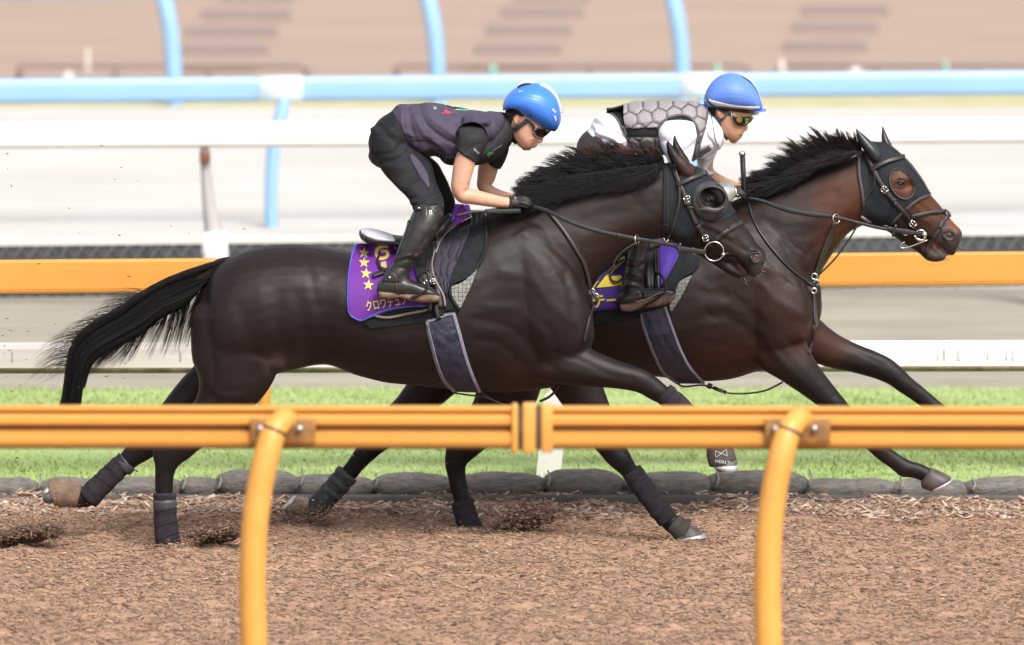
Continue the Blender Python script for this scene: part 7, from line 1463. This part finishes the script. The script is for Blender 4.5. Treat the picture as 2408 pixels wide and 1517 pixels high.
b2, TB2 = boots(zG, kG, D2, r2, [(590, -20, 800, -20, .29, .055), (590, 80, 780, 90, .31, .055), (575, 200, 750, 215, .32, .052), (560, 320, 725, 330, .33, .047), (545, 430, 715, 420, .335, .043), (528, 500, 715, 490, .34, .041), (515, 560, 720, 560, .34, .04)],
    [(512, 540, 520, 640, .34, .034), (560, 520, 575, 640, .34, .041), (680, 495, 690, 618, .342, .044), (780, 492, 790, 600, .345, .046), (860, 492, 870, 580, .347, .045), (930, 508, 935, 575, .348, .036), (958, 530, 958, 560, .348, .024)],
    [(520, 610, 535, 672, .34, .037), (580, 600, 600, 678, .34, .041), (645, 585, 655, 664, .34, .042), (680, 560, 700, 650, .343, .044), (780, 535, 800, 640, .346, .049), (870, 522, 885, 620, .348, .048), (930, 530, 935, 600, .348, .038), (962, 540, 962, 572, .348, .024)],
    [(zl(zG, 560, 420, 640, 440, 710, 470), 4, -5), (zl(zG, 570, 370, 640, 380, 710, 420), 4, 4), (zl(zG, 580, 320, 650, 330, 715, 300), 4, -4), (zl(zG, 560, 470, 630, 470, 700, 490), 3, 4), (zl(zG, 590, 250, 650, 270, 720, 260), 4, 3), (zl(zG, 570, 200, 560, 340, 540, 480), 2, -3), (zl(zG, 680, 500, 700, 560, 690, 610), 3, -3)])
put('boot_seam', strap(TB2, zl(zG, 575, 150, 562, 300, 550, 420, 532, 520), 6 * kG, D2 - .34, .004, .003, 4), M_lea, b2); put('welt', strap(TB2, zl(zG, 650, 600, 740, 578, 840, 530, 900, 520, 945, 530), 6 * kG, D2 - .34, .006, .003, 4), mat('pale_welt', (.4, .37, .33), None, 5, .7), b2)
stirrup(sd2, zG, D2, 0, [(812, 375, -.36), (850, 385, -.385), (880, 430, -.40), (890, 490, -.405), (880, 530, -.41), (850, 550, -.408), (800, 590, -.40), (740, 625, -.395), (700, 660, -.38)], .0055); stirrup(sd2, zG, D2, 0, [(812, 375, -.34), (800, 430, -.30), (800, 560, -.285), (750, 620, -.30)], .0055)
put('boot_guard', strap(TB2, zl(zG, 662, 680, 690, 650, 740, 630), 16 * kG, D2 - .36, .012, .006, 4), M_blk, b2)
for s, dx, dy in ((-1, 0, 0), (1, 110, -35)):
    def zz(a, b): return zD(a + dx, b + dy)
    g = fist(zz, D2, 0, [(1740, 1285, 50, s * .11, .03), (1790, 1295, 52, s * .10, .034), (1840, 1300, 48, s * .095, .034), (1870, 1305, 40, s * .09, .03)], [], [(1810, 1262, 18, s * .095), (1890, 1275, 17, s * .085), (1935, 1290, 16, s * .08), (1955, 1310, 14, s * .078)], kD)
    for (a, b, rr, c) in ((1790, 1258, 16, 0), (1790, 1280, 16, .01), (1790, 1304, 15, .013), (1790, 1328, 13, .01)):
        g.append(limb([(*zz(a, b), rr * kD, s * (.112 + c), rr * kD / 555), (*zz(a + 65, b + 4), rr * kD, s * (.118 + c), rr * kD / 555), (*zz(a + 112, b + 22), rr * kD * .95, s * (.112 + c), rr * kD / 565), (*zz(a + 122, b + 48), rr * kD * .9, s * (.095 + c), rr * kD / 600), (*zz(a + 95, b + 62), rr * kD * .85, s * (.08 + c), rr * kD / 640)], D2, n=10))
    v, f, nn = remesh('gl', g, 0.0028, 2); mk('glove', v, f, M_glove, r2)
# cap
M_cap2 = mat('blue_cap_cloth', (0.12, 0.24, 0.72), (0.10, 0.21, 0.66), 14, 0.55, 0.5, 40, stretch=(1, 1, .4), bdist=0.003)
g = [loft(J2(zD, (1505, 350, 1510, 425, 0, .05), (1528, 280, 1540, 445, 0, .09), (1580, 195, 1600, 465, 0, .112), (1660, 132, 1680, 480, 0, .126), (1755, 110, 1770, 492, 0, .133), (1860, 124, 1870, 500, 0, .130), (1950, 180, 1960, 500, 0, .115), (2020, 265, 2025, 490, 0, .092), (2060, 350, 2062, 480, 0, .065), (2074, 410, 2074, 465, 0, .04)), D2, n=30, e=2.15, cap=.3)]
v, f, nn = remesh('cc', g, 0.0036, 5)
v = sculpt(v, nn, [(zl(zD, 1870, 125, 1862, 300, 1880, 440), 1.2, -1.6), (zl(zD, 1740, 112, 1640, 220, 1600, 380), 1.2, -1.6), (zl(zD, 2010, 330, 2040, 420), 3, -1.5), (zl(zD, 1980, 340, 2010, 430), 3, 1.5), (zl(zD, 1920, 440, 1980, 430), 3, -1)], 0, -1)
cv, cf = shell(v, f, nn, zl(zD, 1480, 425, 1550, 435, 1640, 445, 1760, 480, 1880, 500, 2000, 505, 2120, 495, 2120, 80, 1500, 60, 1450, 350), .002, .006)
cpo = mk('cap', cv, cf, M_cap2, r2); TC = bvh((v, f))
M_band = mat('white_band', (.70, .68, .64), (.62, .60, .56), 20, .6); hat = put('hat_band', strap(TC, zl(zD, 1500, 362, 1560, 388, 1640, 410, 1730, 432, 1830, 448, 1930, 456, 2070, 455), 36 * kD, D2 - .05, .004, .004, 4), M_band, cpo)
put('hat_band', strap(TC, zl(zD, 1880, 128, 1960, 178, 2030, 270, 2068, 370, 2074, 440), 8 * kD, D2, .003, .004, 4), M_band, cpo)
put('peak', loft([(*zD(1985, 468), *zD(1990, 500), 0, .075), (*zD(2040, 464), *zD(2045, 492), 0, .066), (*zD(2085, 460), *zD(2095, 486), 0, .05), (*zD(2118, 462), *zD(2120, 484), 0, .03)], D2, n=22, cap=.3), M_cap2, cpo)
put('inner_rim', loft(J2(zD, (1530, 400, 1545, 455, 0, .06), (1640, 380, 1660, 470, 0, .10), (1780, 380, 1790, 495, 0, .108), (1900, 380, 1915, 512, 0, .10), (2010, 400, 2015, 508, 0, .06)), D2, n=20, cap=.3), M_blk, cpo)
put('rim_buckle', strap(TC, zl(zD, 1990, 520, 2045, 500), 22 * kD, D2 - .05, .004, .004, 3), M_met, cpo)
# goggles, straps
M_gst = mat('grey_chin_strap', (.10, .10, .105), (.06, .06, .065), 90, .8)
gg2 = put('goggles', patch(TF2, zl(zD, 1788, 530, 1792, 575, 1830, 625), zl(zD, 2000, 545, 1965, 600, 1895, 640), D2 - .06, 12, 8, .016, .006), M_blk, r2)
M_gl2 = mat('olive_lens', (.06, .085, .03), (.14, .18, .05), 30, .08, coat=.5); put('lens', patch(TF2, zl(zD, 1905, 560, 1905, 590, 1915, 618), zl(zD, 1995, 552, 1968, 590, 1935, 620), D2 - .04, 8, 6, .024, .003), M_gl2, gg2)
TGG = bvh(sgeo(gg2), (geo(pb2)[0], geo(pb2)[1]))
polydecal(TGG, [[zD(1852 + 30 * math.cos(a), 568 + 32 * math.sin(a)) for a in np.linspace(0, 2 * math.pi, 21)[:-1]]], D2 - .07, mat('brass_disc', (.45, .33, .10), (.3, .2, .06), 60, .35, metal=.6), 'disc', gg2, .005)
TCF = bvh((v, f), (geo(pb2)[0], geo(pb2)[1]))
put('goggle_strap', strap(TCF, zl(zD, 1508, 325, 1530, 370, 1580, 430, 1640, 462, 1720, 495, 1790, 528), 20 * kD, D2 - .09, .007, .003, 4, taper=[.8, .9, 1, 1.2, 1.3]), M_blk, gg2); buckle(gg2, TCF, zD(1782, 528), 6, 9, .3, D2 - .08, .012, t=.0014)
put('chin_strap', strap(TF2, zl(zD, 1560, 480, 1600, 540, 1650, 585), 20 * kD, D2 - .07, .007, .004, 4), M_gst, cpo); put('chin_strap', strap(TF2, zl(zD, 1745, 490, 1700, 545, 1655, 590), 26 * kD, D2 - .08, .007, .004, 4), M_gst, cpo); put('chin_strap', strap(TF2, zl(zD, 1650, 600, 1665, 680, 1690, 725, 1725, 765), 20 * kD, D2 - .07, .007, .004, 4), M_gst, cpo)
put('chin_buckle', strap(TF2, zl(zD, 1712, 765, 1735, 768), 26 * kD, D2 - .06, .008, .008, 3), M_blk, cpo); put('strap_slider', strap(TF2, zl(zD, 1610, 565, 1660, 575), 26 * kD, D2 - .08, .010, .005, 3), M_vedge, cpo)
# whip
wh = thing('riding_whip', 'black whip handle with white button end sticking up before the far jockey', 'whip', tuple(P(*zD(1890, 1130), D2 - .10)))
a = P(*zD(1882, 925), D2 - .10); b = P(*zD(1900, 1290), D2 - .12)
MB().tube([a, b], .0105, 14).build('handle', mat('whip_grip', (.015, .015, .016), None, 5, .5), wh)
mb = MB()
for k in range(14):
    c = a.lerp(b, .06 + .07 * k); mb.tube([c + Vector((-.0115, -.004, -.003)), c + Vector((0, -.0115, 0)), c + Vector((.0115, -.004, .003))], .0022, 5)
MB().ball(P(*zD(1881, 912), D2 - .10), (.0145, .0145, .011), 16, 10).build('knob', M_blk, wh); o = MB().ball(P(*zD(1881, 908), D2 - .112), (.009, .006, .007), 12, 8).build('button', M_white, wh)
put('grip_binding', (mb.v, mb.f), M_blk, wh)
